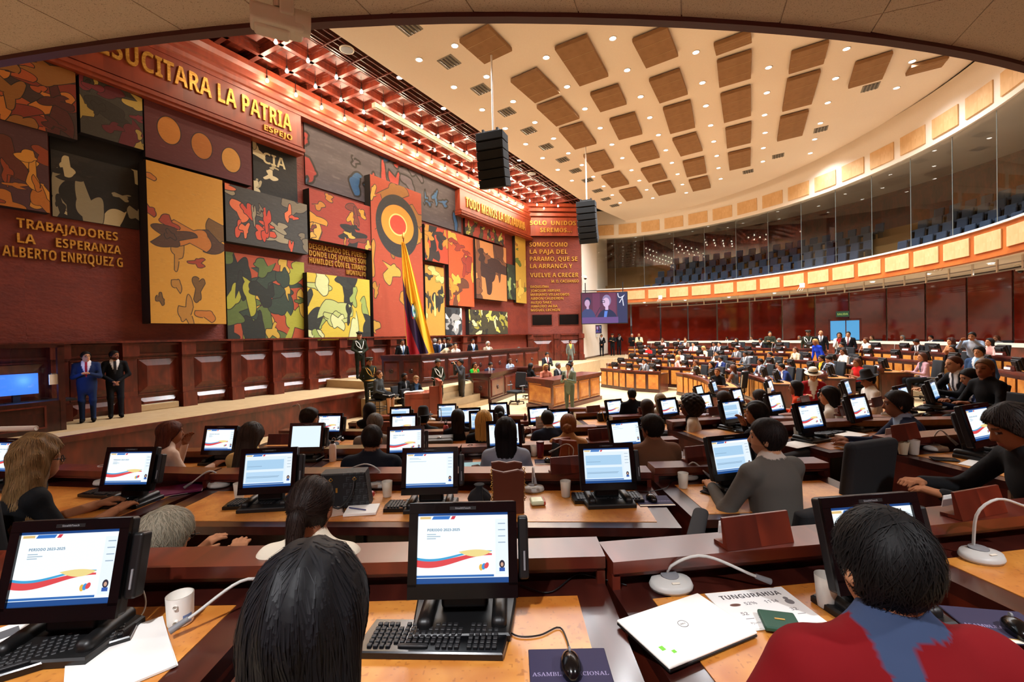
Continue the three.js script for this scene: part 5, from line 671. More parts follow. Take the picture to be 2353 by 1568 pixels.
  o = T('leather_handbag', 'reddish brown leather handbag standing open in the fourth row', 'handbag', 1297, 1055, 3, 0.5); obj('bag_body', [ext([[-0.12, 0], [0.12, 0], [0.09, 0.2], [-0.09, 0.2]], 0.05, 0, 0, -0.07, 0, 0, 0, 0.006), ext([[-0.12, 0], [0.12, 0], [0.1, 0.18], [-0.07, 0.21]], 0.05, 0, 0, 0.02, 0, 0, 0, 0.006)], flat(0x7a3418, 0.4), o); obj('bag_gusset', [box(0.012, 0.17, 0.12, 0.11, 0.09, 0, 0, 0, 0.12), box(0.012, 0.17, 0.12, -0.11, 0.09, 0, 0, 0, -0.12)], M.black, o); obj('zip', [box(0.006, 0.1, 0.006, 0, 0.09, 0.078)], M.chrome, o);
  o = T('black_shoulder_bag', 'little black bag with a gold chain at the near aisle', 'handbag', 1385, 968, 1, 0.2); obj('bag_body', [rbox(0.2, 0.15, 0.08, 0.02, 0, 0.076, 0)], M.black, o); obj('gold_chain', [tube([[-0.09, 0.15, 0.05], [-0.04, 0.2, 0.05], [0.02, -0.0, 0.06], [0.07, 0.16, 0.05]], 0.007)], M.gold, o);
  o = T('grey_satchel', 'dark grey flat satchel lying in the third row', 'bag', 1005, 1020, 2, 0.1); obj('satchel_body', [rbox(0.42, 0.07, 0.26, 0.03, 0, 0.037, 0)], flat(0x33342f, 0.5), o); obj('flap', [rbox(0.42, 0.012, 0.16, 0.005, 0, 0.078, -0.05, 0.06)], flat(0x3a3b36, 0.5), o); obj('buckle', [place(new THREE.TorusGeometry(0.025, 0.006, 5, 10), 0.03, 0.09, 0.03, PI / 2)], M.chrome, o);
  // bottles, tumblers
  o = T('wine_red_tumbler', 'wine-coloured tumbler beside the leather handbag', 'tumbler', 1242, 1052, 3); obj('tumbler_body', [lathe([[0, 0], [0.032, 0], [0.04, 0.15], [0, 0.15]], 20)], flat(0x6a1428, 0.35), o); obj('lid', [lathe([[0, 0.15], [0.041, 0.15], [0.041, 0.165], [0.034, 0.17], [0, 0.17]], 20)], flat(0x581022, 0.35), o);
  o = T('pink_bottle', 'coral pink water bottle in the third row', 'bottle', 1025, 1008, 2); obj('bottle_body', [lathe([[0, 0], [0.038, 0], [0.038, 0.15], [0.03, 0.18], [0.02, 0.19], [0, 0.19]], 18)], flat(0xc85a60, 0.4), o); obj('cap', [cyl(0.02, 0.02, 0.035, 12, 0, 0.205, 0), place(new THREE.TorusGeometry(0.018, 0.005, 5, 10), 0, 0.235, 0)], M.black, o);
  o = T('white_flask', 'white printed flask with a carabiner in the fourth row', 'bottle', 765, 1060, 3); obj('flask_body', [lathe([[0, 0], [0.036, 0], [0.036, 0.15], [0.03, 0.175], [0.018, 0.185], [0, 0.185]], 18)], std(0xffffff, 0.4, { map: canvasTex(128, 128, x => { x.fillStyle = '#eae2e0'; x.fillRect(0, 0, 128, 128); x.fillStyle = '#d89ca0'; x.fillRect(20, 60, 30, 40); x.fillStyle = '#5a5a80'; x.fillRect(44, 20, 14, 24); x.fillStyle = '#e8b0b0'; x.fillRect(70, 80, 40, 30); }) }), o, 6); obj('cap', [cyl(0.02, 0.018, 0.03, 12, 0, 0.2, 0)], M.black, o); obj('carabiner', [place(new THREE.TorusGeometry(0.018, 0.003, 5, 12), 0.015, 0.225, 0)], M.chrome, o);
  o = T('soda_bottle', 'small red-capped soda bottle in the second row', 'bottle', 1207, 980, 1); obj('bottle_body', [lathe([[0, 0], [0.032, 0], [0.034, 0.06], [0.03, 0.09], [0.033, 0.12], [0.014, 0.18], [0.012, 0.2], [0, 0.2]], 14)], flat(0x3a1410, 0.2), o); obj('label', [lathe([[0.0335, 0.065], [0.0335, 0.11]], 14)], flat(0xb8302c, 0.5), o); obj('cap', [cyl(0.015, 0.015, 0.02, 10, 0, 0.21, 0)], flat(0xc02a24, 0.4), o);
  for (const [px, py, w] of [[795, 1295, 'taller'], [808, 1305, 'shorter']]) { const q = T('pill_bottle', `${w} small white plastic bottle beside the last-row person in white`, 'bottle', px, py + 30, 5); q.scale.y = w === 'taller' ? 1 : 0.85; obj('bottle_body', [lathe([[0, 0], [0.018, 0], [0.018, 0.075], [0.012, 0.085], [0, 0.085]], 12)], M.white, q); obj('cap', [cyl(0.014, 0.014, 0.024, 12, 0, 0.097, 0)], M.white, q); }
  o = T('paper_cup', 'cream paper cup at the end of the right desk', 'cup', 2075, 1045, 5); obj('cup_wall', [lathe([[0, 0.002], [0.026, 0.002], [0.038, 0.09], [0.036, 0.09], [0.025, 0.006], [0, 0.006]], 18)], flat(0xd8c8a8, 0.7), o); obj('rim', [place(new THREE.TorusGeometry(0.0375, 0.0022, 5, 20), 0, 0.09, 0, PI / 2)], flat(0xe0d2b4, 0.6), o);
  o = T('open_laptop', 'silver open laptop in front of the person in navy suit', 'laptop', 1995, 985, 4, 0.5); obj('base', [rbox(0.3, 0.014, 0.2, 0.005, 0, 0.008, 0)], M.lightgrey, o); obj('lid', [rbox(0.3, 0.2, 0.008, 0.003, 0, 0.11, -0.13, -0.3)], M.lightgrey, o); obj('screen', [place(new THREE.PlaneGeometry(0.27, 0.17), 0, 0.111, -0.124, -0.3)], SCREENS[1], o, 0);
  o = T('placard', 'grey paper placard standing in the third row', 'placard', 1248, 1000, 2, 0.1); obj('placard_board', [box(0.2, 0.26, 0.006, 0, 0.13, -0.005, -0.15)], M.offwhite, o); obj('placard_face', [place(new THREE.PlaneGeometry(0.2, 0.26), 0, 0.13, 0, -0.15)], std(0xffffff, 0.8, { map: canvasTex(128, 160, x => { x.fillStyle = '#c4b8b0'; x.fillRect(0, 0, 128, 160); x.fillStyle = '#a0948e'; for (let k = 0; k < 3; k++) x.fillRect(20, 50 + 26 * k, 88, 12); }) }), o, 0); obj('placard_foot', [box(0.18, 0.006, 0.08, 0, 0.003, 0.02)], M.mahogany, o);
  o = T('rolled_paper', 'white rolled paper lying on top of the monitor at the left edge', 'paper roll', 40, 1100, 4); o.position.y = RY[4] + 0.755 + 0.395; obj('roll', [cyl(0.022, 0.022, 0.3, 12, 0, 0.02, -0.02, 0, 0, PI / 2)], M.paper, o); obj('roll_end', [place(new THREE.TorusGeometry(0.018, 0.003, 5, 12), 0.15, 0.02, -0.02, 0, PI / 2)], M.offwhite, o);
  // cables
  const cable = (label, mat, row, pts) => { const s = obj('desk_cable', [tube(pts.map(([px, py, h]) => { const p = onY(px, py, RY[row] + 0.758 + (h || 0)); return [p.x, RY[row] + 0.758 + (h || 0), -p.d]; }), 0.0028, 5, 30)], mat); return tag(s, label, 'cable'); };
  cable('thin black mouse cable on the desk beside the big keyboard', M.black, 5, [[1155, 1440], [1190, 1462], [1240, 1460], [1285, 1442], [1302, 1470], [1310, 1505]]); cable('black cable looping behind the centre monitor to the right', M.black, 5, [[1195, 1345], [1260, 1362], [1330, 1320], [1380, 1330], [1440, 1345]]); cable('white cable at the left monitor foot', M.offwhite, 5, [[215, 1440], [260, 1448], [310, 1430], [335, 1390, 0.02], [320, 1330, 0.1]]); cable('white cable behind the monitor left of the ponytail', M.offwhite, 4, [[625, 1128, 0.02], [660, 1128, 0.01], [680, 1110, 0.04], [675, 1092, 0.07]]); cable('black cable between the two right-hand desks in the fifth row', M.black, 4, [[1435, 1120], [1480, 1130], [1530, 1122], [1545, 1105], [1590, 1098]]);
}
// empty chairs
[[4, 1905, 1180, 0.35, 'beside the aisle with its tall black back to the camera'], [4, 1470, 1340, -0.5, 'turned sideways in the fifth row, arm up'], [4, 50, 1330, 0.1, 'behind the person typing in black'], [5, 2330, 900, 1.2, 'at the right end of the fifth row']].forEach(([row, px, py, yaw, w], i) => { const p = i === 3 ? atD(2310, 900, 6.4) : onY(px, py, RY[row] + 0.5); chair(p.x, RY[row] + 0.001, p.d, userYaw(p.x, p.d) + (i === 1 ? 0.9 : 0), `empty black office chair ${w}`, undefined, i === 1); });
chair(0.1, 0.001, 16.1, 2.4, 'black swivel chair beside the clerks counter');

// ---------- people ----------
function nets(f, lo, hi, c) {                            // surface nets over a distance field
  const nx = Math.ceil((hi[0] - lo[0]) / c) + 1, ny = Math.ceil((hi[1] - lo[1]) / c) + 1, nz = Math.ceil((hi[2] - lo[2]) / c) + 1, g = new Float32Array(nx * ny * nz), id = (i, j, k) => i + nx * (j + ny * k);
  const S = 6, rad = c * S * 0.92; // whole blocks that lie clear of the surface are skipped
  for (let K = 0; K < nz; K += S) for (let J = 0; J < ny; J += S) for (let I = 0; I < nx; I += S) {
    const m = f(lo[0] + (I + S / 2) * c, lo[1] + (J + S / 2) * c, lo[2] + (K + S / 2) * c), far = Math.abs(m) > rad * 1.25, k1 = Math.min(nz, K + S), j1 = Math.min(ny, J + S), i1 = Math.min(nx, I + S);
    for (let k = K; k < k1; k++) for (let j = J; j < j1; j++) for (let i = I; i < i1; i++) g[id(i, j, k)] = far ? m : f(lo[0] + i * c, lo[1] + j * c, lo[2] + k * c);
  }
  const vi = new Int32Array(nx * ny * nz).fill(-1), pos = [], idx = [], ny1 = nx, nz1 = nx * ny;
  for (let k = 0; k < nz - 1; k++) for (let j = 0; j < ny - 1; j++) for (let i = 0; i < nx - 1; i++) {
    const o = id(i, j, k), s0 = g[o] < 0; if (Math.abs(g[o]) > 2.6 * c || (s0 === g[o + 1] < 0 && s0 === g[o + ny1] < 0 && s0 === g[o + ny1 + 1] < 0 && s0 === g[o + nz1] < 0 && s0 === g[o + nz1 + 1] < 0 && s0 === g[o + nz1 + ny1] < 0 && s0 === g[o + nz1 + ny1 + 1] < 0)) continue;
    let x = 0, y = 0, z = 0, n = 0; const v = [g[o], g[o + 1], g[o + ny1], g[o + ny1 + 1], g[o + nz1], g[o + nz1 + 1], g[o + nz1 + ny1], g[o + nz1 + ny1 + 1]];
    for (let a = 0; a < 8; a++) for (const bit of [1, 2, 4]) if (!(a & bit)) { const b = a | bit, s = v[a], t = v[b]; if ((s < 0) !== (t < 0)) { const h = s / (s - t); x += (a & 1) + (bit === 1 ? h : 0); y += ((a >> 1) & 1) + (bit === 2 ? h : 0); z += (a >> 2) + (bit === 4 ? h : 0); n++; } }
    vi[id(i, j, k)] = pos.length / 3; pos.push(lo[0] + (i + x / n) * c, lo[1] + (j + y / n) * c, lo[2] + (k + z / n) * c);
  }
  const quad = (a, b, d, e, flip) => { if (a < 0 || b < 0 || d < 0 || e < 0) return; flip ? idx.push(a, d, b, a, e, d) : idx.push(a, b, d, a, d, e); };
  for (let k = 1; k < nz - 1; k++) for (let j = 1; j < ny - 1; j++) for (let i = 1; i < nx - 1; i++) {
    const s = g[id(i, j, k)] < 0;
    if (s !== g[id(i + 1, j, k)] < 0) quad(vi[id(i, j - 1, k - 1)], vi[id(i, j, k - 1)], vi[id(i, j, k)], vi[id(i, j - 1, k)], !s);
    if (s !== g[id(i, j + 1, k)] < 0) quad(vi[id(i - 1, j, k - 1)], vi[id(i - 1, j, k)], vi[id(i, j, k)], vi[id(i, j, k - 1)], !s);
    if (s !== g[id(i, j, k + 1)] < 0) quad(vi[id(i - 1, j - 1, k)], vi[id(i, j - 1, k)], vi[id(i, j, k)], vi[id(i - 1, j, k)], !s);
  }
  return { pos, idx };
}
const smin = (a, b, k) => { const h = clamp(0.5 + 0.5 * (b - a) / k); return b + (a - b) * h - k * h * (1 - h); };
const cap = (x, y, z, p) => { const q = p[8], dx = x - p[0], dy = y - p[1], dz = (z - p[2]) / q, bx = p[3] - p[0], by = p[4] - p[1], bz = (p[5] - p[2]) / q, l = bx * bx + by * by + bz * bz, h = l ? clamp((dx * bx + dy * by + dz * bz) / l) : 0, ex = dx - bx * h, ey = dy - by * h, ez = dz - bz * h; return (Math.sqrt(ex * ex + ey * ey + ez * ez) - p[6] - (p[7] - p[6]) * h) * (q < 1 ? 0.5 + q * 0.5 : 1); };
const ell = (x, y, z, cx, cy, cz, a, b, c) => { const u = (x - cx) / a, v = (y - cy) / b, w = (z - cz) / c, l = Math.sqrt(u * u + v * v + w * w); return (l - 1) * Math.min(a, b, c) * (l > 1 ? 1.1 : 1); };
const field = (P, k) => (x, y, z) => { let d = 1; for (let i = 0; i < P.length; i++) { const e = cap(x, y, z, P[i]); d = d - e > k ? e : e - d > k ? d : smin(d, e, k); } return d; };
const skull = (x, y, z, r = 0) => smin(ell(x, y, z, 0, 0.025, -0.008, 0.076 + r, 0.094 + r, 0.095 + r), ell(x, y, z, 0, -0.045, 0.022, 0.056 + r, 0.07 + r, 0.068 + r), 0.03);
const headField = (x, y, z) => {
  let d = skull(x, y, z); const ax = Math.abs(x);
  d = smin(d, cap(x, y, z, [0, 0.012, 0.085, 0, -0.022, 0.1, 0.009, 0.015, 1]), 0.012); d = smin(d, ell(ax, y, z, 0.077, -0.008, -0.012, 0.011, 0.032, 0.02), 0.008);
  d = smin(d, cap(ax, y, z, [0.008, 0.03, 0.084, 0.045, 0.03, 0.07, 0.009, 0.008, 1]), 0.014); d = -smin(-d, Math.hypot(ax - 0.031, y - 0.008, z - 0.098) - 0.016, 0.008); d = smin(d, cap(ax, y, z, [0, -0.06, 0.086, 0.016, -0.062, 0.08, 0.008, 0.005, 1]), 0.008);
  return smin(d, cap(x, y, z, [0, -0.05, -0.02, 0, -0.16, -0.03, 0.052, 0.054, 1]), 0.03);
};
const handPrims = (() => { const P = []; for (const x of [-0.028, -0.009, 0.009, 0.026]) P.push([x * 0.8, 0, 0.015, x, 0, 0.082, 0.016, 0.014, 1]); [[-0.03, 0.05], [-0.01, 0.066], [0.01, 0.07], [0.03, 0.062]].forEach(([x, l]) => { P.push([x, 0, 0.085, x * 1.1, -0.01, 0.085 + l * 0.5, 0.0095, 0.009, 1], [x * 1.1, -0.01, 0.085 + l * 0.5, x * 1.1, -0.03, 0.085 + l * 0.85, 0.009, 0.0078, 1]); }); P.push([0.026, 0, 0.03, 0.052, -0.012, 0.066, 0.013, 0.011, 1], [0.052, -0.012, 0.066, 0.056, -0.024, 0.096, 0.011, 0.009, 1], [0, 0, -0.03, 0, 0, 0.02, 0.026, 0.025, 0.75]); return P; })();
const cache = {}, once = (k, f) => cache[k] ??= f();
const headMesh = n => once('head' + n, () => nets(headField, [-0.11, -0.2, -0.13], [0.11, 0.15, 0.14], n ? 0.0065 : 0.012));
const handMesh = n => once('hand' + n, () => nets(field(handPrims, 0.008), [-0.06, -0.06, -0.07], [0.085, 0.04, 0.18], n ? 0.006 : 0.0095));
const hairFields = {
  short: [(x, y, z) => Math.max(skull(x, y, z, 0.014), z - 0.02 - 0.78 * y), 0.02], crop: [(x, y, z) => Math.max(skull(x, y, z, 0.007), z - 0.005 - 0.7 * y), 0.02], bald: [(x, y, z) => Math.max(skull(x, y, z, 0.008), z + 0.01 - 0.3 * y, y - 0.05), 0.02],
  wavy: [(x, y, z) => Math.max(skull(x, y, z, 0.026), z - 0.035 - 0.75 * y) + 0.004 * Math.sin(x * 60) * Math.sin(z * 50 + y * 30), 0.02],
  long: [(x, y, z) => smin(Math.max(skull(x, y, z, 0.02), z - 0.02 - 0.62 * y), Math.max(cap(x, y, z, [0, 0.0, -0.05, 0, -0.36, -0.085, 0.094, 0.085, 0.55]), -skull(x, y, z, 0.002)), 0.02) + 0.0018 * Math.sin(x * 160), 0.5],
  bob: [(x, y, z) => Math.max(smin(skull(x, y, z, 0.024), cap(x, y, z, [0, 0, -0.03, 0, -0.13, -0.03, 0.095, 0.1, 0.75]), 0.02), z - 0.02 - 0.5 * Math.max(y, -0.02), -y - 0.17), 0.2],
  curly: [(x, y, z) => { const n = 0.012 * Math.sin(x * 45 + y * 20) * Math.sin(y * 38 + z * 20) * Math.sin(z * 42); return smin(Math.max(skull(x, y, z, 0.035), z - 0.03 - 0.6 * y), Math.max(cap(x, y, z, [0, 0, -0.04, 0.0, -0.3, -0.06, 0.12, 0.15, 0.62]), -skull(x, y, z, 0.004), z - 0.06), 0.03) + n; }, 0.5],
  pony: [(x, y, z) => { let d = Math.max(skull(x, y, z, 0.011), z - 0.02 - 0.7 * y); d = smin(d, cap(x, y, z, [0, 0.0, -0.1, 0, 0.0, -0.13, 0.026, 0.026, 1]), 0.02); return smin(d, cap(x, y, z, [0, -0.02, -0.135, 0.01, -0.3, -0.14, 0.034, 0.02, 0.8]), 0.015) + 0.001 * Math.sin(x * 220); }, 0.5],
  bun: [(x, y, z) => smin(Math.max(skull(x, y, z, 0.012), z - 0.02 - 0.7 * y), Math.hypot(x, y + 0.01, z + 0.13) - 0.048 + 0.003 * Math.sin(x * 90 + y * 120), 0.015), 0.1], afro: [(x, y, z) => Math.max(Math.hypot(x, y - 0.03, z + 0.035) - 0.165, z - 0.045 - 0.45 * y) + 0.009 * Math.sin(x * 70) * Math.sin(y * 75) * Math.sin(z * 68), 0.1],
};
const hairMesh = (style, n) => once('hair' + style + n, () => { const [f, dn] = hairFields[style]; const m = nets(f, [-0.24, -0.1 - dn, -0.26], [0.24, 0.24, 0.18], n ? 0.0075 : 0.014), g = new THREE.BufferGeometry(); g.setAttribute('position', new THREE.Float32BufferAttribute(m.pos, 3)); g.setIndex(m.idx); g.computeVertexNormals(); return g; });
// fine strands combed over the hair volume of people close to the camera
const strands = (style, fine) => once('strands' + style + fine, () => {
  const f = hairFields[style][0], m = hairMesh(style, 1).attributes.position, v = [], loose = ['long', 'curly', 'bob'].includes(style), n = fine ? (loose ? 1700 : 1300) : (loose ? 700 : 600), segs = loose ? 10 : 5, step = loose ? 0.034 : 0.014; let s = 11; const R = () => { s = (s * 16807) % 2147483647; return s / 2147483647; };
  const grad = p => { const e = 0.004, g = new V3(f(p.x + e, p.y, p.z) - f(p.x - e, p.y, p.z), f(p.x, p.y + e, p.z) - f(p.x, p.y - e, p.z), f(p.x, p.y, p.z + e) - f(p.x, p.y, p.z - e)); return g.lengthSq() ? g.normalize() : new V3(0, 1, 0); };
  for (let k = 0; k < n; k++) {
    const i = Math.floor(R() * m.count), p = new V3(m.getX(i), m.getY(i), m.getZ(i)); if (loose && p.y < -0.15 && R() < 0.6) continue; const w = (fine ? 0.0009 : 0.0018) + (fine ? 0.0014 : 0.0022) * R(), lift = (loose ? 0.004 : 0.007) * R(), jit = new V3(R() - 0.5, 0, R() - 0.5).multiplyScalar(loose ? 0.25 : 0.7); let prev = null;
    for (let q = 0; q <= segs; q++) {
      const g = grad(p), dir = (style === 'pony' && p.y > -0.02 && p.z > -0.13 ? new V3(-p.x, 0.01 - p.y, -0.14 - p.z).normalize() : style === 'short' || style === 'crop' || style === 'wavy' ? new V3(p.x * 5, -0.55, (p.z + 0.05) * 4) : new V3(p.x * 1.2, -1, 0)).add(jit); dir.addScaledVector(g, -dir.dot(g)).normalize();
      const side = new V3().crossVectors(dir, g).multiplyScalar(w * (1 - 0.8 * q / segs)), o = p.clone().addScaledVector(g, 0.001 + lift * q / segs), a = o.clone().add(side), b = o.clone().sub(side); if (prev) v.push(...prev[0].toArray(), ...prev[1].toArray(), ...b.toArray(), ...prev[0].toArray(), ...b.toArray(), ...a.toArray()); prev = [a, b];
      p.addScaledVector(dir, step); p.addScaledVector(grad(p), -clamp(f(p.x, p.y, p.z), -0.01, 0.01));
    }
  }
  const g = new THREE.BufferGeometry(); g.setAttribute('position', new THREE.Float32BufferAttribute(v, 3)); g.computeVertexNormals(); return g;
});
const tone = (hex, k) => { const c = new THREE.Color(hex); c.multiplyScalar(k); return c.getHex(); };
const hairMat = hex => once('hm' + hex, () => std(hex, 0.6, { specularIntensity: 0.4 }));
const CLOTH = std(0xffffff, 0.85, { vertexColors: true, specularIntensity: 0.3 });
const lin = h => { const c = new THREE.Color(h); return [c.r, c.g, c.b]; };
function person(o) {
  const root = new THREE.Group(); root.name = numbered('person'); scene.add(root); root.position.set(o.x, o.y, -o.d); root.rotation.y = o.yaw; if (o.s) root.scale.setScalar(o.s);
  tag(root, o.label, 'person', o.group); const sit = o.pose === 'sit', F = o.f, sw = F ? 0.155 : 0.183, near = o.near ? 1 : 0, P = [], tg = [];
  const add = (a, b, ra, rb, t, q = 1) => { P.push([...a, ...b, ra, rb, q]); tg.push(t); };
  const py = sit ? 0.6 : 0.93, L = o.lean ?? (sit ? 0.12 : 0.02), up = (k, x = 0, z = 0) => [x, py + Math.cos(L) * k - Math.sin(L) * z, Math.sin(L) * k + Math.cos(L) * z];
  const W = o.wide || 1;
  add(up(0.0), up(0.3), (F ? 0.125 : 0.148) * W, (F ? 0.14 : 0.168) * W, 'top', 0.7); for (const s of [-1, 1]) add(up(0.437), up(0.398, s * (sw - 0.012)), 0.06, 0.058, 'top'); add(up(0.3), up(0.45), 0.13 * W, 0.08, 'top', 0.75);
  const hl = L * 0.55, nk = up(0.455), hc = [nk[0], nk[1] + 0.133 * Math.cos(hl), nk[2] + 0.02 + 0.13 * Math.sin(hl)]; add(up(0.43), [nk[0], nk[1] + 0.06, nk[2] + 0.01], 0.056, 0.052, o.neck || 'skin');
  for (const s of [-1, 1]) {
    if (sit) { const k = o.knee ?? 0.43; add([s * 0.09, 0.57, 0.02], [s * 0.1, 0.555, k], 0.088, 0.066, 'legs'); add([s * 0.1, 0.555, k], [s * 0.1, 0.1, k + 0.01], 0.06, 0.044, o.bare ? 'skin' : 'legs'); add([s * 0.1, 0.055, k], [s * 0.105, 0.045, k + 0.13], 0.044, 0.036, 'shoe'); }
    else { const st = (o.stride || 0) * s; add([s * 0.088, 0.9, 0], [s * 0.095, 0.5, 0.02 + st * 0.16], 0.088, 0.064, 'legs'); add([s * 0.095, 0.5, 0.02 + st * 0.16], [s * 0.095, 0.09, -0.01 + st * 0.3 - Math.abs(st) * 0.06], 0.062, 0.046, 'legs'); add([s * 0.097, 0.05, -0.02 + st * 0.3 - Math.abs(st) * 0.06], [s * 0.105, 0.042, 0.12 + st * 0.3 - Math.abs(st) * 0.06], 0.046, 0.036, 'shoe'); }
  }
  if (!sit) add(up(-0.13), up(0.1), 0.15 * W, 0.15 * W, o.legsTop ? 'legs' : 'top', 0.72); if (o.skirt) add([0, 0.6, 0.05], [0, 0.57, 0.36], 0.15, 0.13, 'legs', 1);
  if (o.poncho) { add(up(0.4), up(0.06), 0.1, 0.3 * o.poncho, 'top', 0.8); add(up(0.36, -sw), up(0.12, -sw - 0.12), 0.09, 0.12, 'top'); add(up(0.36, sw), up(0.12, sw + 0.12), 0.09, 0.12, 'top'); }
  const arms = o.arms || (sit ? 'desk' : 'side'), AR = {
    desk: [[0.27, -0.25, 0.1], [0.13, -0.27, 0.36]], cross: [[0.24, -0.25, 0.06], [-0.03, -0.2, 0.2]], clasp: [[0.25, -0.27, 0.02], [0.05, -0.42, 0.19]], side: [[0.24, -0.28, -0.03], [0.25, -0.53, 0.04]], cam: [[0.25, -0.2, 0.14], [0.07, 0.14, 0.24]], phone: [[0.22, -0.26, 0.06], [0.05, -0.18, 0.27]], back: [[0.25, -0.27, -0.07], [0.06, -0.44, -0.17]], lap: [[0.23, -0.26, 0.03], [0.07, -0.34, 0.25]], chin: [[0.19, -0.26, 0.15], [0.03, 0.05, 0.19]], up: [[0.25, -0.12, 0.2], [0.12, 0.08, 0.4]], write: [[0.27, -0.22, 0.16], [0.12, -0.28, 0.42]] };
  const sides = Array.isArray(arms) ? arms : [arms, arms]; const hands = [];
  [-1, 1].forEach((s, i) => {
    const A = AR[sides[i]], sh = up(0.392, s * sw), rel = v => { const q = [s * (s > 0 && sides[i] === 'cross' ? v[0] * 1 : v[0]) * (Math.abs(v[0]) > 0.15 ? sw / 0.18 : 1), v[1], v[2]]; return [q[0], sh[1] + q[1], sh[2] + q[2]]; };
    const e = rel(A[0]), w = rel(A[1]); if (sit && sides[i] !== 'lap') w[1] = Math.max(w[1], 0.79); if (sides[i] === 'cross') w[1] += s * 0.03;
    add(sh, e, 0.057 * (F ? 0.88 : 1) * W, 0.05 * (F ? 0.85 : 1), o.sleeveless ? 'skin' : 'top'); add(e, w, 0.048 * (F ? 0.88 : 1), 0.036 * (F ? 0.85 : 1), o.sleeve === 'short' || o.sleeveless ? 'skin' : 'top'); hands.push([e, w, s]);
  });
  const f = field(P, 0.035); let lo = [9, 9, 9], hi = [-9, -9, -9]; P.forEach(p => { for (let a = 0; a < 3; a++) { const r = Math.max(p[6], p[7]) + 0.05; lo[a] = Math.min(lo[a], p[a] - r, p[a + 3] - r); hi[a] = Math.max(hi[a], p[a] + r, p[a + 3] + r); } });
  const c = o.near > 1 ? 0.0105 : o.near ? 0.015 : 0.024, B = nets(f, lo, hi, c), C = { top: lin(o.top), legs: lin(o.legs ?? 0x16161a), skin: lin(o.skin ?? 0xb07a58), shoe: lin(o.shoe ?? 0x0c0a0a), inner: lin(o.inner ?? o.top), tie: lin(o.tie ?? o.inner ?? o.top) };
  const pos = B.pos.slice(), idx = B.idx.slice(), col = [];
  for (let i = 0; i < pos.length; i += 3) {
    const x = pos[i], y = pos[i + 1], z = pos[i + 2]; let b = 9, t = 'top'; for (let k = 0; k < P.length; k++) { const e = cap(x, y, z, P[k]); if (e < b) { b = e; t = tg[k]; } }
    let q = C[t]; if (t === 'top') { const ry = (y - py) * Math.cos(L) + z * Math.sin(L), rz = z * Math.cos(L) - (y - py) * Math.sin(L), v = (ry - 0.12) / 0.3; if (rz > 0.02 && v > 0 && o.inner !== undefined && Math.abs(x) < 0.085 * Math.min(1, v)) q = o.tie !== undefined && Math.abs(x) < 0.026 ? C.tie : C.inner; else if (ry > 0.475 && o.inner !== undefined && rz < 0.03 && Math.abs(x) < 0.08) q = C.inner; if (o.backV && rz < 0 && ry > 0.2 && Math.abs(x - 0.05) < (ry - 0.2) * 0.13) q = C.inner; if (o.stripe && Math.abs(Math.abs(x) - 0.1) < 0.02 && rz > 0.03) q = lin(o.stripe); }
    col.push(...q);
  }
  const attach = (m, mat, color) => { const n0 = pos.length / 3, v = new V3(); for (let i = 0; i < m.pos.length; i += 3) { v.set(m.pos[i], m.pos[i + 1], m.pos[i + 2]); col.push(...color(v)); v.applyMatrix4(mat); pos.push(v.x, v.y, v.z); } const fl = mat.determinant() < 0; for (let i = 0; i < m.idx.length; i += 3) fl ? idx.push(m.idx[i] + n0, m.idx[i + 2] + n0, m.idx[i + 1] + n0) : idx.push(m.idx[i] + n0, m.idx[i + 1] + n0, m.idx[i + 2] + n0); };
  const hq = new THREE.Quaternion().setFromEuler(new THREE.Euler((o.hp || 0) + hl * 0.5, o.hy || 0, 0, 'YXZ')), hm = new THREE.Matrix4().compose(new V3(...hc), hq, new V3(1, 1, 1)), hairC = lin(o.hair[1]), lip = mixc(C.skin, [0.35, 0.08, 0.07], 0.5);
  attach(headMesh(near), hm, p => { const ax = Math.abs(p.x); if (p.z > 0.05 && ax > 0.017 && ax < 0.046 && Math.abs(p.y - 0.008) < 0.0075) return near && ax < 0.024 ? [0.5, 0.45, 0.4] : [0.03, 0.02, 0.02]; if (p.z > 0.05 && ax > 0.012 && ax < 0.052 && Math.abs(p.y - 0.034) < 0.006) return mixc(C.skin, hairC, 0.75); if (p.z > 0.06 && ax < 0.026 && Math.abs(p.y + 0.061) < 0.008) return lip; if (o.neck && p.y < -0.105) return C[o.neck]; if (o.beard && p.y < -0.035 && p.z > -0.01 && (p.y < -0.075 || Math.abs(p.x) > 0.02 || p.y > -0.05)) return mixc(C.skin, hairC, o.beard); return C.skin; });
  hands.forEach(([e, w, s]) => { const z = new V3(w[0] - e[0], w[1] - e[1], w[2] - e[2]).normalize(), y = new V3(0, 1, 0).addScaledVector(z, -z.y); if (y.length() < 0.3) y.set(s, 0, 0).addScaledVector(z, -z.x * s); y.normalize(); const x = new V3().crossVectors(y, z), m = new THREE.Matrix4().makeBasis(x.multiplyScalar(-s), y, z).setPosition(w[0], w[1], w[2]); attach(handMesh(near), m, () => o.gloves !== undefined ? lin(o.gloves) : C.skin); });
  const g = new THREE.BufferGeometry(); g.setAttribute('position', new THREE.Float32BufferAttribute(pos, 3)); g.setAttribute('color', new THREE.Float32BufferAttribute(col, 3)); g.setIndex(idx); g.computeVertexNormals(); obj('body', g, CLOTH, root);
  const put2 = (m) => { m.position.set(...hc); m.quaternion.copy(hq); return m; };
  const hm2 = put2(obj('hair', hairMesh(o.hair[0], near), hairMat(o.hair[1]), root)); if (o.longer) hm2.scale.y = o.longer; if (near && o.hair[0] !== 'bald') obj('hair_strands', strands(o.hair[0], o.near > 1 ? 1 : 0), hairMat(o.hair[2] ?? tone(o.hair[1], 1.6)), hm2);
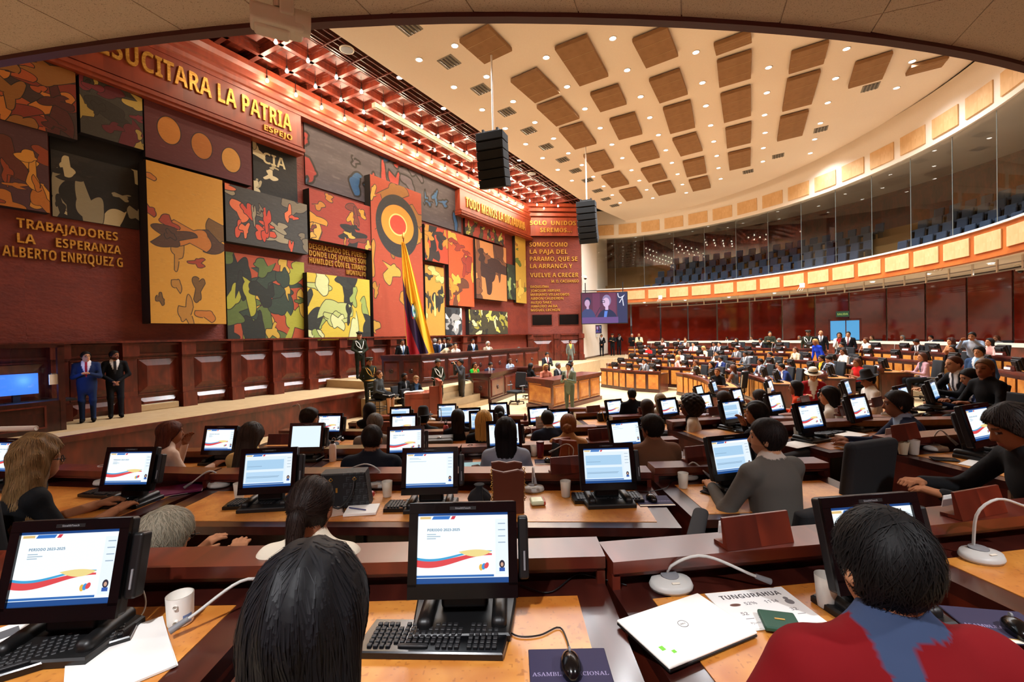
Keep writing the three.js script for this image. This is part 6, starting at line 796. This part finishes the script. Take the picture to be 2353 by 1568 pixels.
  if (o.glasses) put2(obj('glasses', [-1, 1].map(s => [place(new THREE.TorusGeometry(0.021, 0.0025, 4, 12), s * 0.031, 0.006, 0.098), cyl(0.002, 0.002, 0.1, 4, s * 0.068, 0.012, 0.05, PI / 2, s * 0.25)]).flat(), M.black, root));
  if (o.hat === 'fedora') { put2(obj('hat', [lathe([[0, 0.2], [0.05, 0.195], [0.075, 0.17], [0.092, 0.07], [0.15, 0.062], [0.152, 0.056], [0.09, 0.055], [0, 0.06]], 22, 0, 0.0, -0.01)], M.blackfab, root)); } if (o.hat === 'straw') { put2(obj('hat', [lathe([[0, 0.17], [0.07, 0.165], [0.088, 0.12], [0.092, 0.06], [0.16, 0.052], [0.162, 0.045], [0.09, 0.045], [0, 0.05]], 22, 0, 0.01, -0.01)], flat(0xd8cbb0, 0.8), root)); put2(obj('hat_band', [lathe([[0.0945, 0.066], [0.0915, 0.1]], 22, 0, 0.01, -0.01)], M.black, root)); }
  if (o.hat === 'peaked' || o.hat === 'bowler') { put2(obj('cap', o.hat === 'peaked' ? [lathe([[0, 0.15], [0.09, 0.148], [0.125, 0.128], [0.1, 0.1], [0.094, 0.07], [0, 0.07]], 20, 0, 0, -0.01), box(0.13, 0.006, 0.06, 0, 0.068, 0.105, 0.3)] : [lathe([[0, 0.15], [0.06, 0.14], [0.088, 0.1], [0.092, 0.07], [0.12, 0.055], [0, 0.06]], 18, 0, 0, -0.01)], flat(0x22241a, 0.7), root)); put2(obj('cap_badge', [cyl(0.014, 0.014, 0.006, 8, 0, 0.11, 0.098, PI / 2)], M.gold, root)); }
  if (o.cord) { const a = up(0.42, -0.13, 0.1), b = up(0.12, 0.02, 0.165); obj('shoulder_cord', [tube([a, up(0.3, -0.03, 0.15), b, up(0.28, 0.09, 0.15), up(0.41, 0.12, 0.1)], 0.012, 5), tube([up(0.42, -0.15, 0.06), up(0.26, -0.12, 0.16), up(0.16, -0.02, 0.175)], 0.01, 5)], o.cord === 'gold' ? M.gold : M.paper, root); obj('belt', [place(new THREE.TorusGeometry(1, 0.12, 4, 22), 0, 0, 0, PI / 2).scale(0.152, 0.2, 0.118).translate(0, up(0.02)[1], 0)], o.cord === 'gold' ? M.gold : M.paper, root); }
  if (o.hold === 'camera') { const q = [0, hc[1] + 0.005, hc[2] + 0.2]; obj('held_camera', [rbox(0.14, 0.1, 0.07, 0.015, ...q), cyl(0.038, 0.042, 0.11, 12, q[0], q[1], q[2] + 0.09, PI / 2)], M.black, root); } if (o.hold === 'phone') { const w = hands[1][1]; obj('held_phone', [rbox(0.075, 0.15, 0.01, 0.004, w[0] - 0.05, w[1] + 0.08, w[2] + 0.11, -0.3)], M.black, root); } if (o.hold === 'lowcam') { const w = hands[1][1]; obj('held_camera', [rbox(0.14, 0.1, 0.08, 0.015, w[0] - 0.06, w[1] + 0.03, w[2] + 0.09), cyl(0.04, 0.04, 0.1, 12, w[0] - 0.06, w[1] + 0.03, w[2] + 0.17, PI / 2)], M.black, root); } if (o.hold === 'papers') obj('held_papers', [box(0.3, 0.03, 0.22, 0, hands[0][1][1] - 0.05, hands[0][1][2] + 0.08, 0.1)], M.paper, root);
  if (o.drape) obj('draped_coat', [rbox(0.46, 0.6, 0.05, 0.02, 0, 0.72, -0.27, -0.12)], flat(o.drape, 0.9), root);
  return root;
}
function toPx(v) { const p = v.clone().project(camera); return [(p.x * 0.5 + 0.5) * 2353, (0.5 - p.y * 0.5) * 1568]; }
const INV = (() => { camera.aspect = 2353 / 1568; camera.updateProjectionMatrix(); return 0; })();
// clothes: top, shirt, tie, words
const WEAR = { gs: [0x54565a, 0xd8d8d8, 0x30343c, 'a grey suit and tie'], ns: [0x1a2238, 0xdcdcdc, 0x303a5a, 'a navy suit'], bs: [0x111114, 0xdcdcdc, 0x2a2a30, 'a black suit'], br: [0x5c4636, 0xd0c8bc, undefined, 'a brown jacket'], ws: [0xd8d2c8, undefined, undefined, 'a white shirt'], rt: [0xd4cec4, 0xd4cec4, 0xb02a24, 'a white shirt and red tie'], cb: [0xd8c8a4, undefined, undefined, 'a cream blouse'], cr: [0xcfc49a, 0x18181a, undefined, 'a cream jacket'], rd: [0xb81c1a, undefined, undefined, 'a red top'], wr: [0xd6d0c6, 0xa01c20, 0xa01c20, 'a white blouse with a red sash'], pk: [0xd8a8a0, undefined, undefined, 'a pink top'], pb: [0xb89098, 0x38383a, undefined, 'a pink jacket'], bl: [0x1c3cb8, undefined, undefined, 'a bright blue jacket'], tn: [0xb07a52, undefined, undefined, 'a tan top'], lb: [0x8c9cb0, 0xb8c4d0, undefined, 'a light blue jacket'], bt: [0x121214, undefined, undefined, 'a black top'], gn: [0x2a5030, undefined, undefined, 'a dark green top'], gb: [0x1aa030, 0xd8a040, undefined, 'a bright green jacket'], lv: [0xa89aa8, undefined, undefined, 'a lavender shirt'], ol: [0x26281c, 0x26281c, undefined, 'an olive dress uniform'], og: [0xc83c14, undefined, undefined, 'an orange jacket'], yt: [0x141416, 0xe0a82c, undefined, 'a dark suit and yellow shirt'], gy: [0x6a6a6c, undefined, undefined, 'a grey top'], bg: [0xb8a888, 0xd0c4b0, undefined, 'a beige jacket'], gg: [0x6c7868, 0xd8d8d0, 0xb88078, 'a grey-green suit'], ot: [0x5c6058, 0xe0a848, undefined, 'a grey suit and orange tie'], bu: [0x24406c, 0xd8dce0, 0x8ab0d0, 'a blue suit'], br2: [0x1c2a4c, 0xdcdcdc, 0xa01c2c, 'a blue suit and red tie'] };
const HB = 0x14100e, HD = 0x2a1a12, HR = 0x4a2818, HL = 0xa8844c, HG = 0x6a6660, SK = [0xb07a58, 0x9c6848, 0xc08c68, 0x8a5a40];
let pk = 0;
const dress = (wear, o) => { const [top, inner, tie, words] = WEAR[wear]; pk++; return { top, inner, tie, words, skin: SK[pk % 4], ...o }; };
// seated in a near row, head middle at px, py
const short = t => t.split(' ').slice(0, 16).join(' ');
function N(row, px, py, wear, style, hc, words, o = {}) { const L = o.lean ?? 0.12, fy = RY[row] + (o.dy || 0), p = onY(px, py, fy + 0.6 + Math.cos(L) * 0.455 + 0.133 * Math.cos(0.55 * L)), q = dress(wear, o), yaw = o.yaw ?? seatYaw(p.x, p.d); const back = Math.sin(L) * 0.45 + 0.02 + 0.13 * Math.sin(0.55 * L); const x = p.x - Math.sin(yaw) * back, d = p.d + Math.cos(yaw) * back; person({ pose: 'sit', x, y: fy, d, yaw, hair: [style, hc], label: `person in ${q.words} ${words}`, ...q }); if (!o.nochair) chair(x, RY[row] + 0.001, d, yaw + PI, short(`office chair under the person in ${q.words} ${words}`), undefined, true); }
// seated in a far row: found along the curve of that row
function R(row, px, wear, style, hc, o = {}) {
  let best = 1e9, a = 60; for (let t = 46; t < 146; t += 0.25) { const p = rowPt(RR[row] - 0.3 + 1.02 + bump(t), t), e = Math.abs(toPx(new V3(p.x, RY[row] + 1.18, -p.d))[0] - px); if (e < best - 0.01) { best = e; a = t; } }
  const p = rowPt(RR[row] - 0.3 + 1.02 + bump(a), a), q = dress(wear, o), yaw = seatYaw(p.x, p.d) + (o.turn || 0); person({ pose: 'sit', x: p.x, y: RY[row], d: p.d, yaw, hair: [style, hc], label: `person in ${q.words} seated in the far ${ORD[row]} row`, group: `people seated in the ${ORD[row]} row on the far side`, ...q });
  chair(p.x, RY[row] + 0.001, p.d, yaw + PI, `black office chair used in the ${ORD[row]} row on the far side`, `used chairs of the ${ORD[row]} row on the far side`);
}
// standing or seated at a given distance and floor
function S(d, floor, px, py, wear, style, hc, words, yawDeg, o = {}) { const p = atD(px, py, d), q = dress(wear, o); person({ pose: 'stand', x: p.x, y: floor, d, yaw: deg(yawDeg), hair: [style, hc], label: `person in ${q.words} ${words}`, ...q }); if (o.pose === 'sit' && !o.nochair) chair(p.x, floor + 0.001, d, deg(yawDeg) + PI, short(`office chair under the person in ${q.words} ${words}`), undefined, true); }
// near rows, seen from behind
N(5, 712, 1428, 'ws', 'long', 0x0b0a0c, 'seated at the last-row desk with the big keyboard', { f: 1, near: 2, top: 0xcfc6b6, arms: 'lap', lean: 0.2, dy: 0.05, wide: 1.1, yaw: PI + 0.1, legs: 0x1c1c20 });
N(5, 2030, 1300, 'rd', 'short', 0x0b0909, 'poncho with a blue collar in the last row', { near: 2, neck: 'inner', top: 0x6e0a10, inner: 0x35425e, backV: 1, arms: 'lap', poncho: 1.15, yaw: PI - 0.05, wide: 1.1, legs: 0x1c1c20 });
N(4, 716, 1168, 'ws', 'pony', 0x1c120e, 'blazer seated behind the black handbag', { f: 1, near: 2, top: 0xd6cbb6, inner: 0xd6cbb6, yaw: PI, hp: 0.1 });
N(4, 378, 1240, 'gs', 'wavy', 0x77705f, 'bending low behind the last-row ledge', { near: 2, lean: 0.95, yaw: PI - 0.35, hp: -0.1, glasses: 1 });
N(4, 88, 1062, 'bt', 'curly', 0x6a5030, 'typing at the left of the fifth row', { f: 1, near: 2, yaw: PI - 0.5, lean: 0.25, sleeve: 'short', glasses: 1, longer: 1.15 });
N(4, 1762, 1008, 'gs', 'short', 0x1a1412, 'seated in the fifth row beside the aisle', { near: 2, top: 0x5a5650, inner: 0xc4b8ac, tie: undefined, yaw: PI + 0.35, hy: 0.5, wide: 1.08, beard: 0.25 });
N(3, 392, 995, 'pk', 'long', 0x4a2418, 'resting its chin on a hand in the fourth row', { f: 1, near: 1, top: 0xc9ae9c, yaw: PI - 0.55, arms: ['desk', 'chin'], lean: 0.3, longer: 0.85 });
N(3, 578, 1005, 'bg', 'long', 0x2a2018, 'seated right of the one in pink in the fourth row', { f: 1, near: 1, top: 0xc8a668, inner: 0xc8a668, yaw: PI - 0.1, hp: 0.2 });
N(3, 855, 1010, 'ns', 'crop', 0x1c1614, 'with broad shoulders in the fourth row', { near: 1, top: 0x171c26, inner: 0x171c26, tie: undefined, wide: 1.18, yaw: PI });
N(3, 1162, 995, 'ws', 'long', 0x0e0c0e, 'and pale blue sleeves in the fourth row behind the tote', { f: 1, near: 1, top: 0x9aa6b8, yaw: PI, longer: 1.05 });
N(3, 1498, 985, 'br', 'short', 0x17110f, 'seen from behind in the fourth row', { near: 1, top: 0x6a4a36, inner: 0x6a4a36, wide: 1.1, yaw: PI + 0.15, hy: 0.4, glasses: 1 });
N(2, 712, 962, 'gs', 'wavy', 0x1e1814, 'looking right in the third row by the dais', { top: 0x3c4044, yaw: PI - 0.3, hy: -0.6, glasses: 1, near: 1 });
N(2, 862, 975, 'gy', 'short', 0x5a5854, 'seated left of a lit monitor in the third row', { top: 0x8a8680, yaw: PI, near: 1 });
N(2, 1112, 970, 'bt', 'long', 0xb8924e, 'jacket in the third row between two lit monitors', { f: 1, yaw: PI - 0.2, near: 1, longer: 1.05 });
N(2, 1306, 978, 'bg', 'bun', 0x7a4c28, 'and high collar in the third row', { f: 1, top: 0xb08456, inner: 0xb08456, neck: 'top', yaw: PI - 0.2, near: 1 });
N(1, 850, 945, 'bt', 'bob', HB, 'in the second row with bare shoulders', { f: 1, sleeveless: 1 });
N(0, 973, 962, 'bt', 'short', HB, 'and a black fedora in the front row', { hat: 'fedora' });
N(1, 1052, 962, 'bt', 'long', HB, 'in the second row beside the pink bottle', { f: 1 });
N(0, 1147, 950, 'bt', 'bun', HB, 'in the front row before a lit monitor', { f: 1 });
N(1, 1258, 965, 'ns', 'short', HB, 'leaning behind the grey placard', { lean: 0.35 });
N(2, 1583, 937, 'ws', 'afro', 0x17110f, 'blazer turned sideways with crossed arms', { f: 1, near: 1, top: 0xd8d4cc, inner: 0x141214, yaw: -PI / 2 - 0.35, arms: 'cross', glasses: 1, skin: 0x6a4030 });
N(1, 1517, 922, 'ws', 'long', 0x8a7a60, 'holding up a phone in the second row', { f: 1, yaw: PI, arms: 'phone', hold: 'phone' });
N(1, 1486, 938, 'bt', 'bob', HD, 'beside the photographer in the second row', { f: 1 });
N(3, 1738, 952, 'bt', 'long', 0x100e0f, 'holding a mask to its chin right of the near aisle', { f: 1, near: 1, yaw: PI + 0.5, hy: 0.4, arms: ['chin', 'desk'] });
N(2, 1745, 915, 'lv', 'short', 0x2c2826, 'with its face in its hand right of the near aisle', { yaw: PI + 0.55, arms: ['chin', 'desk'], near: 1 });
N(2, 1662, 920, 'ws', 'bob', 0x2a1e1a, 'low in the third row right of the near aisle', { f: 1, yaw: PI + 0.4 });
N(2, 1828, 893, 'og', 'bob', 0x100d0d, 'leaning on its arm right of the near aisle', { f: 1, yaw: PI + 0.9 });
N(3, 1905, 912, 'ws', 'long', 0x100e0f, 'and short sleeves right of the near aisle', { f: 1, yaw: PI + 0.75, sleeve: 'short', near: 1 });
N(3, 1995, 875, 'ws', 'short', HB, 'and black hat looking at a phone', { hat: 'fedora', yaw: -PI / 2 - 0.3, arms: 'phone', hold: 'phone', hp: 0.3 });
N(2, 1868, 863, 'rd', 'long', HB, 'poncho and straw hat looking down', { f: 1, hat: 'straw', top: 0x8c1418, inner: 0xd0c8b8, poncho: 1, yaw: -0.5, hp: 0.3 });
N(4, 2062, 930, 'ns', 'short', 0x16110f, 'in profile before the open laptop', { near: 1, top: 0x1a2036, inner: 0x8a9ab0, tie: undefined, yaw: -PI / 2 - 0.45, hy: -0.1, arms: 'write', lean: 0.3 });
N(4, 2228, 868, 'ns', 'short', 0x141010, 'writing at a right-hand desk', { near: 1, top: 0x1c2440, yaw: -PI / 2 - 0.3, arms: 'write', lean: 0.35, hp: 0.2 });
N(5, 2328, 985, 'bs', 'wavy', 0x1c1613, 'writing at the desk with the paper cup', { near: 1, top: 0x1a1a1c, inner: 0x1a1a1c, tie: undefined, yaw: -PI / 2 - 0.35, arms: 'write', lean: 0.4, hp: 0.3 });
N(5, 2192, 838, 'bs', 'crop', HR, 'bowing over the blue laptop', { yaw: -PI / 2 - 0.2, lean: 0.35, arms: 'write' });
N(5, 2262, 848, 'bt', 'pony', 0x5a4028, 'turned sideways beside the one writing in navy', { f: 1, yaw: -PI / 2, hy: 0.3 });
// far rows, facing the camera
[[0, 1484, 'gs', 'short', HB], [0, 1603, 'cb', 'long', HR, 1], [0, 1639, 'bt', 'long', HB, 1], [0, 1690, 'gy', 'long', HR, 1, { turn: -0.7, sleeveless: 1, drape: 0xcfc8ae }], [1, 1553, 'pk', 'long', HL, 1, { turn: 2.6, drape: 0xcfc3a0 }], [1, 1660, 'bu', 'short', HB, 0, { glasses: 1, tie: undefined, top: 0x24305c }], [1, 1797, 'gs', 'short', HB, 0, { tie: 0x8c1c2c, glasses: 1 }], [1, 1753, 'lb', 'short', HB, 0, { top: 0x5a6272 }], [1, 1815, 'bu', 'short', HB, 0, { lean: 0.45, tie: undefined, top: 0x26386c }], [2, 1566, 'ws', 'bob', HD, 1], [2, 1649, 'ws', 'short', HB], [2, 1716, 'gs', 'short', HB], [2, 1773, 'gs', 'short', HB, 0, { top: 0x6e706c }], [2, 1893, 'yt', 'short', HB], [2, 1910, 'lb', 'short', HB, 0, { hp: 0.4, beard: 0.5 }], [2, 1976, 'rd', 'long', HR, 1, { arms: 'cross', turn: 0.3, sleeveless: 1 }], [3, 1620, 'cb', 'long', HL, 1, { hp: 0.3 }], [3, 1697, 'gs', 'short', HB], [3, 1832, 'bg', 'long', HR, 1], [3, 1942, 'ws', 'long', HD, 1], [3, 2127, 'pb', 'bob', HR, 1], [3, 1492, 'rd', 'long', HB, 1, { hp: 0.4 }], [4, 1596, 'rt', 'short', HB], [4, 1643, 'gs', 'short', HB], [4, 1940, 'gs', 'short', HB], [4, 2196, 'bt', 'long', HB, 1, { glasses: 1, arms: ['chin', 'desk'] }], [4, 1655, 'ns', 'short', HB], [5, 1524, 'pk', 'bob', HR, 1], [5, 1561, 'ns', 'short', HB], [5, 1577, 'br', 'bald', HD], [5, 1694, 'gy', 'bob', HD, 1], [5, 1751, 'bs', 'short', HB], [5, 1793, 'gs', 'short', HG, 0, { hp: 0.5 }], [5, 1995, 'ws', 'long', HR, 1, { sleeveless: 1 }], [5, 2192, 'tn', 'curly', 0x3a1c14, 1], [5, 2118, 'bs', 'short', HB, 0, { lean: 0.4, hp: 0.4 }], [5, 2280, 'pk', 'bob', HB, 1, { arms: ['chin', 'desk'] }]].forEach(([row, px, w, st, hc, f, o]) => R(row, px, w, st, hc, { f, ...o }));
N(0, 1648, 855, 'bt', 'bun', HR, 'and short sleeves at the end of the far front row', { f: 1, sleeve: 'short', yaw: -0.75, nochair: true });
// gallery behind the partition
{ let k = 0; for (let t = 0.66; t < 0.94; t += 1.25 / LB) { k++; if (k % 5 === 3) continue; const p = balAt(t + 0.004 * hash(k, 4), 2.75), n = balNormal(t), w = ['bs', 'ol', 'gy', 'ws', 'ns', 'br', 'gn', 'pk'][k % 8]; const q = dress(w, {}); person({ pose: 'sit', x: p.x, y: 0.72, d: -p.z, yaw: Math.atan2(-n.x, -n.z), hair: [['short', 'bob', 'long', 'crop'][k % 4], [HB, HD, HR, HG][(k * 3) % 4]], f: k % 2, label: `person in ${q.words} seated behind the white-topped partition`, group: 'people seated behind the white-topped partition', ...q }); chair(p.x, 0.721, -p.z, Math.atan2(-n.x, -n.z) + PI, 'black chair behind the white-topped partition', 'chairs behind the white-topped partition'); } }
// standing around the hall
S(9.9, 0.73, 197, 800, 'br2', 'short', HB, 'standing on the dais beside the metal chair', 40, { arms: 'phone', glasses: 1, near: 1, wide: 1.1, legs: 0x1a2846, hy: 0.4, s: 0.94 });
S(10.4, 0.73, 262, 802, 'bs', 'short', HB, 'standing with clasped hands on the dais', 45, { arms: 'clasp', beard: 0.8, near: 1, hy: 0.7, s: 0.94 });
S(16.2, 1.0, 826, 790, 'ol', 'crop', HB, 'with white cords standing against the panelling', 30, { hat: 'peaked', cord: 'white', arms: 'clasp', legs: 0x1c1e16, gloves: 0x14140f });
S(14.1, 0.18, 848, 850, 'ol', 'crop', HB, 'with gold cords standing behind the seated one in grey', 45, { hat: 'peaked', cord: 'gold', arms: 'back', legs: 0x1c1e16, near: 1 });
S(13.3, 0.18, 866, 880, 'gy', 'bun', 0x4a2c1c, 'holding papers on its lap beside the lectern', 75, { pose: 'sit', f: 1, near: 1, nochair: true, top: 0x3c3e3e, arms: 'lap', hold: 'papers', skirt: 1, bare: 1, legs: 0x101012, wide: 1.15 });
{ const p = atD(866, 880, 13.3); simpleChair(p.x, 0.182, 13.3, deg(75) + PI, 'slender dark metal chair under the person holding papers'); }
S(14.4, 0.0, 925, 860, 'bs', 'short', HB, 'seated behind the speaker', 60, { pose: 'sit', inner: 0x1c1c1e, tie: 0x8a8a8c, glasses: 1, beard: 0.8, near: 1, arms: 'lap' });
S(13.6, 0.0, 948, 872, 'bt', 'short', 0x7a5c3c, 'speaking at the lectern', 55, { pose: 'sit', f: 1, near: 1, inner: 0x2c4058, glasses: 1, lean: 0.25, arms: 'desk', hy: -0.4 });
S(15.0, 0.05, 1006, 850, 'ol', 'bun', HB, 'with white cords standing behind the lectern', 35, { f: 1, hat: 'bowler', cord: 'white', arms: 'clasp', legs: 0x1c1e16 });
S(15.8, 0.0, 1060, 830, 'gy', 'short', HB, 'photographing with a raised camera', -60, { arms: 'cam', hold: 'camera', top: 0x38383a, inner: 0x4a4854, legs: 0x4a4640, near: 1 });
S(17.2, 0.73, 924, 790, 'bs', 'short', HB, 'standing beside the flag', 30, { tie: 0x4a6a90, arms: 'side' });
S(18.4, 0.73, 985, 772, 'bs', 'short', HB, 'in the huddle behind the bench, farthest left', 120, {}); S(18.6, 0.73, 998, 770, 'ns', 'short', HG, 'in the huddle behind the bench with its back turned', 150, {}); S(18.7, 0.73, 1009, 765, 'bs', 'short', HB, 'in the huddle behind the bench wearing a blue tie', 20, { tie: 0x3a5a9a }); S(19.2, 0.73, 1020, 772, 'bs', 'short', HB, 'half hidden at the back of the huddle', 10, {});
S(17.8, 0.73, 1012, 786, 'bg', 'short', HB, 'bending over the bench', 70, { lean: 0.95, arms: 'phone' }); S(19.6, 0.73, 1030, 771, 'ol', 'crop', HB, 'with white cords behind the bench', 40, { hat: 'peaked', cord: 'white' });
S(18.6, 0.86, 1045, 793, 'ws', 'long', HB, 'seated at the bench under the huddle', 20, { pose: 'sit', f: 1, glasses: 1, arms: ['chin', 'desk'] }); S(20.6, 0.73, 1086, 782, 'bs', 'short', HB, 'standing behind an empty bench seat', 25, { tie: 0x3a6aa8, s: 0.96 }); S(21, 0.86, 1119, 787, 'bg', 'wavy', 0x9a958c, 'seated at the right part of the bench', 35, { pose: 'sit', top: 0x8c7a66 });
S(17.4, 0.12, 1088, 838, 'gb', 'long', HD, 'seated at the secretaries desk', 40, { pose: 'sit', f: 1, glasses: 1, arms: ['chin', 'desk'] }); S(17.9, 0.12, 1120, 842, 'ns', 'short', HB, 'looking down at the secretaries desk', 40, { pose: 'sit', lean: 0.35, hp: 0.3 }); S(19.8, 0.12, 1170, 838, 'lb', 'long', HR, 'at the desk beside the secretaries', 30, { pose: 'sit', f: 1, hp: 0.2 });
S(22, 0.2, 1191, 812, 'ol', 'bun', HB, 'with white sash beyond the secretaries desk', 60, { f: 1, hat: 'bowler', cord: 'white' }); S(17.2, 0.05, 1216, 852, 'bt', 'long', HB, 'at the end of the clerks counter', 120, { pose: 'sit', f: 1 }); S(20.5, 0.0, 1255, 815, 'gs', 'short', HB, 'standing and checking a camera beyond the counter', 20, { arms: 'phone', hold: 'lowcam', tie: 0xa02a24, top: 0x26282c, lean: 0.15, hp: 0.3 });
S(15.6, 0.12, 1252, 838, 'og', 'long', HL, 'and patterned top seated behind the counter', 20, { pose: 'sit', f: 1, top: 0xc87c64 }); S(16.6, 0.1, 1278, 848, 'gs', 'short', HG, 'looking right behind the counter', 60, { pose: 'sit', top: 0x26282c }); S(17.4, 0.12, 1307, 835, 'gs', 'short', HB, 'gesturing behind the counter', 60, { pose: 'sit', glasses: 1, beard: 0.7, arms: ['desk', 'phone'] });
S(13.7, 0.0, 1308, 868, 'gg', 'short', HB, 'standing with a raised phone before the counter', -35, { arms: 'phone', hold: 'phone', legs: 0x5a6456, near: 1, s: 0.95 }); S(29.0, 0.4, 1310, 783, 'ot', 'short', HB, 'walking past the end wall', 10, { stride: 0.8, beard: 0.6, legs: 0x5c6058, s: 1.0 });
S(7.6, 0.1, 1453, 893, 'ns', 'crop', 0x1a1614, 'standing with a camera before the front row', 190, { top: 0x12151c, inner: 0x12151c, tie: undefined, arms: 'phone', hold: 'lowcam', s: 0.85, near: 1 });
S(34, 0.73, 1382, 769, 'bs', 'short', HB, 'standing guard by the white wall', -10, { arms: 'clasp' }); S(34.5, 0.73, 1407, 766, 'ol', 'crop', HB, 'standing in the bright doorway', -20, { hat: 'peaked', arms: 'cross', top: 0x15171a }); S(35.5, 0.73, 1422, 768, 'bs', 'short', HB, 'with a camera just inside the doorway', 0, { hold: 'camera', arms: 'cam' });
S(31.5, 0.73, 1452, 766, 'bt', 'crop', 0x9a9894, 'standing by the red wall looking at a phone', 0, { arms: 'phone' }); S(31, 0.73, 1468, 768, 'cr', 'bald', HD, 'standing beside the end of the last row', -10, { arms: 'phone' });
S(22.5, 0.72, 1769, 762, 'ol', 'short', HB, 'standing with folded arms behind the last row', -25, { arms: 'cross', top: 0x2c2e22 }); S(20.5, 0.72, 1857, 760, 'ol', 'crop', HB, 'with broad white cords behind the last row', -35, { hat: 'peaked', cord: 'white' }); S(20, 0.72, 1886, 760, 'bs', 'bald', HD, 'standing behind the last row beside the uniform', -35, {}); S(19.2, 0.62, 1929, 768, 'wr', 'long', HB, 'standing before the blue doorway', -45, { f: 1, arms: ['chin', 'side'] }); S(18.6, 0.66, 1949, 758, 'bs', 'short', HB, 'with a dark red tie before the blue doorway', -45, { tie: 0x6a1c24, glasses: 1 });
S(17.5, 0.45, 1886, 790, 'bl', 'long', HL, 'walking bent between the far rows', -80, { f: 1, lean: 0.45, stride: 0.5 }); S(9.4, 0.36, 2252, 792, 'bu', 'short', HB, 'standing in the right-hand rows', -75, { top: 0x2c4468, legs: 0x1a2440, wide: 1.15, near: 1 }); S(13, 0.65, 2240, 778, 'lb', 'short', HB, 'leaning across a desk in the right-hand rows', -60, { lean: 0.4, arms: 'up' });
renderer.render(scene, camera);
